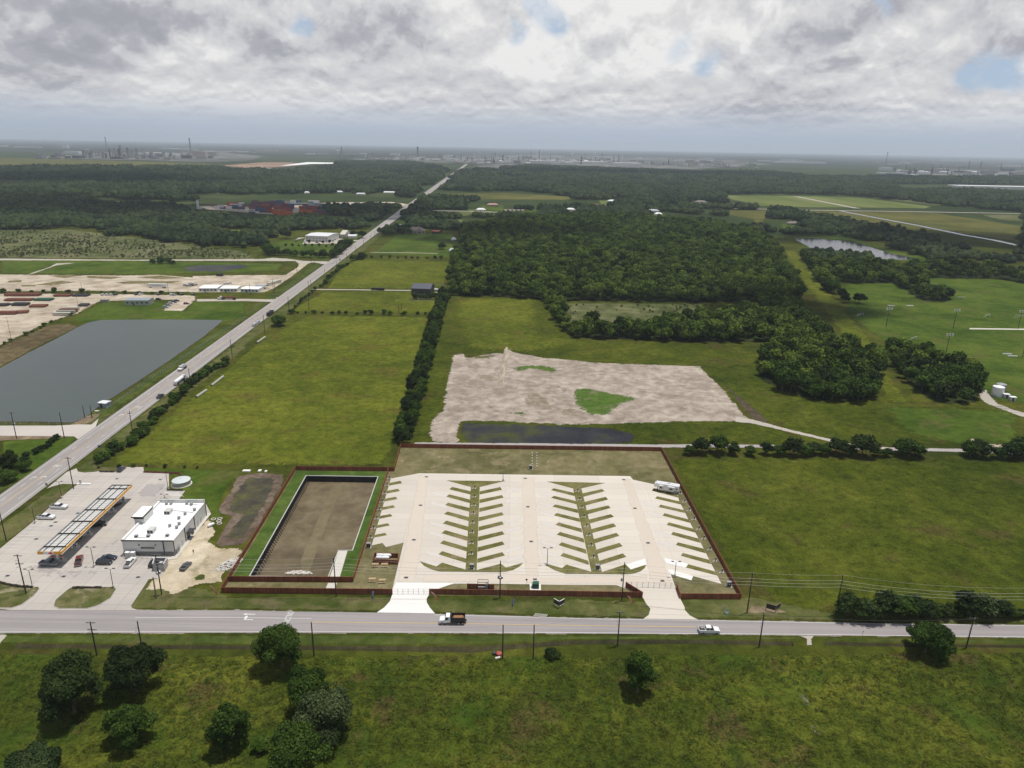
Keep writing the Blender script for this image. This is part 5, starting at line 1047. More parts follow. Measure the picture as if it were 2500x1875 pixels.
def wheels(t, xs_, w_, r_, n2=14, tw_=.26):
    for x in xs_:
        for s in (-1, 1):
            a = MB().tube((x, s * (w_ / 2 - tw_), r_), (x, s * (w_ / 2 + .01), r_), r_, n=n2).build('wheel', m_tyre, t); MB().tube((x, s * (w_ / 2 - .05), r_), (x, s * (w_ / 2 + .025), r_), r_ * .58, n=10).build('rim', m_rim, a)
def pickup(col, bed='cover'):
    t = thing('pickup_truck', (0, 0, 0), 0, '', 'pickup truck'); P = PT[col]
    sideloft([(-2.95, .5), (-2.98, 1.22), (1.15, 1.24), (1.35, 1.28), (2.55, 1.18), (2.88, 1.0), (2.95, .48), (2.3, .36), (-2.4, .36)], 2.02).build('body', P, t)
    sideloft([(-1.12, 1.2), (-.98, 1.86), (.42, 1.9), (1.32, 1.22)], 1.9, .22).build('window_glass', m_glass, t)
    sideloft([(-1.02, 1.84), (-.96, 1.95), (.40, 1.97), (.52, 1.86)], 1.52, .04).build('roof', P, t)
    for x in (-1.05, -.1): 
        for s in (-1, 1): MB().loft([[(x - .05, s * .95, 1.22), (x + .07, s * .95, 1.22), (x + .07, s * .9, 1.24), (x - .05, s * .9, 1.24)], [(x + .02, s * .77, 1.9), (x + .12, s * .77, 1.9), (x + .12, s * .72, 1.9), (x + .02, s * .72, 1.9)]]).build('pillar', P, t)
    b_ = MB().box((-2.05, 0, 1.235), (1.62, 1.66, .05)).build('bed', m_dark, t)
    if bed == 'cargo':
        for k in range(5): MB().box((-2.5 + .22 * k, rng.uniform(-.4, .4), 1.32), (.35, .4, .22), rz=k).build('cargo', m_concs if k % 2 else m_poleg, t)
    for s in (-1, 1):
        MB().box((2.86, s * .78, .98), (.14, .34, .18)).build('headlight', m_light, t); MB().box((-2.97, s * .92, 1.0), (.06, .14, .35)).build('tail_light', m_tail, t)
    MB().box((2.96, 0, .55), (.1, 1.8, .22)).build('bumper', m_steel, t); MB().box((-3.0, 0, .55), (.1, 1.8, .2)).build('bumper', m_steel, t)
    wheels(t, (-1.85, 1.95), 1.98, .41); return t
def car(col, kind='suv'):
    t = thing('parked_car', (0, 0, 0), 0, '', 'car'); P = PT[col]; L = 2.35
    if kind == 'suv': lo = [(-2.3, .45), (-2.35, 1.05), (1.0, 1.08), (2.1, .95), (2.33, .75), (2.35, .4), (1.9, .3), (-1.9, .3)]; gl = [(-2.2, 1.03), (-2.0, 1.58), (.25, 1.64), (1.15, 1.04)]; rf = [(-2.05, 1.56), (-1.9, 1.66), (.2, 1.70), (.4, 1.6)]
    else: lo = [(-2.35, .45), (-2.38, .92), (-1.6, 1.0), (1.0, .98), (2.15, .85), (2.38, .68), (2.4, .38), (1.9, .28), (-1.9, .28)]; gl = [(-1.75, .97), (-.95, 1.38), (.3, 1.40), (1.2, .95)]; rf = [(-1.0, 1.35), (-.8, 1.44), (.2, 1.46), (.42, 1.38)]
    sideloft(lo, 1.86).build('body', P, t); sideloft(gl, 1.74, .24).build('window_glass', m_glass, t); sideloft(rf, 1.34, .04).build('roof', P, t)
    for s in (-1, 1):
        MB().box((2.24, s * .68, .76), (.2, .34, .14)).build('headlight', m_light, t); MB().box((-2.33, s * .75, .85), (.08, .28, .16)).build('tail_light', m_tail, t)
    wheels(t, (-1.42, 1.45), 1.84, .34); return t
def put(o, a, b, label, grp=None, z0=.0, first=True, s=None):
    """a = rear, b = front on the ground (photo pixels); centres the thing between them"""
    pa, pb = g(*a, z0), g(*b, z0); d = pb - pa; o.location = (pa + pb) / 2; o.rotation_euler.z = math.atan2(d.y, d.x); o['label'] = label
    if grp: o['group'] = grp
    if s: o.scale = (s,) * 3
    return o
zl = .13
GS = 'vehicles at the fuel station'
put(pickup('white'), za(462, 700), za(608, 705), 'white crew-cab pickup parked on the lot edge, upper of the two', GS, zl)
put(pickup('white'), za(342, 794), za(500, 799), 'white crew-cab pickup parked on the lot edge, lower of the two', GS, zl)
put(pickup('grey'), za(352, 1208), za(542, 1218), 'grey pickup with dark bed cover at the near end of the canopy', GS, zl)
put(pickup('maroon'), za(702, 1238), za(726, 1142), 'dark red pickup crossing the station lot', GS, zl)
put(car('black'), za(868, 1202), za(1012, 1204), 'black sport utility car, nearer of the two dark parked cars', GS, zl, s=1.03)
put(car('navy', 'sedan'), za(920, 1156), za(1048, 1162), 'dark blue car just behind the black one by the lamp pole', GS, zl)
put(pickup('white'), za(1145, 1240), za(1205, 1172), 'white pickup nosed in to the store front with open dark bed', GS, zl, s=.95)
put(car('black'), za(1362, 1240), za(1402, 1178), 'black car parked beside the block enclosure', GS, zl)
put(car('dark', 'sedan'), za(1642, 1268), za(1702, 1206), 'dark grey car on the sand right of the enclosure', GS, .1)
put(car('black', 'sedan'), za(1068, 382), za(1118, 340), 'black car alone at the far edge of the station lot', GS, zl)
put(pickup('black'), za(840, 868), za(918, 858), 'black pickup with bright bumper under the middle of the canopy', GS, zl)
put(car('black'), za(650, 1018), za(706, 978), 'black car under the near half of the canopy', GS, zl)
put(car('black'), za(1005, 700), za(1062, 672), 'black car under the far half of the canopy', GS, zl)
zt = .07
def P3(*p): return ZS3(p)[0]
put(pickup('white', 'cargo'), P3(1600, 372), P3(1752, 374), 'white pickup with a loaded bed driving on the front road', None, zt, s=1.0)
# dump truck
def truck_cab(t, x, col=m_white, h=2.9, hood=True):
    sideloft([(x - 1.1, .9), (x - 1.1, h - .2), (x - .9, h), (x + .2, h), (x + .55, 1.75), (x + 1.9, 1.6), (x + 2.2, 1.3), (x + 2.25, .7), (x + 1.5, .6)] if hood else [(x - 1, .9), (x - 1, h), (x + .8, h), (x + 1.2, 1.8), (x + 1.2, .7)], 2.3, .12).build('cab', col, t)
    sideloft([(x - .45, 1.85), (x - .4, h - .25), (x + .28, h - .25), (x + .60, 1.8)], 2.36, .14).build('window_glass', m_glass, t)
    MB().box((x + 2.2, 0, .75), (.25, 2.3, .35)).build('bumper', m_steel, t)
    for s in (-1, 1): MB().tube((x - 1.25, s * .9, 1.0), (x - 1.25, s * .9, h + .6), .09, n=7).build('exhaust_stack', m_black, t)
t = thing('dump_truck', (0, 0, 0), 0, '', 'dump truck'); truck_cab(t, 1.6, m_white, 2.8)
MB().box((-1.2, 0, .85), (6.0, .9, .3)).build('chassis', m_black, t)
q = MB(); 
for c_, s_ in (((-1.75, -1.15, 1.85), (4.0, .1, 1.4)), ((-1.75, 1.15, 1.85), (4.0, .1, 1.4)), ((.2, 0, 2.0), (.1, 2.3, 1.75)), ((-3.75, 0, 1.85), (.1, 2.3, 1.4)), ((-1.75, 0, 1.2), (4.0, 2.3, .1))): q.box(c_, s_)
q.build('dump_body', m_black, t)
for k in range(6):
    for s in (-1, 1): MB().box((-3.3 + k * .65, s * 1.22, 1.85), (.1, .06, 1.4)).build('side_rib', m_dark, t)
MB().box((-1.75, 0, 1.6), (3.8, 2.2, .9), taper=.7).build('load', plain('orange soil load', (.26, .13, .06), .95, var=.15), t)
MB().box((.35, 0, 2.95), (.5, 2.3, .1)).build('tarp_bar', m_black, t)
wheels(t, (-3.1, -1.9, 2.9), 2.35, .5, 16, .45)
put(t, (1133, 1520.0), (1075.6, 1520.5), 'white-cabbed dump truck with black body of orange soil on the front road', None, zt, s=.97)
# fifth-wheel travel trailer
ra, rb = g(*ZD((1322, 578))[0], .12), g(*ZD((1096, 540))[0], .12); d = rb - ra; Lr = d.length
t = thing('travel_trailer', (ra + rb) / 2 + Vector((0, .8, 0)), math.atan2(d.y, d.x), 'long white travel trailer parked at the far right pad by the fence', 'travel trailer'); hr = 3.5; l2 = Lr / 2
sideloft([(-l2, .85), (-l2, hr - .15), (-l2 + .2, hr), (l2 - .9, hr), (l2 - .2, hr - .5), (l2, 2.2), (l2 - .2, 1.75), (l2 - 2.4, 1.7), (l2 - 2.7, .75)], 2.5, .0, .1).build('body', paint('white fibreglass', (.66, .66, .67)), t)
for x, w_, in ((-l2 * .38, Lr * .26), (l2 * .42, Lr * .17)):
    a = MB().box((x, 1.5, 1.95), (w_, .7, 1.9)).build('slide_out', m_wallg, t); MB().box((x, 1.87, 2.1), (w_ * .45, .03, .7)).build('window', m_glass, a); MB().box((x, 1.5, 2.93), (w_ + .1, .75, .06)).build('slide_roof', m_white, a)
MB().box((-l2 * .82, 1.27, 2.1), (.6, .04, .8)).build('window', m_glass, t); MB().box((-l2 - .01, .3, 2.4), (.04, 1.0, .7)).build('window', m_glass, t)
MB().box((-l2 * .6, 1.26, 1.15), (Lr * .5, .03, .22)).build('side_stripe', m_dark, t)
for x in (-l2 * .5, l2 * .1, l2 * .5): MB().box((x, 0, hr + .08), (.8, .5, .2)).build('roof_vent', m_white, t)
MB().box((-l2 * .15, -.3, hr + .12), (1.0, .8, .26)).build('air_conditioner', m_wallg, t)
MB().tube((l2 - 1.4, .6, 0), (l2 - 1.4, .6, 1.7), .08, n=6).tube((l2 - 1.4, -.6, 0), (l2 - 1.4, -.6, 1.7), .08, n=6).build('landing_leg', m_dark, t)
wheels(t, (-l2 * .35, -l2 * .18), 2.4, .4)
# tanker truck and others on the highway
def zm(*p): return ZM(p)[0]
def zn(*p): return ZN(p)[0]
t = thing('tanker_truck', (0, 0, 0), 0, '', 'tanker truck'); truck_cab(t, 5.6, m_white, 3.0); MB().box((-1, 0, .95), (11.5, .9, .25)).build('chassis', m_dark, t); n = 16
MB().loft([[(x, r_ * math.cos(6.283 * i / n), 2.15 + r_ * math.sin(6.283 * i / n)) for i in range(n)] for x, r_ in ((-7.0, .2), (-6.7, .95), (-6.2, 1.15), (3.0, 1.15), (3.4, .95), (3.7, .2))]).build('tank', m_white, t, smooth=True)
MB().box((-6.9, 0, 1.1), (.4, 2.2, .8)).build('rear_cabinet', m_wallg, t); wheels(t, (-5.7, -4.5, 3.1, 4.3, 7.2), 2.4, .5, 12, .5)
put(t, zm(1400, 1134), zm(1520, 1078), 'white tanker truck driving away on the highway', None, .1, s=.95); t.rotation_euler.z = math.atan2(1, -.0325)
t = thing('flatbed_truck', (0, 0, 0), 0, '', 'truck'); truck_cab(t, 2.0, m_white, 2.7); MB().box((-1.6, 0, 1.1), (5.2, 2.4, .22)).build('flatbed', m_dark, t); MB().box((-1.5, 0, 1.9), (3.2, 1.9, 1.4), taper=.85).build('service_body', m_silver := PT['silver'], t); wheels(t, (-3.3, -2.2, 3.4), 2.35, .48, 12, .45)
p = g(*zm(1472, 1005), .1); t.location = (p.x, p.y + 1, .1); t.rotation_euler.z = math.atan2(-1, .0325); t['label'] = 'white truck with grey rear body coming towards the camera beside the tanker'
o = pickup('dark'); p = g(*zm(1300, 1228), .1); o.location = (p.x, p.y, .1); o.rotation_euler.z = math.atan2(1, -.0325); o['label'] = 'dark pickup alone on the highway behind the tanker'
t = thing('tow_combination', (0, 0, 0), 0, '', 'truck with trailer'); sideloft([(1.2, .5), (1.2, 1.2), (3.2, 1.2), (3.4, 1.9), (4.9, 1.9), (5.6, 1.25), (7, 1.1), (7.1, .5)], 2.0).build('body', PT['silver'], t); sideloft([(3.3, 1.3), (3.5, 1.8), (4.8, 1.82), (5.5, 1.28)], 2.06, .1).build('window_glass', m_glass, t)
MB().box((-3, 0, .8), (7.5, 2.2, .18)).build('trailer_bed', m_grey, t); sideloft([(-5.2, 1.0), (-5.2, 1.6), (-3.8, 2.1), (-2.2, 2.1), (-1.5, 1.6), (-.6, 1.4), (-.6, 1.0)], 1.8).build('towed_car', PT['silver'], t); wheels(t, (-4, -3, 2.2, 6.0), 2.0, .38)
p = g(*zn(460, 1078), .1); t.location = p; t.rotation_euler.z = math.atan2(1, -.0325); t['label'] = 'silver pickup towing a car on a trailer along the highway'
def loadtruck(label, lm, a, ang, s=1.0):
    t = thing('lorry', (0, 0, 0), 0, label, 'lorry'); truck_cab(t, 6.0, m_white, 2.9); MB().box((-1.5, 0, 1.25), (12.5, 2.45, .22)).build('flatbed', m_dark, t)
    for k in range(4):
        for s_ in (-1, 0, 1): MB().tube((-7, s_ * .75, 1.75 + .0 * k), (4, s_ * .75, 1.75), .36, n=8).build('pipe_load', lm, t) if k == 0 else None
    for s_ in (-.5, .5): MB().tube((-7, s_ * .75, 2.4), (4, s_ * .75, 2.4), .36, n=8).build('pipe_load', lm, t)
    for x in (-6, -2, 2): MB().box((x, 0, 2.0), (.1, 2.5, 1.6)).build('stake', m_dark, t)
    wheels(t, (-6.3, -5.1, 3.3, 4.5, 7.6), 2.4, .5, 10, .5); t.location = a; t.rotation_euler.z = ang; t.scale = (s,) * 3
loadtruck('lorry with dark pipe load driving away beyond the tow trailer', m_dark, g(*zn(592, 985), .1), math.atan2(1, -.0325))
loadtruck('white-cabbed lorry with a rusty pipe load on the side road by the trailers', m_rust, g(*zn(205, 853), .1), math.pi)
cars = {}
def small_car(p, col, rz, label, grp, zz=.1, kind='suv'):
    k = (col, kind)
    if k not in cars: cars[k] = o = car(col, kind) if kind != 'pickup' else pickup(col)
    else: o = dup(cars[k], (0, 0, 0))
    o.location = g(*p, zz); o.rotation_euler.z = rz; o['label'] = label; o['group'] = grp
    if 'name' : pass
    return o
small_car(zn(1152, 525), 'white', -1.54, 'white car on the highway just before the gravel road junction', 'cars far along the highway')
small_car(zn(1217, 499), 'silver', 1.6, 'silver car on the highway just past the gravel road junction', 'cars far along the highway')
GL = 'cars at the pipe yard'
for i, (x, y, c_, a_) in enumerate(((838, 402, 'white', 1.2), (873, 402, 'white', 1.2), (907, 400, 'white', 1.2), (938, 400, 'black', 1.2), (1110, 398, 'black', 1.4), (1140, 398, 'white', 1.4), (1288, 398, 'dark', 1.4), (1285, 438, 'black', .1), (1393, 400, 'white', 1.3), (1415, 403, 'silver', 1.3), (1475, 401, 'black', 1.3), (1565, 401, 'dark', 1.3))):
    small_car(zm(x, y), c_, a_, 'car parked in the row behind the blue grey shed, ' + ordn[min(i, 8)].replace('farthest', 'first') + ' from the left' if i < 9 else ('silver' if c_ == 'silver' else 'black' if c_ == 'black' else 'dark') + ' car parked at the right end of the row beyond the shed', GL)
for i, (x, y, c_) in enumerate(((1343, 503, 'silver'), (1365, 487, 'silver'), (1385, 471, 'white'), (1410, 461, 'dark'), (1432, 450, 'black'), (1512, 474, 'maroon'))):
    small_car(zm(x, y), c_, .15, ('nearest silver car in the slanted row beside the lawn lot', 'second silver car in the slanted row beside the lawn lot', 'white car in the slanted row beside the lawn lot', 'dark grey car in the slanted row beside the lawn lot', 'black car at the far end of the slanted row', 'dark red car alone at the right of the lawn lot')[i], GL)
for i, (x, y, c_) in enumerate(((1505, 325, 'silver'), (1530, 328, 'silver'), (1558, 325, 'dark'), (1545, 312, 'white'), (1570, 312, 'white'), (1592, 318, 'silver'))):
    small_car(zm(x, y), c_, .4 * i, 'car in the small cluster on the bare gravel right of the white semi trailer', 'clustered cars on the bare gravel')
for i, (x, y) in enumerate(((1830, 312), (1862, 309))): small_car(zm(x, y), 'white', 1.2, ('left', 'right')[i] + ' white car in front of the grey junk heap in the trailer yard', 'white cars in the trailer yard')
for i, (x, y, c_) in enumerate(((815, 322, 'silver'), (828, 330, 'dark'), (895, 340, 'white'), (1165, 318, 'silver'), (1180, 312, 'white'), (1155, 330, 'dark'), (1100, 340, 'white'), (1010, 342, 'dark'), (1235, 305, 'silver'))):
    small_car(zn(x, y), c_, .3 + i, 'car parked around the white two-storey office', 'cars around the white office', .2)
# ------------------------------------------------------------------ utility poles and wires
UP = []
def pole(base, topy, label, arm=None, xf=None, ins=True, grp='wooden utility poles', r_=.17, mt=None, side=-1):
    p = g(*base); h = min(height_for(p, topy), 19); t = thing('utility_pole', p, 0, label, 'utility pole', grp)
    MB().tube((0, 0, -.3), (0, 0, h), r_ * 1.15, r_ * .8, 10).build('pole', mt or m_pole, t)
    if ins:
        for k, dz in enumerate((.05, 1.9, 3.0, 4.1)):
            MB().tube((0, -.1, h - dz), (side * (.55 if k else .0), -.35, h - dz), .05, n=5).build('bracket', m_ins, t); MB().lathe((side * (.6 if k else 0), -.35, h - dz - .12), [(.05, 0), (.11, .06), (.11, .14), (.05, .26)], 8).build('insulator', m_ins, t)
    if arm:
        for dz in arm:
            a = MB().box((0, .1, h - dz), (2.4, .12, .14)).build('crossarm', mt or m_pole, t)
            for x in (-1.0, -.4, .4, 1.0): MB().lathe((x, .1, h - dz + .07), [(.05, 0), (.09, .08), (.04, .2)], 6).build('insulator', m_ins, a)
    if xf:
        for s in ((-.5, 0), (.5, 0), (0, -.55))[:xf]: MB().lathe((s[0], s[1], h * .52), [(.1, 0), (.3, .05), (.3, .9), (.12, 1.0)], 12).build('transformer', m_steel, t)
    UP.append((p, h)); return t
NP = {}
for key, b_, ty_, l_, kw in (
    ('a', (395, 1451.5), 1352, 'dark utility pole with transformers beside the block enclosure', dict(arm=(.5,), xf=3)),
    ('b', (821, 1456.9), 1359, 'utility pole on the front verge before the brown basin', dict()),
    ('c', (1220.6, 1459.6), 1368.7, 'utility pole with three transformers between the two driveways', dict(xf=3)),
    ('d', (1517.8, 1467.7), 1372.8, 'utility pole just left of the right driveway', dict(xf=1)),
    ('e', (1823.5, 1497), 1396.7, 'utility pole right of the trailer park corner by bare soil', dict()),
    ('f', (2040, 1500), 1402, 'utility pole at the left end of the bushes along the road', dict()),
    ('g', (2790, 1512), 1412, 'utility pole at the right beyond the bushes', dict())):
    NP[key] = pole(b_, ty_, l_, **kw); NP[key + 'h'] = UP[-1]
for b_, ty_, l_, kw in (
    ((382, 1461), 1409, 'short weathered stub pole beside the transformer pole', dict(ins=False, mt=m_poleg, r_=.2)),
    ((64.3, 1451), 1353.8, 'leaning-looking utility pole with many insulators on the left grass island', dict(arm=(.5, 3.2))),
    ((180, 1193.8), 1116, 'utility pole at the highway end of the station grass wedge', dict(arm=(.5,))),
    ((15.5, 1321), 1241, 'utility pole at the left edge beside the station lot', dict()),
    ((40.7, 1071), 1006, 'utility pole with transformer on the bare strip left of the highway', dict(arm=(.4,), xf=2)),
    ((157.3, 1070), 1006, 'utility pole at the corner of the pale side road', dict()),
    ((207, 1020), 990, 'left of two bare poles at the lake corner', dict(ins=False)),
    ((225, 1020), 990, 'right of two bare poles at the lake corner', dict(ins=False)),
    ((325.5, 1064), 1003.8, 'utility pole in the hedge with a bracket over the highway arrows', dict(arm=(1.2,))),
    ((466, 943.5), 899, 'utility pole in the hedge beside the tanker', dict()),
    ((567.5, 877), 827, 'utility pole at the concrete driveway stub on the field side', dict()),
    ((646.7, 812.5), 768.5, 'utility pole beside the round roadside tree', dict()),
    ((706, 762.6), 723.8, 'utility pole on the field side by the small bush', dict()),
    ((755, 765), 715, 'tall utility pole in the hedge row crossing the fields', dict()),
    ((794, 683), 656, 'utility pole on the field side before the third field', dict()),
    ((822, 660), 634.8, 'utility pole opposite the gravel road junction', dict()),
    ((847.7, 647.8), 616.6, 'tall utility pole just past the gravel road junction', dict()),
    ((869, 624.8), 601, 'highway utility pole by the bush clump', dict()), ((888, 601), 586, 'highway utility pole opposite the office lawn', dict()), ((905.5, 589.5), 574, 'highway utility pole near the office drive, nearer', dict()), ((916, 586), 563, 'highway utility pole near the office drive, farther', dict()),
    ((974, 767), 734.6, 'utility pole in the hedge row near the tree belt', dict()), ((980, 757), 738, 'small pole near the tree belt in the second field', dict(ins=False)),
    ((668, 717), 681.7, 'utility pole on the left of the highway at the trailers', dict(arm=(.4,))), ((671.5, 716), 690, 'thinner pole beside the one at the trailers', dict(ins=False)), ((611.7, 720), 694, 'pole in front of the office trailers', dict()),
    ((755, 722), 685, 'utility pole at the head of the field drive', dict()), ((760, 708), 684, 'second pole at the head of the field drive', dict(ins=False)),
    ((725.5, 666), 644, 'light pole at the bend of the gravel yard', dict(ins=False)), ((760, 644), 627, 'light pole at the gravel road corner', dict(ins=False)),
    ((30.5, 843), 765, 'slim pole at the left edge of the pipe yard', dict(ins=False, r_=.1)), ((192, 757), 725, 'slim pole in the middle of the pipe yard', dict(ins=False, r_=.1)), ((202, 719), 688, 'slim pole between the two gravel yards', dict(r_=.12, ins=False)), ((412, 718), 687, 'slim pole right of the white semi trailer', dict(r_=.12, ins=False)),
    ((236.5, 1600), 1517.8, 'utility pole with blue-grey fittings on the near verge, leftmost', dict(arm=(.4, 2.6))),
    ((347.7, 1588), 1516.4, 'utility pole behind the second foreground tree', dict()),
    ((767, 1602.7), 1519, 'utility pole just right of the roadside tree on the near verge', dict(ins=False)),
    ((1227, 1608.5), 1525.6, 'left of the two plain poles beside the red junk on the near verge', dict(ins=False)),
    ((1301.6, 1608.5), 1525.6, 'right of the two plain poles on the near verge', dict(ins=False)),
    ((1507.3, 1577), 1493, 'utility pole on the near verge opposite the right driveway with stay wires', dict(arm=(.3,))),
    ((1853, 1580), 1497, 'utility pole on the near verge right of the moving white pickup', dict()),
    ((2358.6, 1581.7), 1508.9, 'utility pole on the near verge right of the roadside oak', dict(arm=(.2,)))):
    pole(b_, ty_, l_, **kw)
m_wire = plain('aluminium conductor', (.42, .42, .41), .45, var=0); m_wired = plain('dark cable', (.16, .16, .15), .6, var=0)
def wire(ps, label, r_=.035, sag=1.1, mt=None, grp='conductors along the front road'):
    q = MB()
    for a, b in zip(ps, ps[1:]):
        prev = a; n = 10; L = (b - a).length
        for k in range(1, n + 1):
            f = k / n; c = a.lerp(b, f); c.z -= 4 * f * (1 - f) * sag * (L / 60) ** 2; q.tube(prev, c, r_, n=4); prev = c
    o = q.build('power_wire', mt or m_wire); tag(o, label, 'wire', grp)
keys = ['a', 'b', 'c', 'd', 'e', 'f', 'g']
for dz, off, l_ in ((.05, 0, 'thin topmost wire of the front pole line'), (1.9, -.6, 'upper of the three bright conductors of the front pole line'), (3.0, -.6, 'middle of the three bright conductors of the front pole line'), (4.1, -.6, 'lowest of the three bright conductors of the front pole line')):
    ps = [NP[k + 'h'][0] + Vector((off, -.35, NP[k + 'h'][1] - dz)) for k in keys]
    wire(ps, l_, .018 if dz < 1 else .03, 1.6)
a_, b_ = UP[-3], UP[-2]; lst = [u for u in UP if abs(u[0].y - UP[-1][0].y) < 9 and u[0].y < 166]; lst.sort(key=lambda u: u[0].x)
wire([u[0] + Vector((0, 0, u[1] - .3)) for u in lst], 'dark cable strung along the poles of the near verge', .016, 1.4, m_wired, 'cables along the near verge')
u = UP[-3]; 
for k in (0, .6): wire([u[0] + Vector((0, 0, u[1] - .3 - k)), g(1440 - k * 20, 1509, .3)], 'slanting stay wire from the pole opposite the right driveway', .02, .3, plain('yellow guy wire', (.4, .36, .15), .5, var=0) if k == 0 else MATS['yellow guy wire'], 'stay wires')
# ------------------------------------------------------------------ person, hydrants, lights of the sports ground
def person(p, label):
    h = 1.75; t = thing('person', p, .4, label, 'person'); v_ = [(0, 0, .93), (0, 0, 1.15), (0, 0, 1.38), (0, 0, 1.5), (0, 0, 1.63), (-.19, 0, 1.40), (-.24, .02, 1.12), (-.2, .16, .93), (.19, 0, 1.40), (.25, 0, 1.12), (.24, .06, .86), (-.09, 0, .88), (-.12, .03, .48), (-.13, 0, .08), (-.13, .14, .04), (.09, 0, .88), (.13, .1, .5), (.14, 0, .08), (.14, .14, .04)]
    e_ = [(0, 1), (1, 2), (2, 3), (3, 4), (2, 5), (5, 6), (6, 7), (2, 8), (8, 9), (9, 10), (0, 11), (11, 12), (12, 13), (13, 14), (0, 15), (15, 16), (16, 17), (17, 18)]
    rr = [.14, .14, .15, .06, .10, .06, .045, .04, .06, .045, .04, .09, .065, .05, .045, .09, .065, .05, .045]
    me = bpy.data.meshes.new('body'); me.from_pydata(v_, e_, []); o = bpy.data.objects.new('body', me); COL.objects.link(o); o.parent = t; me.materials.append(plain('dark work clothes', (.03, .03, .035), .9, var=.2, scale=3))
    sk = o.modifiers.new('skin', 'SKIN')
    for i, d_ in enumerate(me.skin_vertices[0].data): d_.radius = (rr[i], rr[i] * .85)
    me.skin_vertices[0].data[0].use_root = True; o.modifiers.new('sub', 'SUBSURF').levels = 1; o.modifiers['sub'].render_levels = 1
    MB().lathe((0, .01, 1.52), [(.04, 0), (.085, .06), (.1, .13), (.085, .2), (.0, .25)], 10).build('head', plain('skin', (.35, .2, .13), .6, var=0), t); MB().lathe((0, -.01, 1.66), [(.108, 0), (.1, .06), (.0, .13)], 10).build('cap', m_dark, t)
person(g(*za(1743, 1115), .1), 'person in dark clothes standing on the sand beside the store')
def sportlight(base, topy, label, n=3):
    p = g(*base); h = min(height_for(p, topy), 26); t = thing('floodlight_mast', p, 0, label, 'floodlight', 'floodlight masts of the sports ground'); MB().tube((0, 0, 0), (0, 0, h), .25, .14, 8).build('mast', m_dark, t)
    for k in range(2): MB().box((0, 0, h - .3 - k * 1.1), (4.2, .12, .12)).build('crossarm', m_dark, t)
    for k in range(n * 2): MB().box((-1.9 + (k % n) * 1.9, -.25, h - .1 - (k // n) * 1.1), (1.0, .5, .65)).build('floodlight', m_lampglass, t)
for b_, ty_, l_ in (((2163, 799), 752, 'floodlight mast left of the others on the sports field'), ((2327, 801), 755, 'floodlight mast in the middle of the sports field'), ((2485, 802), 758, 'floodlight mast near the right edge, farther'), ((2308, 868), 815, 'floodlight mast just beyond the dark wood'), ((2496, 871), 820, 'floodlight mast at the right edge, nearer')): sportlight(b_, ty_, l_)
def goal(p, rz, label):
    t = thing('soccer_goal', g(*p), rz, label, 'goal', 'white soccer goals'); f = MB().tube((-3.6, 0, 0), (-3.6, 0, 2.4), .07, n=6).tube((3.6, 0, 0), (3.6, 0, 2.4), .07, n=6).tube((-3.6, 0, 2.4), (3.6, 0, 2.4), .07, n=6).tube((-3.6, 2, 0), (3.6, 2, 0), .05, n=5).tube((-3.6, 0, 2.4), (-3.6, 2, 0), .05, n=5).tube((3.6, 0, 2.4), (3.6, 2, 0), .05, n=5); f.build('frame', m_white, t)
    q = MB()
    for k in range(15): q.tube((-3.5 + k * .5, 0, 2.38), (-3.5 + k * .5, 2, .02), .02, n=3)
    for k in range(5): q.tube((-3.5, .4 * k, 2.38 - .48 * k), (3.5, .4 * k, 2.38 - .48 * k), .02, n=3)
    q.build('net', m_wallg, t)
for p, rz, l_ in (((2101, 772), .5, 'soccer goal before the dark ball fence at the left of the field'), ((2347.5, 730), .1, 'soccer goal near the tip of the tree spur'), ((2411, 774), .6, 'soccer goal in the right half of the field'), ((2231, 830), .6, 'soccer goal nearest the dark wood'), ((2487, 776), .1, 'soccer goal beside the right floodlight mast'), ((2234, 689), .6, 'soccer goal beside the tree spur on the far lawn')): goal(p, rz, l_)
for i, p in enumerate(((2176, 748), (2221, 748), (2459, 866), (2472, 871))):
    t = thing('bench', g(*p), 0, ('left', 'right')[i % 2] + (' pale bench beyond the sports field lights' if i < 2 else ' pale bench near the right edge of the sports field'), 'bench', 'pale benches at the sports field'); MB().box((0, 0, .5), (6.5, .5, .1)).build('seat', m_white, t); MB().box((0, .3, .9), (6.5, .08, .4)).build('backrest', m_white, t)
    for x in (-3, 0, 3): MB().box((x, 0, .25), (.1, .4, .5)).build('leg', m_steel, t)
sheet('path', W(ZR((1550, 668), (2100, 674), (2100, 684), (1550, 677))), m_concs, .12)
for (a, b), l_ in (((ZR((578, 525), (697, 580))), 'dark mesh ball fence behind the left goal'), ((ZR((1000, 458), (1350, 462))), 'dark netting enclosure below the tree spur')):
    A, B = g(*a), g(*b); t = thing('ball_fence', (A + B) / 2, math.atan2((B - A).y, (B - A).x), l_, 'fence'); L = (B - A).length; n = int(L / 4); q = MB()
    for k in range(n + 1): MB().tube((-L / 2 + L * k / n, 0, 0), (-L / 2 + L * k / n, 0, 4), .06, n=5).build('post', m_dark, t)
    for k in range(int(L / .5)): q.box((-L / 2 + k * .5, 0, 2), (.03, .03, 4))
    for k in range(6): q.box((0, 0, .2 + k * .75), (L, .03, .03))
    q.build('mesh', m_dark, t)
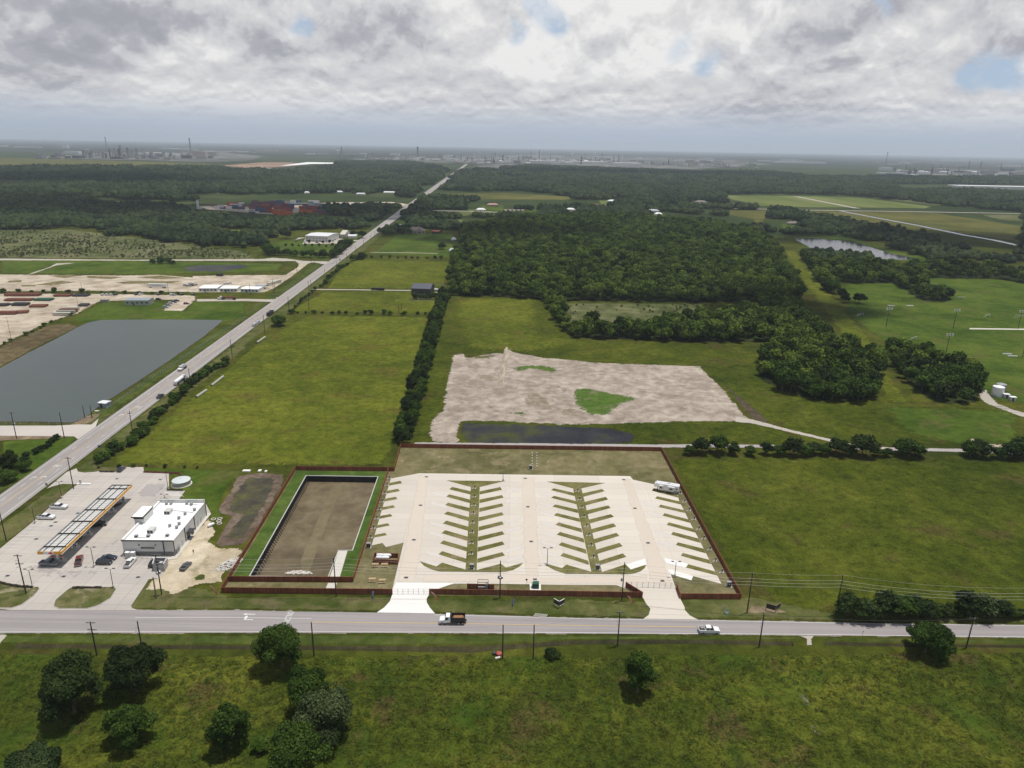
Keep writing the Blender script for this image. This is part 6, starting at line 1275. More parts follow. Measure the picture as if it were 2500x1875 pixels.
# pump station in the right corner
t = thing('water_tank', g(*ZR((1770, 1215))[0]), 0, 'white cylindrical tank of the small pump station by the dark wood', 'water tank', 'pump station'); MB().lathe((0, 0, 0), [(3.0, 0), (3.0, 5.5), (1.2, 6.1), (0, 6.2)], 28).build('shell', m_white, t); MB().box((3.0, -.5, 2.7), (.2, .6, 5.4)).build('ladder', m_steel, t)
t = thing('water_tank', g(*ZR((1805, 1208))[0]) + Vector((1, 3, 0)), 0, 'grey cylindrical tank behind the white one at the pump station', 'water tank', 'pump station'); MB().lathe((0, 0, 0), [(2.6, 0), (2.6, 5.6), (1.0, 6.1), (0, 6.15)], 28).build('shell', m_grey, t); MB().box((2.6, -.5, 2.7), (.2, .6, 5.4)).build('ladder', m_steel, t)
for k, p in enumerate(ZR((1843, 1232), (1893, 1255))):
    t = thing('equipment_shed', g(*p), -.2, ('left', 'right')[k] + ' small white equipment box at the pump station', 'shed', 'pump station'); MB().box((0, 0, 1.1), (3.0, 2.2, 2.2)).build('body', m_wallg, t); MB().box((0, 0, 2.3), (3.4, 2.6, .2)).build('roof', m_white, t); MB().box((0, -1.12, 1.0), (.9, .05, 1.8)).build('door', m_dark, t)
fl_ = W(ZR((1690, 1190), (1800, 1270), (2060, 1300), (2060, 1215), (1870, 1175)))
t = thing('mesh_fence', fl_[0], 0, 'dark wire fence around the small pump station', 'fence', 'pump station'); q = MB()
for a, b in zip(fl_, fl_[1:]):
    L = (b - a).length; n = int(L / 3)
    for k in range(n): c = a.lerp(b, k / n) - fl_[0]; MB().tube(c, c + Vector((0, 0, 2.2)), .05, n=5).build('post', m_dark, t)
    for k in range(int(L / .4)): c = a.lerp(b, k * .4 / L) - fl_[0]; q.box((c.x, c.y, 1.1), (.03, .03, 2.1))
    q.tube(a - fl_[0] + Vector((0, 0, 2.1)), b - fl_[0] + Vector((0, 0, 2.1)), .03, n=4)
q.build('mesh', m_dark, t)
def mound(p, r_, h, mt, label, grp='soil heaps at the right edge', nm='soil_heap'):
    rr = random.Random(int(p[0])); n = 22; rings = []
    for k in range(7):
        f = k / 6; rings.append([(math.cos(6.283 * i / n) * r_ * (1 - f ** 1.4 * .97) * (1 + .18 * noise.noise((math.cos(6.283 * i / n) * 2 + p[0], math.sin(6.283 * i / n) * 2, f))), math.sin(6.283 * i / n) * r_ * .6 * (1 - f ** 1.4 * .97) * (1 + .18 * noise.noise((i * .4, p[0], f))), h * (1 - (1 - f) ** 1.3)) for i in range(n)])
    o = MB().loft(rings).build(nm, mt, loc=g(*p, .1), smooth=True); tag(o, label, 'heap', grp)
mound(ZE((1745, 42))[0], 3.2, 2.0, m_mudlt, 'low grey brown soil heap left of the others'); mound(ZE((1975, 72))[0], 4.6, 2.6, m_mudlt, 'large brown soil heap in the middle'); mound(ZE((2108, 88))[0], 4.2, 2.4, m_sand, 'orange tan soil heap'); mound(ZE((2175, 52))[0], 4.2, 2.2, m_mudlt, 'soil heap at the right edge behind the tan one')
mound(ZR((1840, 1312))[0], 6, 1.6, m_gravel, 'left grey gravel heap by the pump station', 'gravel heaps', 'gravel_heap'); mound(ZR((1930, 1338))[0], 7, 1.8, m_gravel, 'right grey gravel heap by the pump station', 'gravel heaps', 'gravel_heap'); mound(ZR((1357, 1366))[0], 2.5, .8, m_mudlt, 'small brown soil heap in the green meadow below the wood', 'gravel heaps')
# red junk on the verge
t = thing('junk_pile', g(*ZS3((58, 552))[0]), 0, 'red round object and scraps dumped beside the left plain pole', 'junk'); MB().lathe((0, 0, .1), [(.2, 0), (.7, .2), (.8, .6), (.6, .8), (.1, .9)], 14).build('red_drum', plain('faded red plastic', (.34, .06, .05), .6, var=.2), t); MB().box((-.3, -1.3, .2), (1.4, .6, .4), rz=.4).build('scrap', m_concs, t); MB().box((-1.3, .2, .35), (.8, .9, .7), rz=.9).build('scrap', m_dark, t)
# ------------------------------------------------------------------ buildings to the left
def shed(quad, h, label, wall, roof, name='warehouse', cat='building', pitch=.06, eave=.3, nwin=0, grp=None, doors=0, rise=None, winrows=1):
    """quad: photo pixels of near-left, near-right, far-right ground corners"""
    A, B, C_ = [g(*p) for p in quad]; u = (B - A); wd_ = u.length; u.normalize(); v_ = Vector((-u.y, u.x, 0)); dp = max(3.0, abs((C_ - B).dot(v_))); rz = math.atan2(u.y, u.x)
    t = thing(name, A, rz, label, cat, grp); rs = rise if rise is not None else dp * pitch
    wl = MB().loft([[(0, 0, 0), (0, dp, 0), (0, dp, h), (0, dp / 2, h + rs), (0, 0, h)], [(wd_, 0, 0), (wd_, dp, 0), (wd_, dp, h), (wd_, dp / 2, h + rs), (wd_, 0, h)]]).build('wall', wall, t)
    e = eave; MB().add([(-e, -e, h - .02), (wd_ + e, -e, h - .02), (wd_ + e, dp / 2, h + rs + .1), (-e, dp / 2, h + rs + .1), (-e, dp + e, h - .02), (wd_ + e, dp + e, h - .02), (-e, -e, h + .16), (wd_ + e, -e, h + .16), (wd_ + e, dp / 2, h + rs + .3), (-e, dp / 2, h + rs + .3), (-e, dp + e, h + .16), (wd_ + e, dp + e, h + .16)], [(0, 1, 2, 3), (3, 2, 5, 4), (6, 7, 8, 9), (9, 8, 11, 10), (0, 1, 7, 6), (4, 5, 11, 10), (0, 6, 9, 3), (3, 9, 10, 4), (1, 7, 8, 2), (2, 8, 11, 5)]).build('roof', roof, t)
    for rw in range(winrows):
        for k in range(nwin): MB().box((wd_ * (k + .5) / nwin, -.03, (h * .55 if winrows == 1 else 1.6 + rw * (h - 2) * .55)), (min(1.6, wd_ / nwin * .5), .1, 1.1)).build('window', m_glass, t)
    for k in range(doors): MB().box((wd_ * (k + .35) / doors, -.04, 1.1), (1.1, .1, 2.1)).build('door', m_dark, t)
    return t
m_bluegrey = plain('blue grey sheet roof', (.30, .33, .36), .45, metal=.2, var=.05); m_whiter = plain('white sheet roof', (.66, .67, .68), .45, var=.05); m_shingle = plain('brown grey shingles', (.20, .165, .15), .9, var=.12); m_brick = plain('pale brick', (.32, .26, .21), .9, var=.1); m_darkroof = plain('dark blue sheet roof', (.07, .075, .10), .5, var=.1); m_cream = plain('cream siding', (.52, .49, .42), .8, var=.06)
shed((zm(1016, 484), zm(1210, 484), zm(1258, 462)), 4.2, 'blue grey metal office shed on the lawn beyond the lake', m_steel, m_bluegrey, nwin=5, doors=1)
for i, (a, b, c_) in enumerate(((zm(1612, 374), zm(1760, 374), zm(1796, 345)), (zm(1782, 376), zm(1922, 376), zm(1948, 352)), (zm(1950, 378), zm(2094, 382), zm(2105, 360)))):
    shed((a, b, c_), 3.2, ('left', 'middle', 'right')[i] + ' white portable office trailer by the side road', m_wallw, m_roofw, 'office_trailer', 'trailer office', pitch=.01, nwin=5, grp='portable office trailers', doors=1, eave=.1)
def container(A, B, h, mt, label, grp, w_=2.44, zz=.1, parts=True):
    u = B - A; L = u.length; rz = math.atan2(u.y, u.x); t = thing('shipping_container', Vector((A.x, A.y, zz)), rz, label, 'container', grp); MB().box((L / 2, w_ / 2, h / 2), (L - .1, w_ - .1, h - .1)).build('body', mt, t)
    for x in (.06, L - .06):
        for y in (.06, w_ - .06): MB().box((x, y, h / 2), (.16, .16, h)).build('corner_post', mt, t)
    q = MB()
    for k in range(int(L / .6)): q.box((.4 + k * .6, -.0, h / 2), (.2, .06, h - .4))
    q.build('side_ribs', mt, t); MB().box((L + .0, w_ / 2, h / 2), (.06, w_ - .3, h - .3)).build('door', mt, t); return t
for i, (x0, y0, x1, y1, mt) in enumerate(((428, 570, 570, 570, m_cream), (460, 553, 604, 553, m_concp), (478, 541, 620, 541, m_rust), (498, 528, 640, 526, m_cream))):
    container(g(*zm(x0, y0)), g(*zm(x1, y1)), 2.7, mt, ('nearest cream container of the stack of four by the lawn', 'second container of the row by the lawn, grey', 'third container of the row by the lawn, rust red', 'farthest cream container of the row by the lawn')[i], 'containers by the pipe yard lawn')
container(g(*zm(815, 462)), g(*zm(880, 462)), 2.7, m_concp, 'small tan container at the corner of the lawn left of the shed', None)
container(g(*zn(580, 730)), g(*zn(690, 700)), 2.9, m_cream, 'cream container angled beside the trailers near the highway', None)
container(g(*zm(1752, 248)), g(*zm(1804, 248)), 2.9, m_dark, 'dark open container at the far edge of the trailer yard', None)
t = thing('canopy_tent', g(*zn(508, 752)), 0, 'blue grey covered shelter behind the right office trailer', 'shelter'); n = 10; MB().loft([[(x, 3 * math.cos(math.pi * i / n), 1.6 + 1.8 * math.sin(math.pi * i / n)) for i in range(n + 1)] for x in (-5, 5)], closed=False, caps=False).build('cover', m_bluegrey, t)
for x in (-5, 5):
    for y in (-3, 3): MB().tube((x, y, 0), (x, y, 1.6), .08, n=5).build('post', m_dark, t)
A, B = g(*zm(1198, 343)), g(*zm(1347, 345)); t = thing('semi_trailer', A, 0, 'long white semi trailer with bluish lettering on the gravel yard', 'semi trailer'); L = (B - A).length; MB().box((L / 2, 1.3, 2.5), (L, 2.6, 2.9)).build('box_body', m_wallw, t); wheels(t, (L * .82, L * .9), 2.5, .5); q = MB()
for k in range(12): q.box((L * .2 + k * L * .05, -.03, 2.9), (L * .03, .04, .7))
q.build('lettering', plain('blue grey lettering', (.22, .28, .38), .6, var=0), t); MB().box((L * .12, 1.3, .5), (.3, 1.6, 1.0)).build('landing_leg', m_dark, t)
for w_ in [o for o in t.children if o.name.startswith('wheel')]: w_.location.y = 1.3
# pipe stacks in the yard
k = 0
for (x0, y0, x1, y1, mt, hh) in ((30, 410, 320, 408, m_rust, 1.5), (430, 412, 570, 412, m_rust, 1.3), (580, 412, 712, 412, m_dark, 1.1), (30, 448, 255, 448, m_rust, 1.3), (270, 447, 415, 447, m_greenp, 1.4), (-60, 490, 60, 490, m_dark, 1.2), (90, 488, 218, 488, m_dark, 1.6), (232, 500, 370, 498, m_rust, 1.4), (-80, 560, 130, 558, m_rust, 1.8), (120, 552, 232, 545, m_rust, 1.2), (630, 492, 715, 490, m_dark, 1.2)):
    A, B = g(*zm(x0, y0), .1), g(*zm(x1, y1), .1); L = (B - A).length; t = thing('pipe_stack', A, math.atan2((B - A).y, (B - A).x), ('rusty', 'rusty', 'dark', 'rusty', 'greenish', 'dark', 'dark', 'rusty', 'rusty', 'rusty', 'dark')[k] + ' steel pipe stack on timber sleepers, ' + ('far left row, left', 'far row, middle', 'far row, right', 'second row, left', 'second row, right', 'third row at the left edge', 'third row, middle', 'third row, right', 'nearest row at the left edge', 'nearest row, right end', 'beside the cream containers')[k], 'pipe stack', 'pipe stacks in the yard')
    for j in range(3): MB().box((L * (.1 + .4 * j), 3, .2), (.4, 8, .4)).build('sleeper', m_poleg, t)
    r_ = .32; rows = max(1, int(hh / .5))
    q = MB()
    for rw in range(rows):
        for c_ in range(9 - rw): q.tube((rng.uniform(0, .6), -.4 + (c_ + rw / 2) * .8, .7 + rw * .58), (L - rng.uniform(0, .6), -.4 + (c_ + rw / 2) * .8, .7 + rw * .58), r_, n=6)
    q.build('pipes', mt, t); k += 1
# wire fence posts along the yard and the lake
def wirefence(pts, label, h=1.9, step=3.2, rails=4, name='wire_fence', pm=None):
    c = pts[0].copy(); t = thing(name, c, 0, label, 'fence', 'wire fences left of the highway'); q = MB(); r_ = MB()
    for a, b in zip(pts, pts[1:]):
        L = (b - a).length; n = max(1, int(L / step))
        for k in range(n + 1):
            p = a.lerp(b, k / n) - c; q.tube(p, p + Vector((0, 0, h)), .05, n=4)
        for k in range(rails): z_ = h * (k + 1) / rails - .05; r_.tube(a - c + Vector((0, 0, z_)), b - c + Vector((0, 0, z_)), .018, n=3)
    q.build('posts', pm or m_poleg, t); r_.build('wires', m_steel, t); return t
wirefence(W(ZM((-60, 845), (0, 822), (200, 728), (400, 628), (560, 575), (640, 545), (820, 450))), 'post and wire fence between the pipe yard and the lake bank')
wirefence(W(ZM((850, 1345), (1100, 1165), (1400, 975), (1700, 770), (1991, 590))), 'wire mesh fence between the lake and the highway', 1.8, 3.0, 6, pm=m_steel)
wirefence(W(ZM((-200, 1452), (0, 1452), (330, 1452), (600, 1446), (740, 1392), (840, 1340))), 'wire mesh fence between the lake and the pale side road', 1.8, 3.0, 6, pm=m_steel)
t = shed((zm(802, 1312), zm(862, 1318), zm(880, 1296)), 2.6, 'small blue grey pump shed with white roof at the lake corner', m_bluegrey, m_whiter, 'pump_shed', 'shed', doors=1, pitch=.02)
mound(zm(785, 1337), 1.3, .3, m_concs, 'pale round slab beside the pump shed', 'gravel heaps', 'concrete_slab')
# white two-storey office
shed((zn(908, 330), zn(1110, 338), zn(1155, 305)), 8.0, 'white two-storey office building with white roof beyond the gravel yard', m_wallg, m_whiter, 'office_building', 'building', nwin=7, pitch=.03, winrows=2)
shed((zn(1216, 292), zn(1262, 294), zn(1278, 275)), 4, 'small tan outbuilding right of the white office', m_cream, m_cream, 'outbuilding', 'building', pitch=.2)
shed((zn(1290, 302), zn(1365, 302), zn(1375, 285)), 3.2, 'low white awning shed beside the highway oak', m_wallw, m_whiter, 'outbuilding', 'building', pitch=.05)
# dark workshop with yard right of the second field
shed((zn(1862, 800), zn(2032, 806), zn(2040, 770)), 4.8, 'dark blue roofed workshop beside the tree belt', m_dark, m_darkroof, 'workshop', 'building', pitch=.16, doors=1)
wirefence(W(ZN((1815, 868), (2120, 868), (2172, 760), (2172, 735), (2045, 735))), 'grey panel fence around the dark workshop yard', 2.2, 2.5, 12, pm=m_steel)
for i, p in enumerate(ZN((2078, 770), (2108, 772), (2085, 805), (2122, 828), (2098, 835))):
    t = thing('stored_boat', g(*p), 1.2, 'white covered boat or trailer standing in the workshop yard', 'boat', 'white covered boats in the workshop yard'); sideloft([(-3, .5), (-3, 1.5), (1.5, 1.6), (3.2, 1.3), (2.4, .5)], 2.0, .0, .3).build('hull', m_white, t); MB().box((-.5, 0, 1.75), (2.6, 1.2, .5), taper=.7).build('cover', m_wallg, t)
for i, p in enumerate(ZN((1530, 766), (1588, 768))):
    t = thing('waste_container', g(*p, .1), 0, ('left', 'right')[i] + ' black roll-off container on the narrow field drive', 'container', 'black containers on the field drive'); MB().box((0, 0, 1.1), (6.0, 2.4, 1.9), taper=1.03).build('body', m_black, t); MB().box((0, 0, .12), (5.6, 1.2, .2)).build('skid', m_dark, t)
    for x in (-2.2, -.8, .8, 2.2): MB().box((x, -1.25, 1.1), (.15, .1, 1.8)).build('rib', m_black, t)
# house with hipped roof
def house(p, w_, d_, h, label, wall, roof, rz=0, rise=3.2, grp=None, gab=2, chim=True):
    t = thing('house', g(*p), rz, label, 'house', grp); MB().box((0, 0, h / 2), (w_, d_, h)).build('wall', wall, t); e = .6; x, y = w_ / 2 + e, d_ / 2 + e; rx = max(.2, w_ / 2 - d_ / 2)
    rf = MB().add([(-x, -y, h), (x, -y, h), (x, y, h), (-x, y, h), (-rx, 0, h + rise), (rx, 0, h + rise)], [(0, 1, 5, 4), (2, 3, 4, 5), (1, 2, 5), (3, 0, 4), (3, 2, 1, 0)]).build('roof', roof, t)
    for k in range(gab):
        gx = -w_ * .28 + k * w_ * .5; gw = w_ * .16; MB().add([(gx - gw, -d_ / 2 - 2.2, 0), (gx + gw, -d_ / 2 - 2.2, 0), (gx + gw, -d_ / 2 - 2.2, h), (gx, -d_ / 2 - 2.2, h + rise * .75), (gx - gw, -d_ / 2 - 2.2, h), (gx - gw, -d_ / 2, 0), (gx + gw, -d_ / 2, 0), (gx + gw, -d_ / 2, h), (gx, -d_ / 2, h + rise * .75), (gx - gw, -d_ / 2, h)], [(0, 1, 2, 3, 4), (0, 5, 9, 4), (1, 6, 7, 2)]).build('gable_wall', wall, t)
        MB().add([(gx - gw - .4, -d_ / 2 - 2.6, h - .15), (gx, -d_ / 2 - 2.6, h + rise * .8), (gx + gw + .4, -d_ / 2 - 2.6, h - .15), (gx - gw - .4, -d_ / 4, h - .15), (gx, 0, h + rise * .8), (gx + gw + .4, -d_ / 4, h - .15)], [(0, 1, 4, 3), (1, 2, 5, 4)]).build('gable_roof', roof, t)
        MB().box((gx, -d_ / 2 - 2.25, h * .5), (gw * .9, .1, 1.5)).build('window', m_glass, t)
    for k in (-.05, .42): MB().box((w_ * k, -d_ / 2 - .03, h * .5), (1.6, .1, 1.5)).build('window', m_glass, t)
    if chim: MB().box((w_ * .1, 1, h + rise), (1.0, 1.0, 1.8)).build('chimney', wall, rf)
    return t
house(zn(1905, 255), 26, 13, 4.5, 'large brick house with brown hipped roof and white drive right of the highway', m_brick, m_shingle, rise=5, gab=2)
house(zn(1755, 205), 12, 9, 3.2, 'small grey-roofed house hidden in the trees by the highway', m_concs, m_bluegrey, gab=0, chim=False, rise=2)
t = shed((zn(2042, 258), zn(2105, 262), zn(2110, 252)), 3.2, 'open red-roofed barn behind the brick house', m_dark, plain('red barn roof', (.30, .07, .05), .6, var=.1), 'barn', 'barn', pitch=.1)
# ------------------------------------------------------------------ foliage
def leaf_mat(name, c0, c1, c2, rough=.75, inst=.35):
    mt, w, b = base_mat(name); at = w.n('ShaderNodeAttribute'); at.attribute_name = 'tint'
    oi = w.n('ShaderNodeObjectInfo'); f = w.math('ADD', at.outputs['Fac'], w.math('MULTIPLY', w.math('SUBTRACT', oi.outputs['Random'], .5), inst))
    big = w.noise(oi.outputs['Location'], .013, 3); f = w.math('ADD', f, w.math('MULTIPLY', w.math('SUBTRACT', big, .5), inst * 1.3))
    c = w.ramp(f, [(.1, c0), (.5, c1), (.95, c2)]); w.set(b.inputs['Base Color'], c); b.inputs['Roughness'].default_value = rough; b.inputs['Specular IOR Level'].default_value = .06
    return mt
L_oak = leaf_mat('oak leaves', (.010, .020, .007), (.022, .038, .010), (.044, .066, .017))
L_mid = leaf_mat('broadleaf leaves', (.016, .034, .006), (.036, .066, .010), (.070, .110, .018))
L_wood = leaf_mat('wood canopy', (.025, .048, .008), (.062, .102, .013), (.125, .175, .026), inst=.85)
L_wood2 = leaf_mat('dark wood canopy', (.015, .030, .006), (.040, .068, .011), (.088, .130, .020), inst=.85)
L_bright = leaf_mat('bright leaves', (.026, .055, .008), (.048, .088, .012), (.080, .130, .022))
L_willow = leaf_mat('grey green leaves', (.020, .036, .012), (.042, .064, .022), (.085, .11, .042))
L_far = leaf_mat('distant foliage', (.009, .018, .007), (.020, .034, .011), (.042, .060, .020), inst=.8)
L_scrub = leaf_mat('scrub foliage', (.045, .062, .020), (.085, .105, .036), (.14, .145, .065), inst=.9)
m_bark = plain('tree bark', (.09, .07, .055), .9, var=.2, scale=2)
def leaf_mesh(name, seed, rx, rz_, h0, n, size, mat, lobes=9, core=True, shape='round', squash=1.0, sparse=0.0):
    """crown: leaf clumps spread over overlapping lobes; height h0 is the crown's underside"""
    r = np.random.RandomState(seed); cz = h0 + rz_
    L = []
    wild = lobes >= 16
    for k in range(lobes + (8 if wild else 0)):
        a = r.uniform(0, 6.28); e = r.uniform(-.5, 1.25) if shape == 'round' else r.uniform(-1.2, 1.2); d = r.uniform(.5, .86) if wild else r.uniform(.45, .74)
        L.append((rx * d * math.cos(a) * math.cos(e), rx * d * math.sin(a) * math.cos(e), cz + rz_ * d * math.sin(e), rx * (r.uniform(.16, .40) if wild else r.uniform(.30, .50)), r.uniform(.1, .95)))
    L.append((0, 0, cz, rx * .66, .5)); L.append((rx * .15, -rx * .1, cz + rz_ * .32, rx * .5, .6)); L = np.array(L)
    idx = r.choice(len(L), n, p=(L[:, 3] ** 2) / (L[:, 3] ** 2).sum()); l = L[idx]
    v_ = r.normal(size=(n, 3)); v_ /= np.linalg.norm(v_, axis=1)[:, None]; v_[:, 2] = np.where(r.rand(n) < .55, np.abs(v_[:, 2]), v_[:, 2])
    rad = l[:, 3] * (1 - r.rand(n) ** 2.5 * .45) * (1 + r.normal(size=n) * .05); P = l[:, :3] + v_ * rad[:, None] * np.array([1, 1, min(1.15, rz_ / rx * 1.05)])
    P[:, 2] = np.maximum(P[:, 2], h0 * .55 + .3 * r.rand(n))
    nrm = v_ + r.normal(size=(n, 3)) * .55; nrm /= np.linalg.norm(nrm, axis=1)[:, None]
    up = r.normal(size=(n, 3)); u = np.cross(nrm, up); u /= np.linalg.norm(u, axis=1)[:, None]; w2 = np.cross(nrm, u)
    s = size * r.uniform(.55, 1.3, n)[:, None]; asp = r.uniform(.5, .95, n)[:, None]
    bend = nrm * s * .25
    V = np.stack([P - u * s, P - w2 * s * asp + bend, P + u * s, P + w2 * s * asp + bend], 1).reshape(-1, 3)
    F_ = np.arange(n * 4).reshape(n, 4)
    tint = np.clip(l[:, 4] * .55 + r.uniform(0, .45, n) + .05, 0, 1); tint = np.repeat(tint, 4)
    verts = V.tolist(); faces = F_.tolist()
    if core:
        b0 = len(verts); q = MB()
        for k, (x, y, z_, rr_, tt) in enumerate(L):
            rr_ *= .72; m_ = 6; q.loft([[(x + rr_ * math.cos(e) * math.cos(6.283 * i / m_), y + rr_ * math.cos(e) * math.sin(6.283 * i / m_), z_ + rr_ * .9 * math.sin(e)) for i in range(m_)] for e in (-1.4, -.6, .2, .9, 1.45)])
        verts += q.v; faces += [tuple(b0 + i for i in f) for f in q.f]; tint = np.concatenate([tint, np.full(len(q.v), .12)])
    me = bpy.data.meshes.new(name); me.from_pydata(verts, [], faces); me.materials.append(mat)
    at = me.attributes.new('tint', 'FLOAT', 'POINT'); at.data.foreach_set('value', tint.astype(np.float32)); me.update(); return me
def trunk_mesh(seed, h, r0, rx, z1):
    rr = random.Random(seed); q = MB(); q.tube((0, 0, -.3), (rr.uniform(-.2, .2), rr.uniform(-.2, .2), h), r0, r0 * .65, 7)
    for k in range(6):
        a = 6.283 * k / 6 + rr.uniform(-.4, .4); q.tube((0, 0, h * .85), (math.cos(a) * rx * .55, math.sin(a) * rx * .55, h + (z1 - h) * rr.uniform(.4, .75)), r0 * .45, r0 * .12, 5)
    me = bpy.data.meshes.new('trunk'); me.from_pydata(q.v, [], q.f); me.materials.append(m_bark); me.update(); return me
def tree_from(meshes, p, s, rz, label, group, name='tree', cat='tree', mat=None):
    cm, tm = meshes; t = thing(name, p, rz, label, cat, group); t.scale = s if hasattr(s, '__len__') else (s, s, s)
    o = bpy.data.objects.new('crown', cm); COL.objects.link(o); o.parent = t
    if mat: o.material_slots[0].link = 'OBJECT'; o.material_slots[0].material = mat
    if tm: o = bpy.data.objects.new('trunk', tm); COL.objects.link(o); o.parent = t
    return t
# big foreground trees, each with its own crown
FT = [((183, 1740), 7.3, 14.6, L_oak, 'dark oak with wide crown, leftmost of the foreground trees', 'oak_tree', 'round'), ((335, 1688), 6.6, 12.4, L_oak, 'dark round oak right of the leftmost one, before the near-verge pole', 'oak_tree', 'round'), ((322, 1812), 5.1, 9.6, L_mid, 'smaller green tree below the two oaks at the left', 'broadleaf_tree', 'round'),
      ((565, 1828), 5.0, 12, L_mid, 'narrow leafy tree standing alone between the left trees and the cluster', 'broadleaf_tree', 'tall'), ((688, 1632), 6.4, 13, L_mid, 'round dark green tree at the road verge overlapping the front road', 'roadside_tree', 'round'),
      ((757, 1752), 6.6, 13, L_mid, 'upper tree of the dense foreground cluster', 'broadleaf_tree', 'tall'), ((798, 1798), 6.9, 12.5, L_willow, 'grey-green feathery tree in the middle of the foreground cluster', 'willow_tree', 'round'), ((728, 1900), 6.8, 12.5, L_mid, 'lowest tree of the foreground cluster cut by the bottom edge', 'broadleaf_tree', 'round'),
      ((1557, 1692), 4.3, 10.8, L_mid, 'lone rounded green tree in the middle of the foreground field', 'young_tree', 'round'), ((2258, 1592), 6.4, 8.8, L_mid, 'roadside oak at the right with spreading crown over the near verge', 'oak_tree', 'round'),
      ((85, 1890), 5.8, 4.6, L_willow, 'low bushy tree at the bottom left corner', 'bush', 'round'), ((640, 1830), 2.2, 3.0, L_bright, 'low bright bush left of the foreground cluster', 'bush', 'round'), ((28, 1146), 4.3, 8.0, L_oak, 'taller dark tree at the left edge beyond the highway', 'broadleaf_tree', 'tall'), ((20, 1178), 4.0, 5.0, L_mid, 'lower dark tree at the left edge beyond the highway', 'broadleaf_tree', 'round'), ((62, 1150), 3.4, 4.5, L_mid, 'small tree right of the two dark trees beyond the highway', 'broadleaf_tree', 'round'),
      ((684, 795), 6.4, 7.6, L_mid, 'round tree on the field edge beside the tow trailer on the highway', 'broadleaf_tree', 'round'), ((713, 766), 3.2, 3.6, L_mid, 'small bush at the corner of the crossing hedge row and the highway', 'bush', 'round'), ((1347, 1603), 2.1, 2.4, L_oak, 'small dark round bush on the near verge right of the plain poles', 'bush', 'round')]
for i, (b_, r_, h_, mt, lab, nm, shp) in enumerate(FT):
    base = h_ * (.05 if h_ > 6 else .02); rz_ = (h_ - base) / 2
    n = min(int(1200 + 260 * r_ * r_), 13500)
    cm = leaf_mesh('crown', 11 + i, r_ * 1.02, rz_, base, n, .26 if r_ > 3.4 else .2, mt, lobes=16 if r_ > 4 else 9, shape=shp, core=h_ > 5)
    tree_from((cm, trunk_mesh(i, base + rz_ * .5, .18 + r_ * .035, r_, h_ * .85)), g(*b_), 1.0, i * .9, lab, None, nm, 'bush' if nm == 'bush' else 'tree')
# mid-size tree stock shared by hedges, belts and woods
STK = [(leaf_mesh('crown', 100 + k, 4.6, 4.2, .6, 900, .42, L_mid, 10), trunk_mesh(50 + k, 3.0, .22, 4.0, 7)) for k in range(5)]
STK += [(leaf_mesh('crown', 120 + k, 4.4, 5.2, .8, 900, .42, L_oak, 10, shape='tall'), trunk_mesh(60 + k, 3.4, .22, 4.0, 9)) for k in range(2)]
BSH = [(leaf_mesh('crown', 140 + k, 2.6, 1.9, .05, 420, .32, L_mid, 7), None) for k in range(4)]
# tree row across the middle right, bushes beyond the front road
rowT = [(1683, 3.6, 4.5), (1712, 5, 8), (1752, 6, 9), (1792, 4, 6), (1830, 3.6, 4.5), (1868, 3.8, 6), (1900, 4, 5.5), (1935, 5.6, 9), (1960, 4.2, 6), (1987, 4.6, 6), (2012, 4, 5.5), (2041, 5.8, 8), (2070, 4.2, 5), (2103, 7.4, 11), (2144, 3.8, 4), (2166, 3.2, 4), (2219, 7.5, 8.6), (2242, 4, 5), (2368, 5, 7.6), (2392, 6, 8.2), (2437, 4.6, 5), (2464, 5.6, 8), (2491, 7.4, 10), (2520, 6, 8)]
for i, (px_, r_, h_) in enumerate(rowT):
    lab = 'tree in the row along the access road, %s' % ('tall one right of the middle' if px_ == 2103 else 'broad round one standing apart before the gap' if px_ == 2219 else 'broad one in the far right clump' if px_ in (2368, 2392) else 'at the right edge' if px_ > 2430 else 'leftmost low one' if i == 0 else 'in its left half' if px_ < 1905 else 'in its middle')
    py = 1108 + (px_ - 1680) * .012 + rng.uniform(-3, 3); b_ = STK[i % 5]
    tree_from(b_, g(px_, py), (r_ / 4.9, r_ / 4.9, h_ / 9.2), i * 1.7, lab, 'trees in the row along the access road', mat=(L_oak if i % 2 else None))
rowB = [(2069, 5, 8), (2092, 4.2, 6), (2115, 5, 6.8), (2150, 5.2, 7.6), (2175, 4.4, 6), (2203, 5.6, 7), (2240, 5.2, 6.8), (2268, 3.4, 5.4), (2309, 3.2, 5), (2330, 2.6, 3.5), (2362, 5.6, 7), (2402, 5, 6.6), (2440, 4.4, 5.8), (2468, 3, 3.6), (2500, 2.4, 2.6)]
for i, (px_, r_, h_) in enumerate(rowB):
    lab = 'tree in the dark thicket by the front road, %s' % ('at its left end behind the pole' if i == 0 else 'with grey bare twigs' if px_ == 2402 else 'low one at the far right end' if i > 12 else 'in its left mass' if i < 5 else 'in its middle mass' if i < 8 else 'thin one in the gap' if i < 10 else 'in its right mass')
    tree_from(STK[(i + 2) % 7], g(px_, 1506 + (i % 3)), (r_ / 4.9, r_ / 4.9, h_ / 9.4), i * 2.1, lab, 'trees of the thicket by the front road', mat=(L_willow if px_ == 2402 else L_oak if i % 2 == 0 else None))
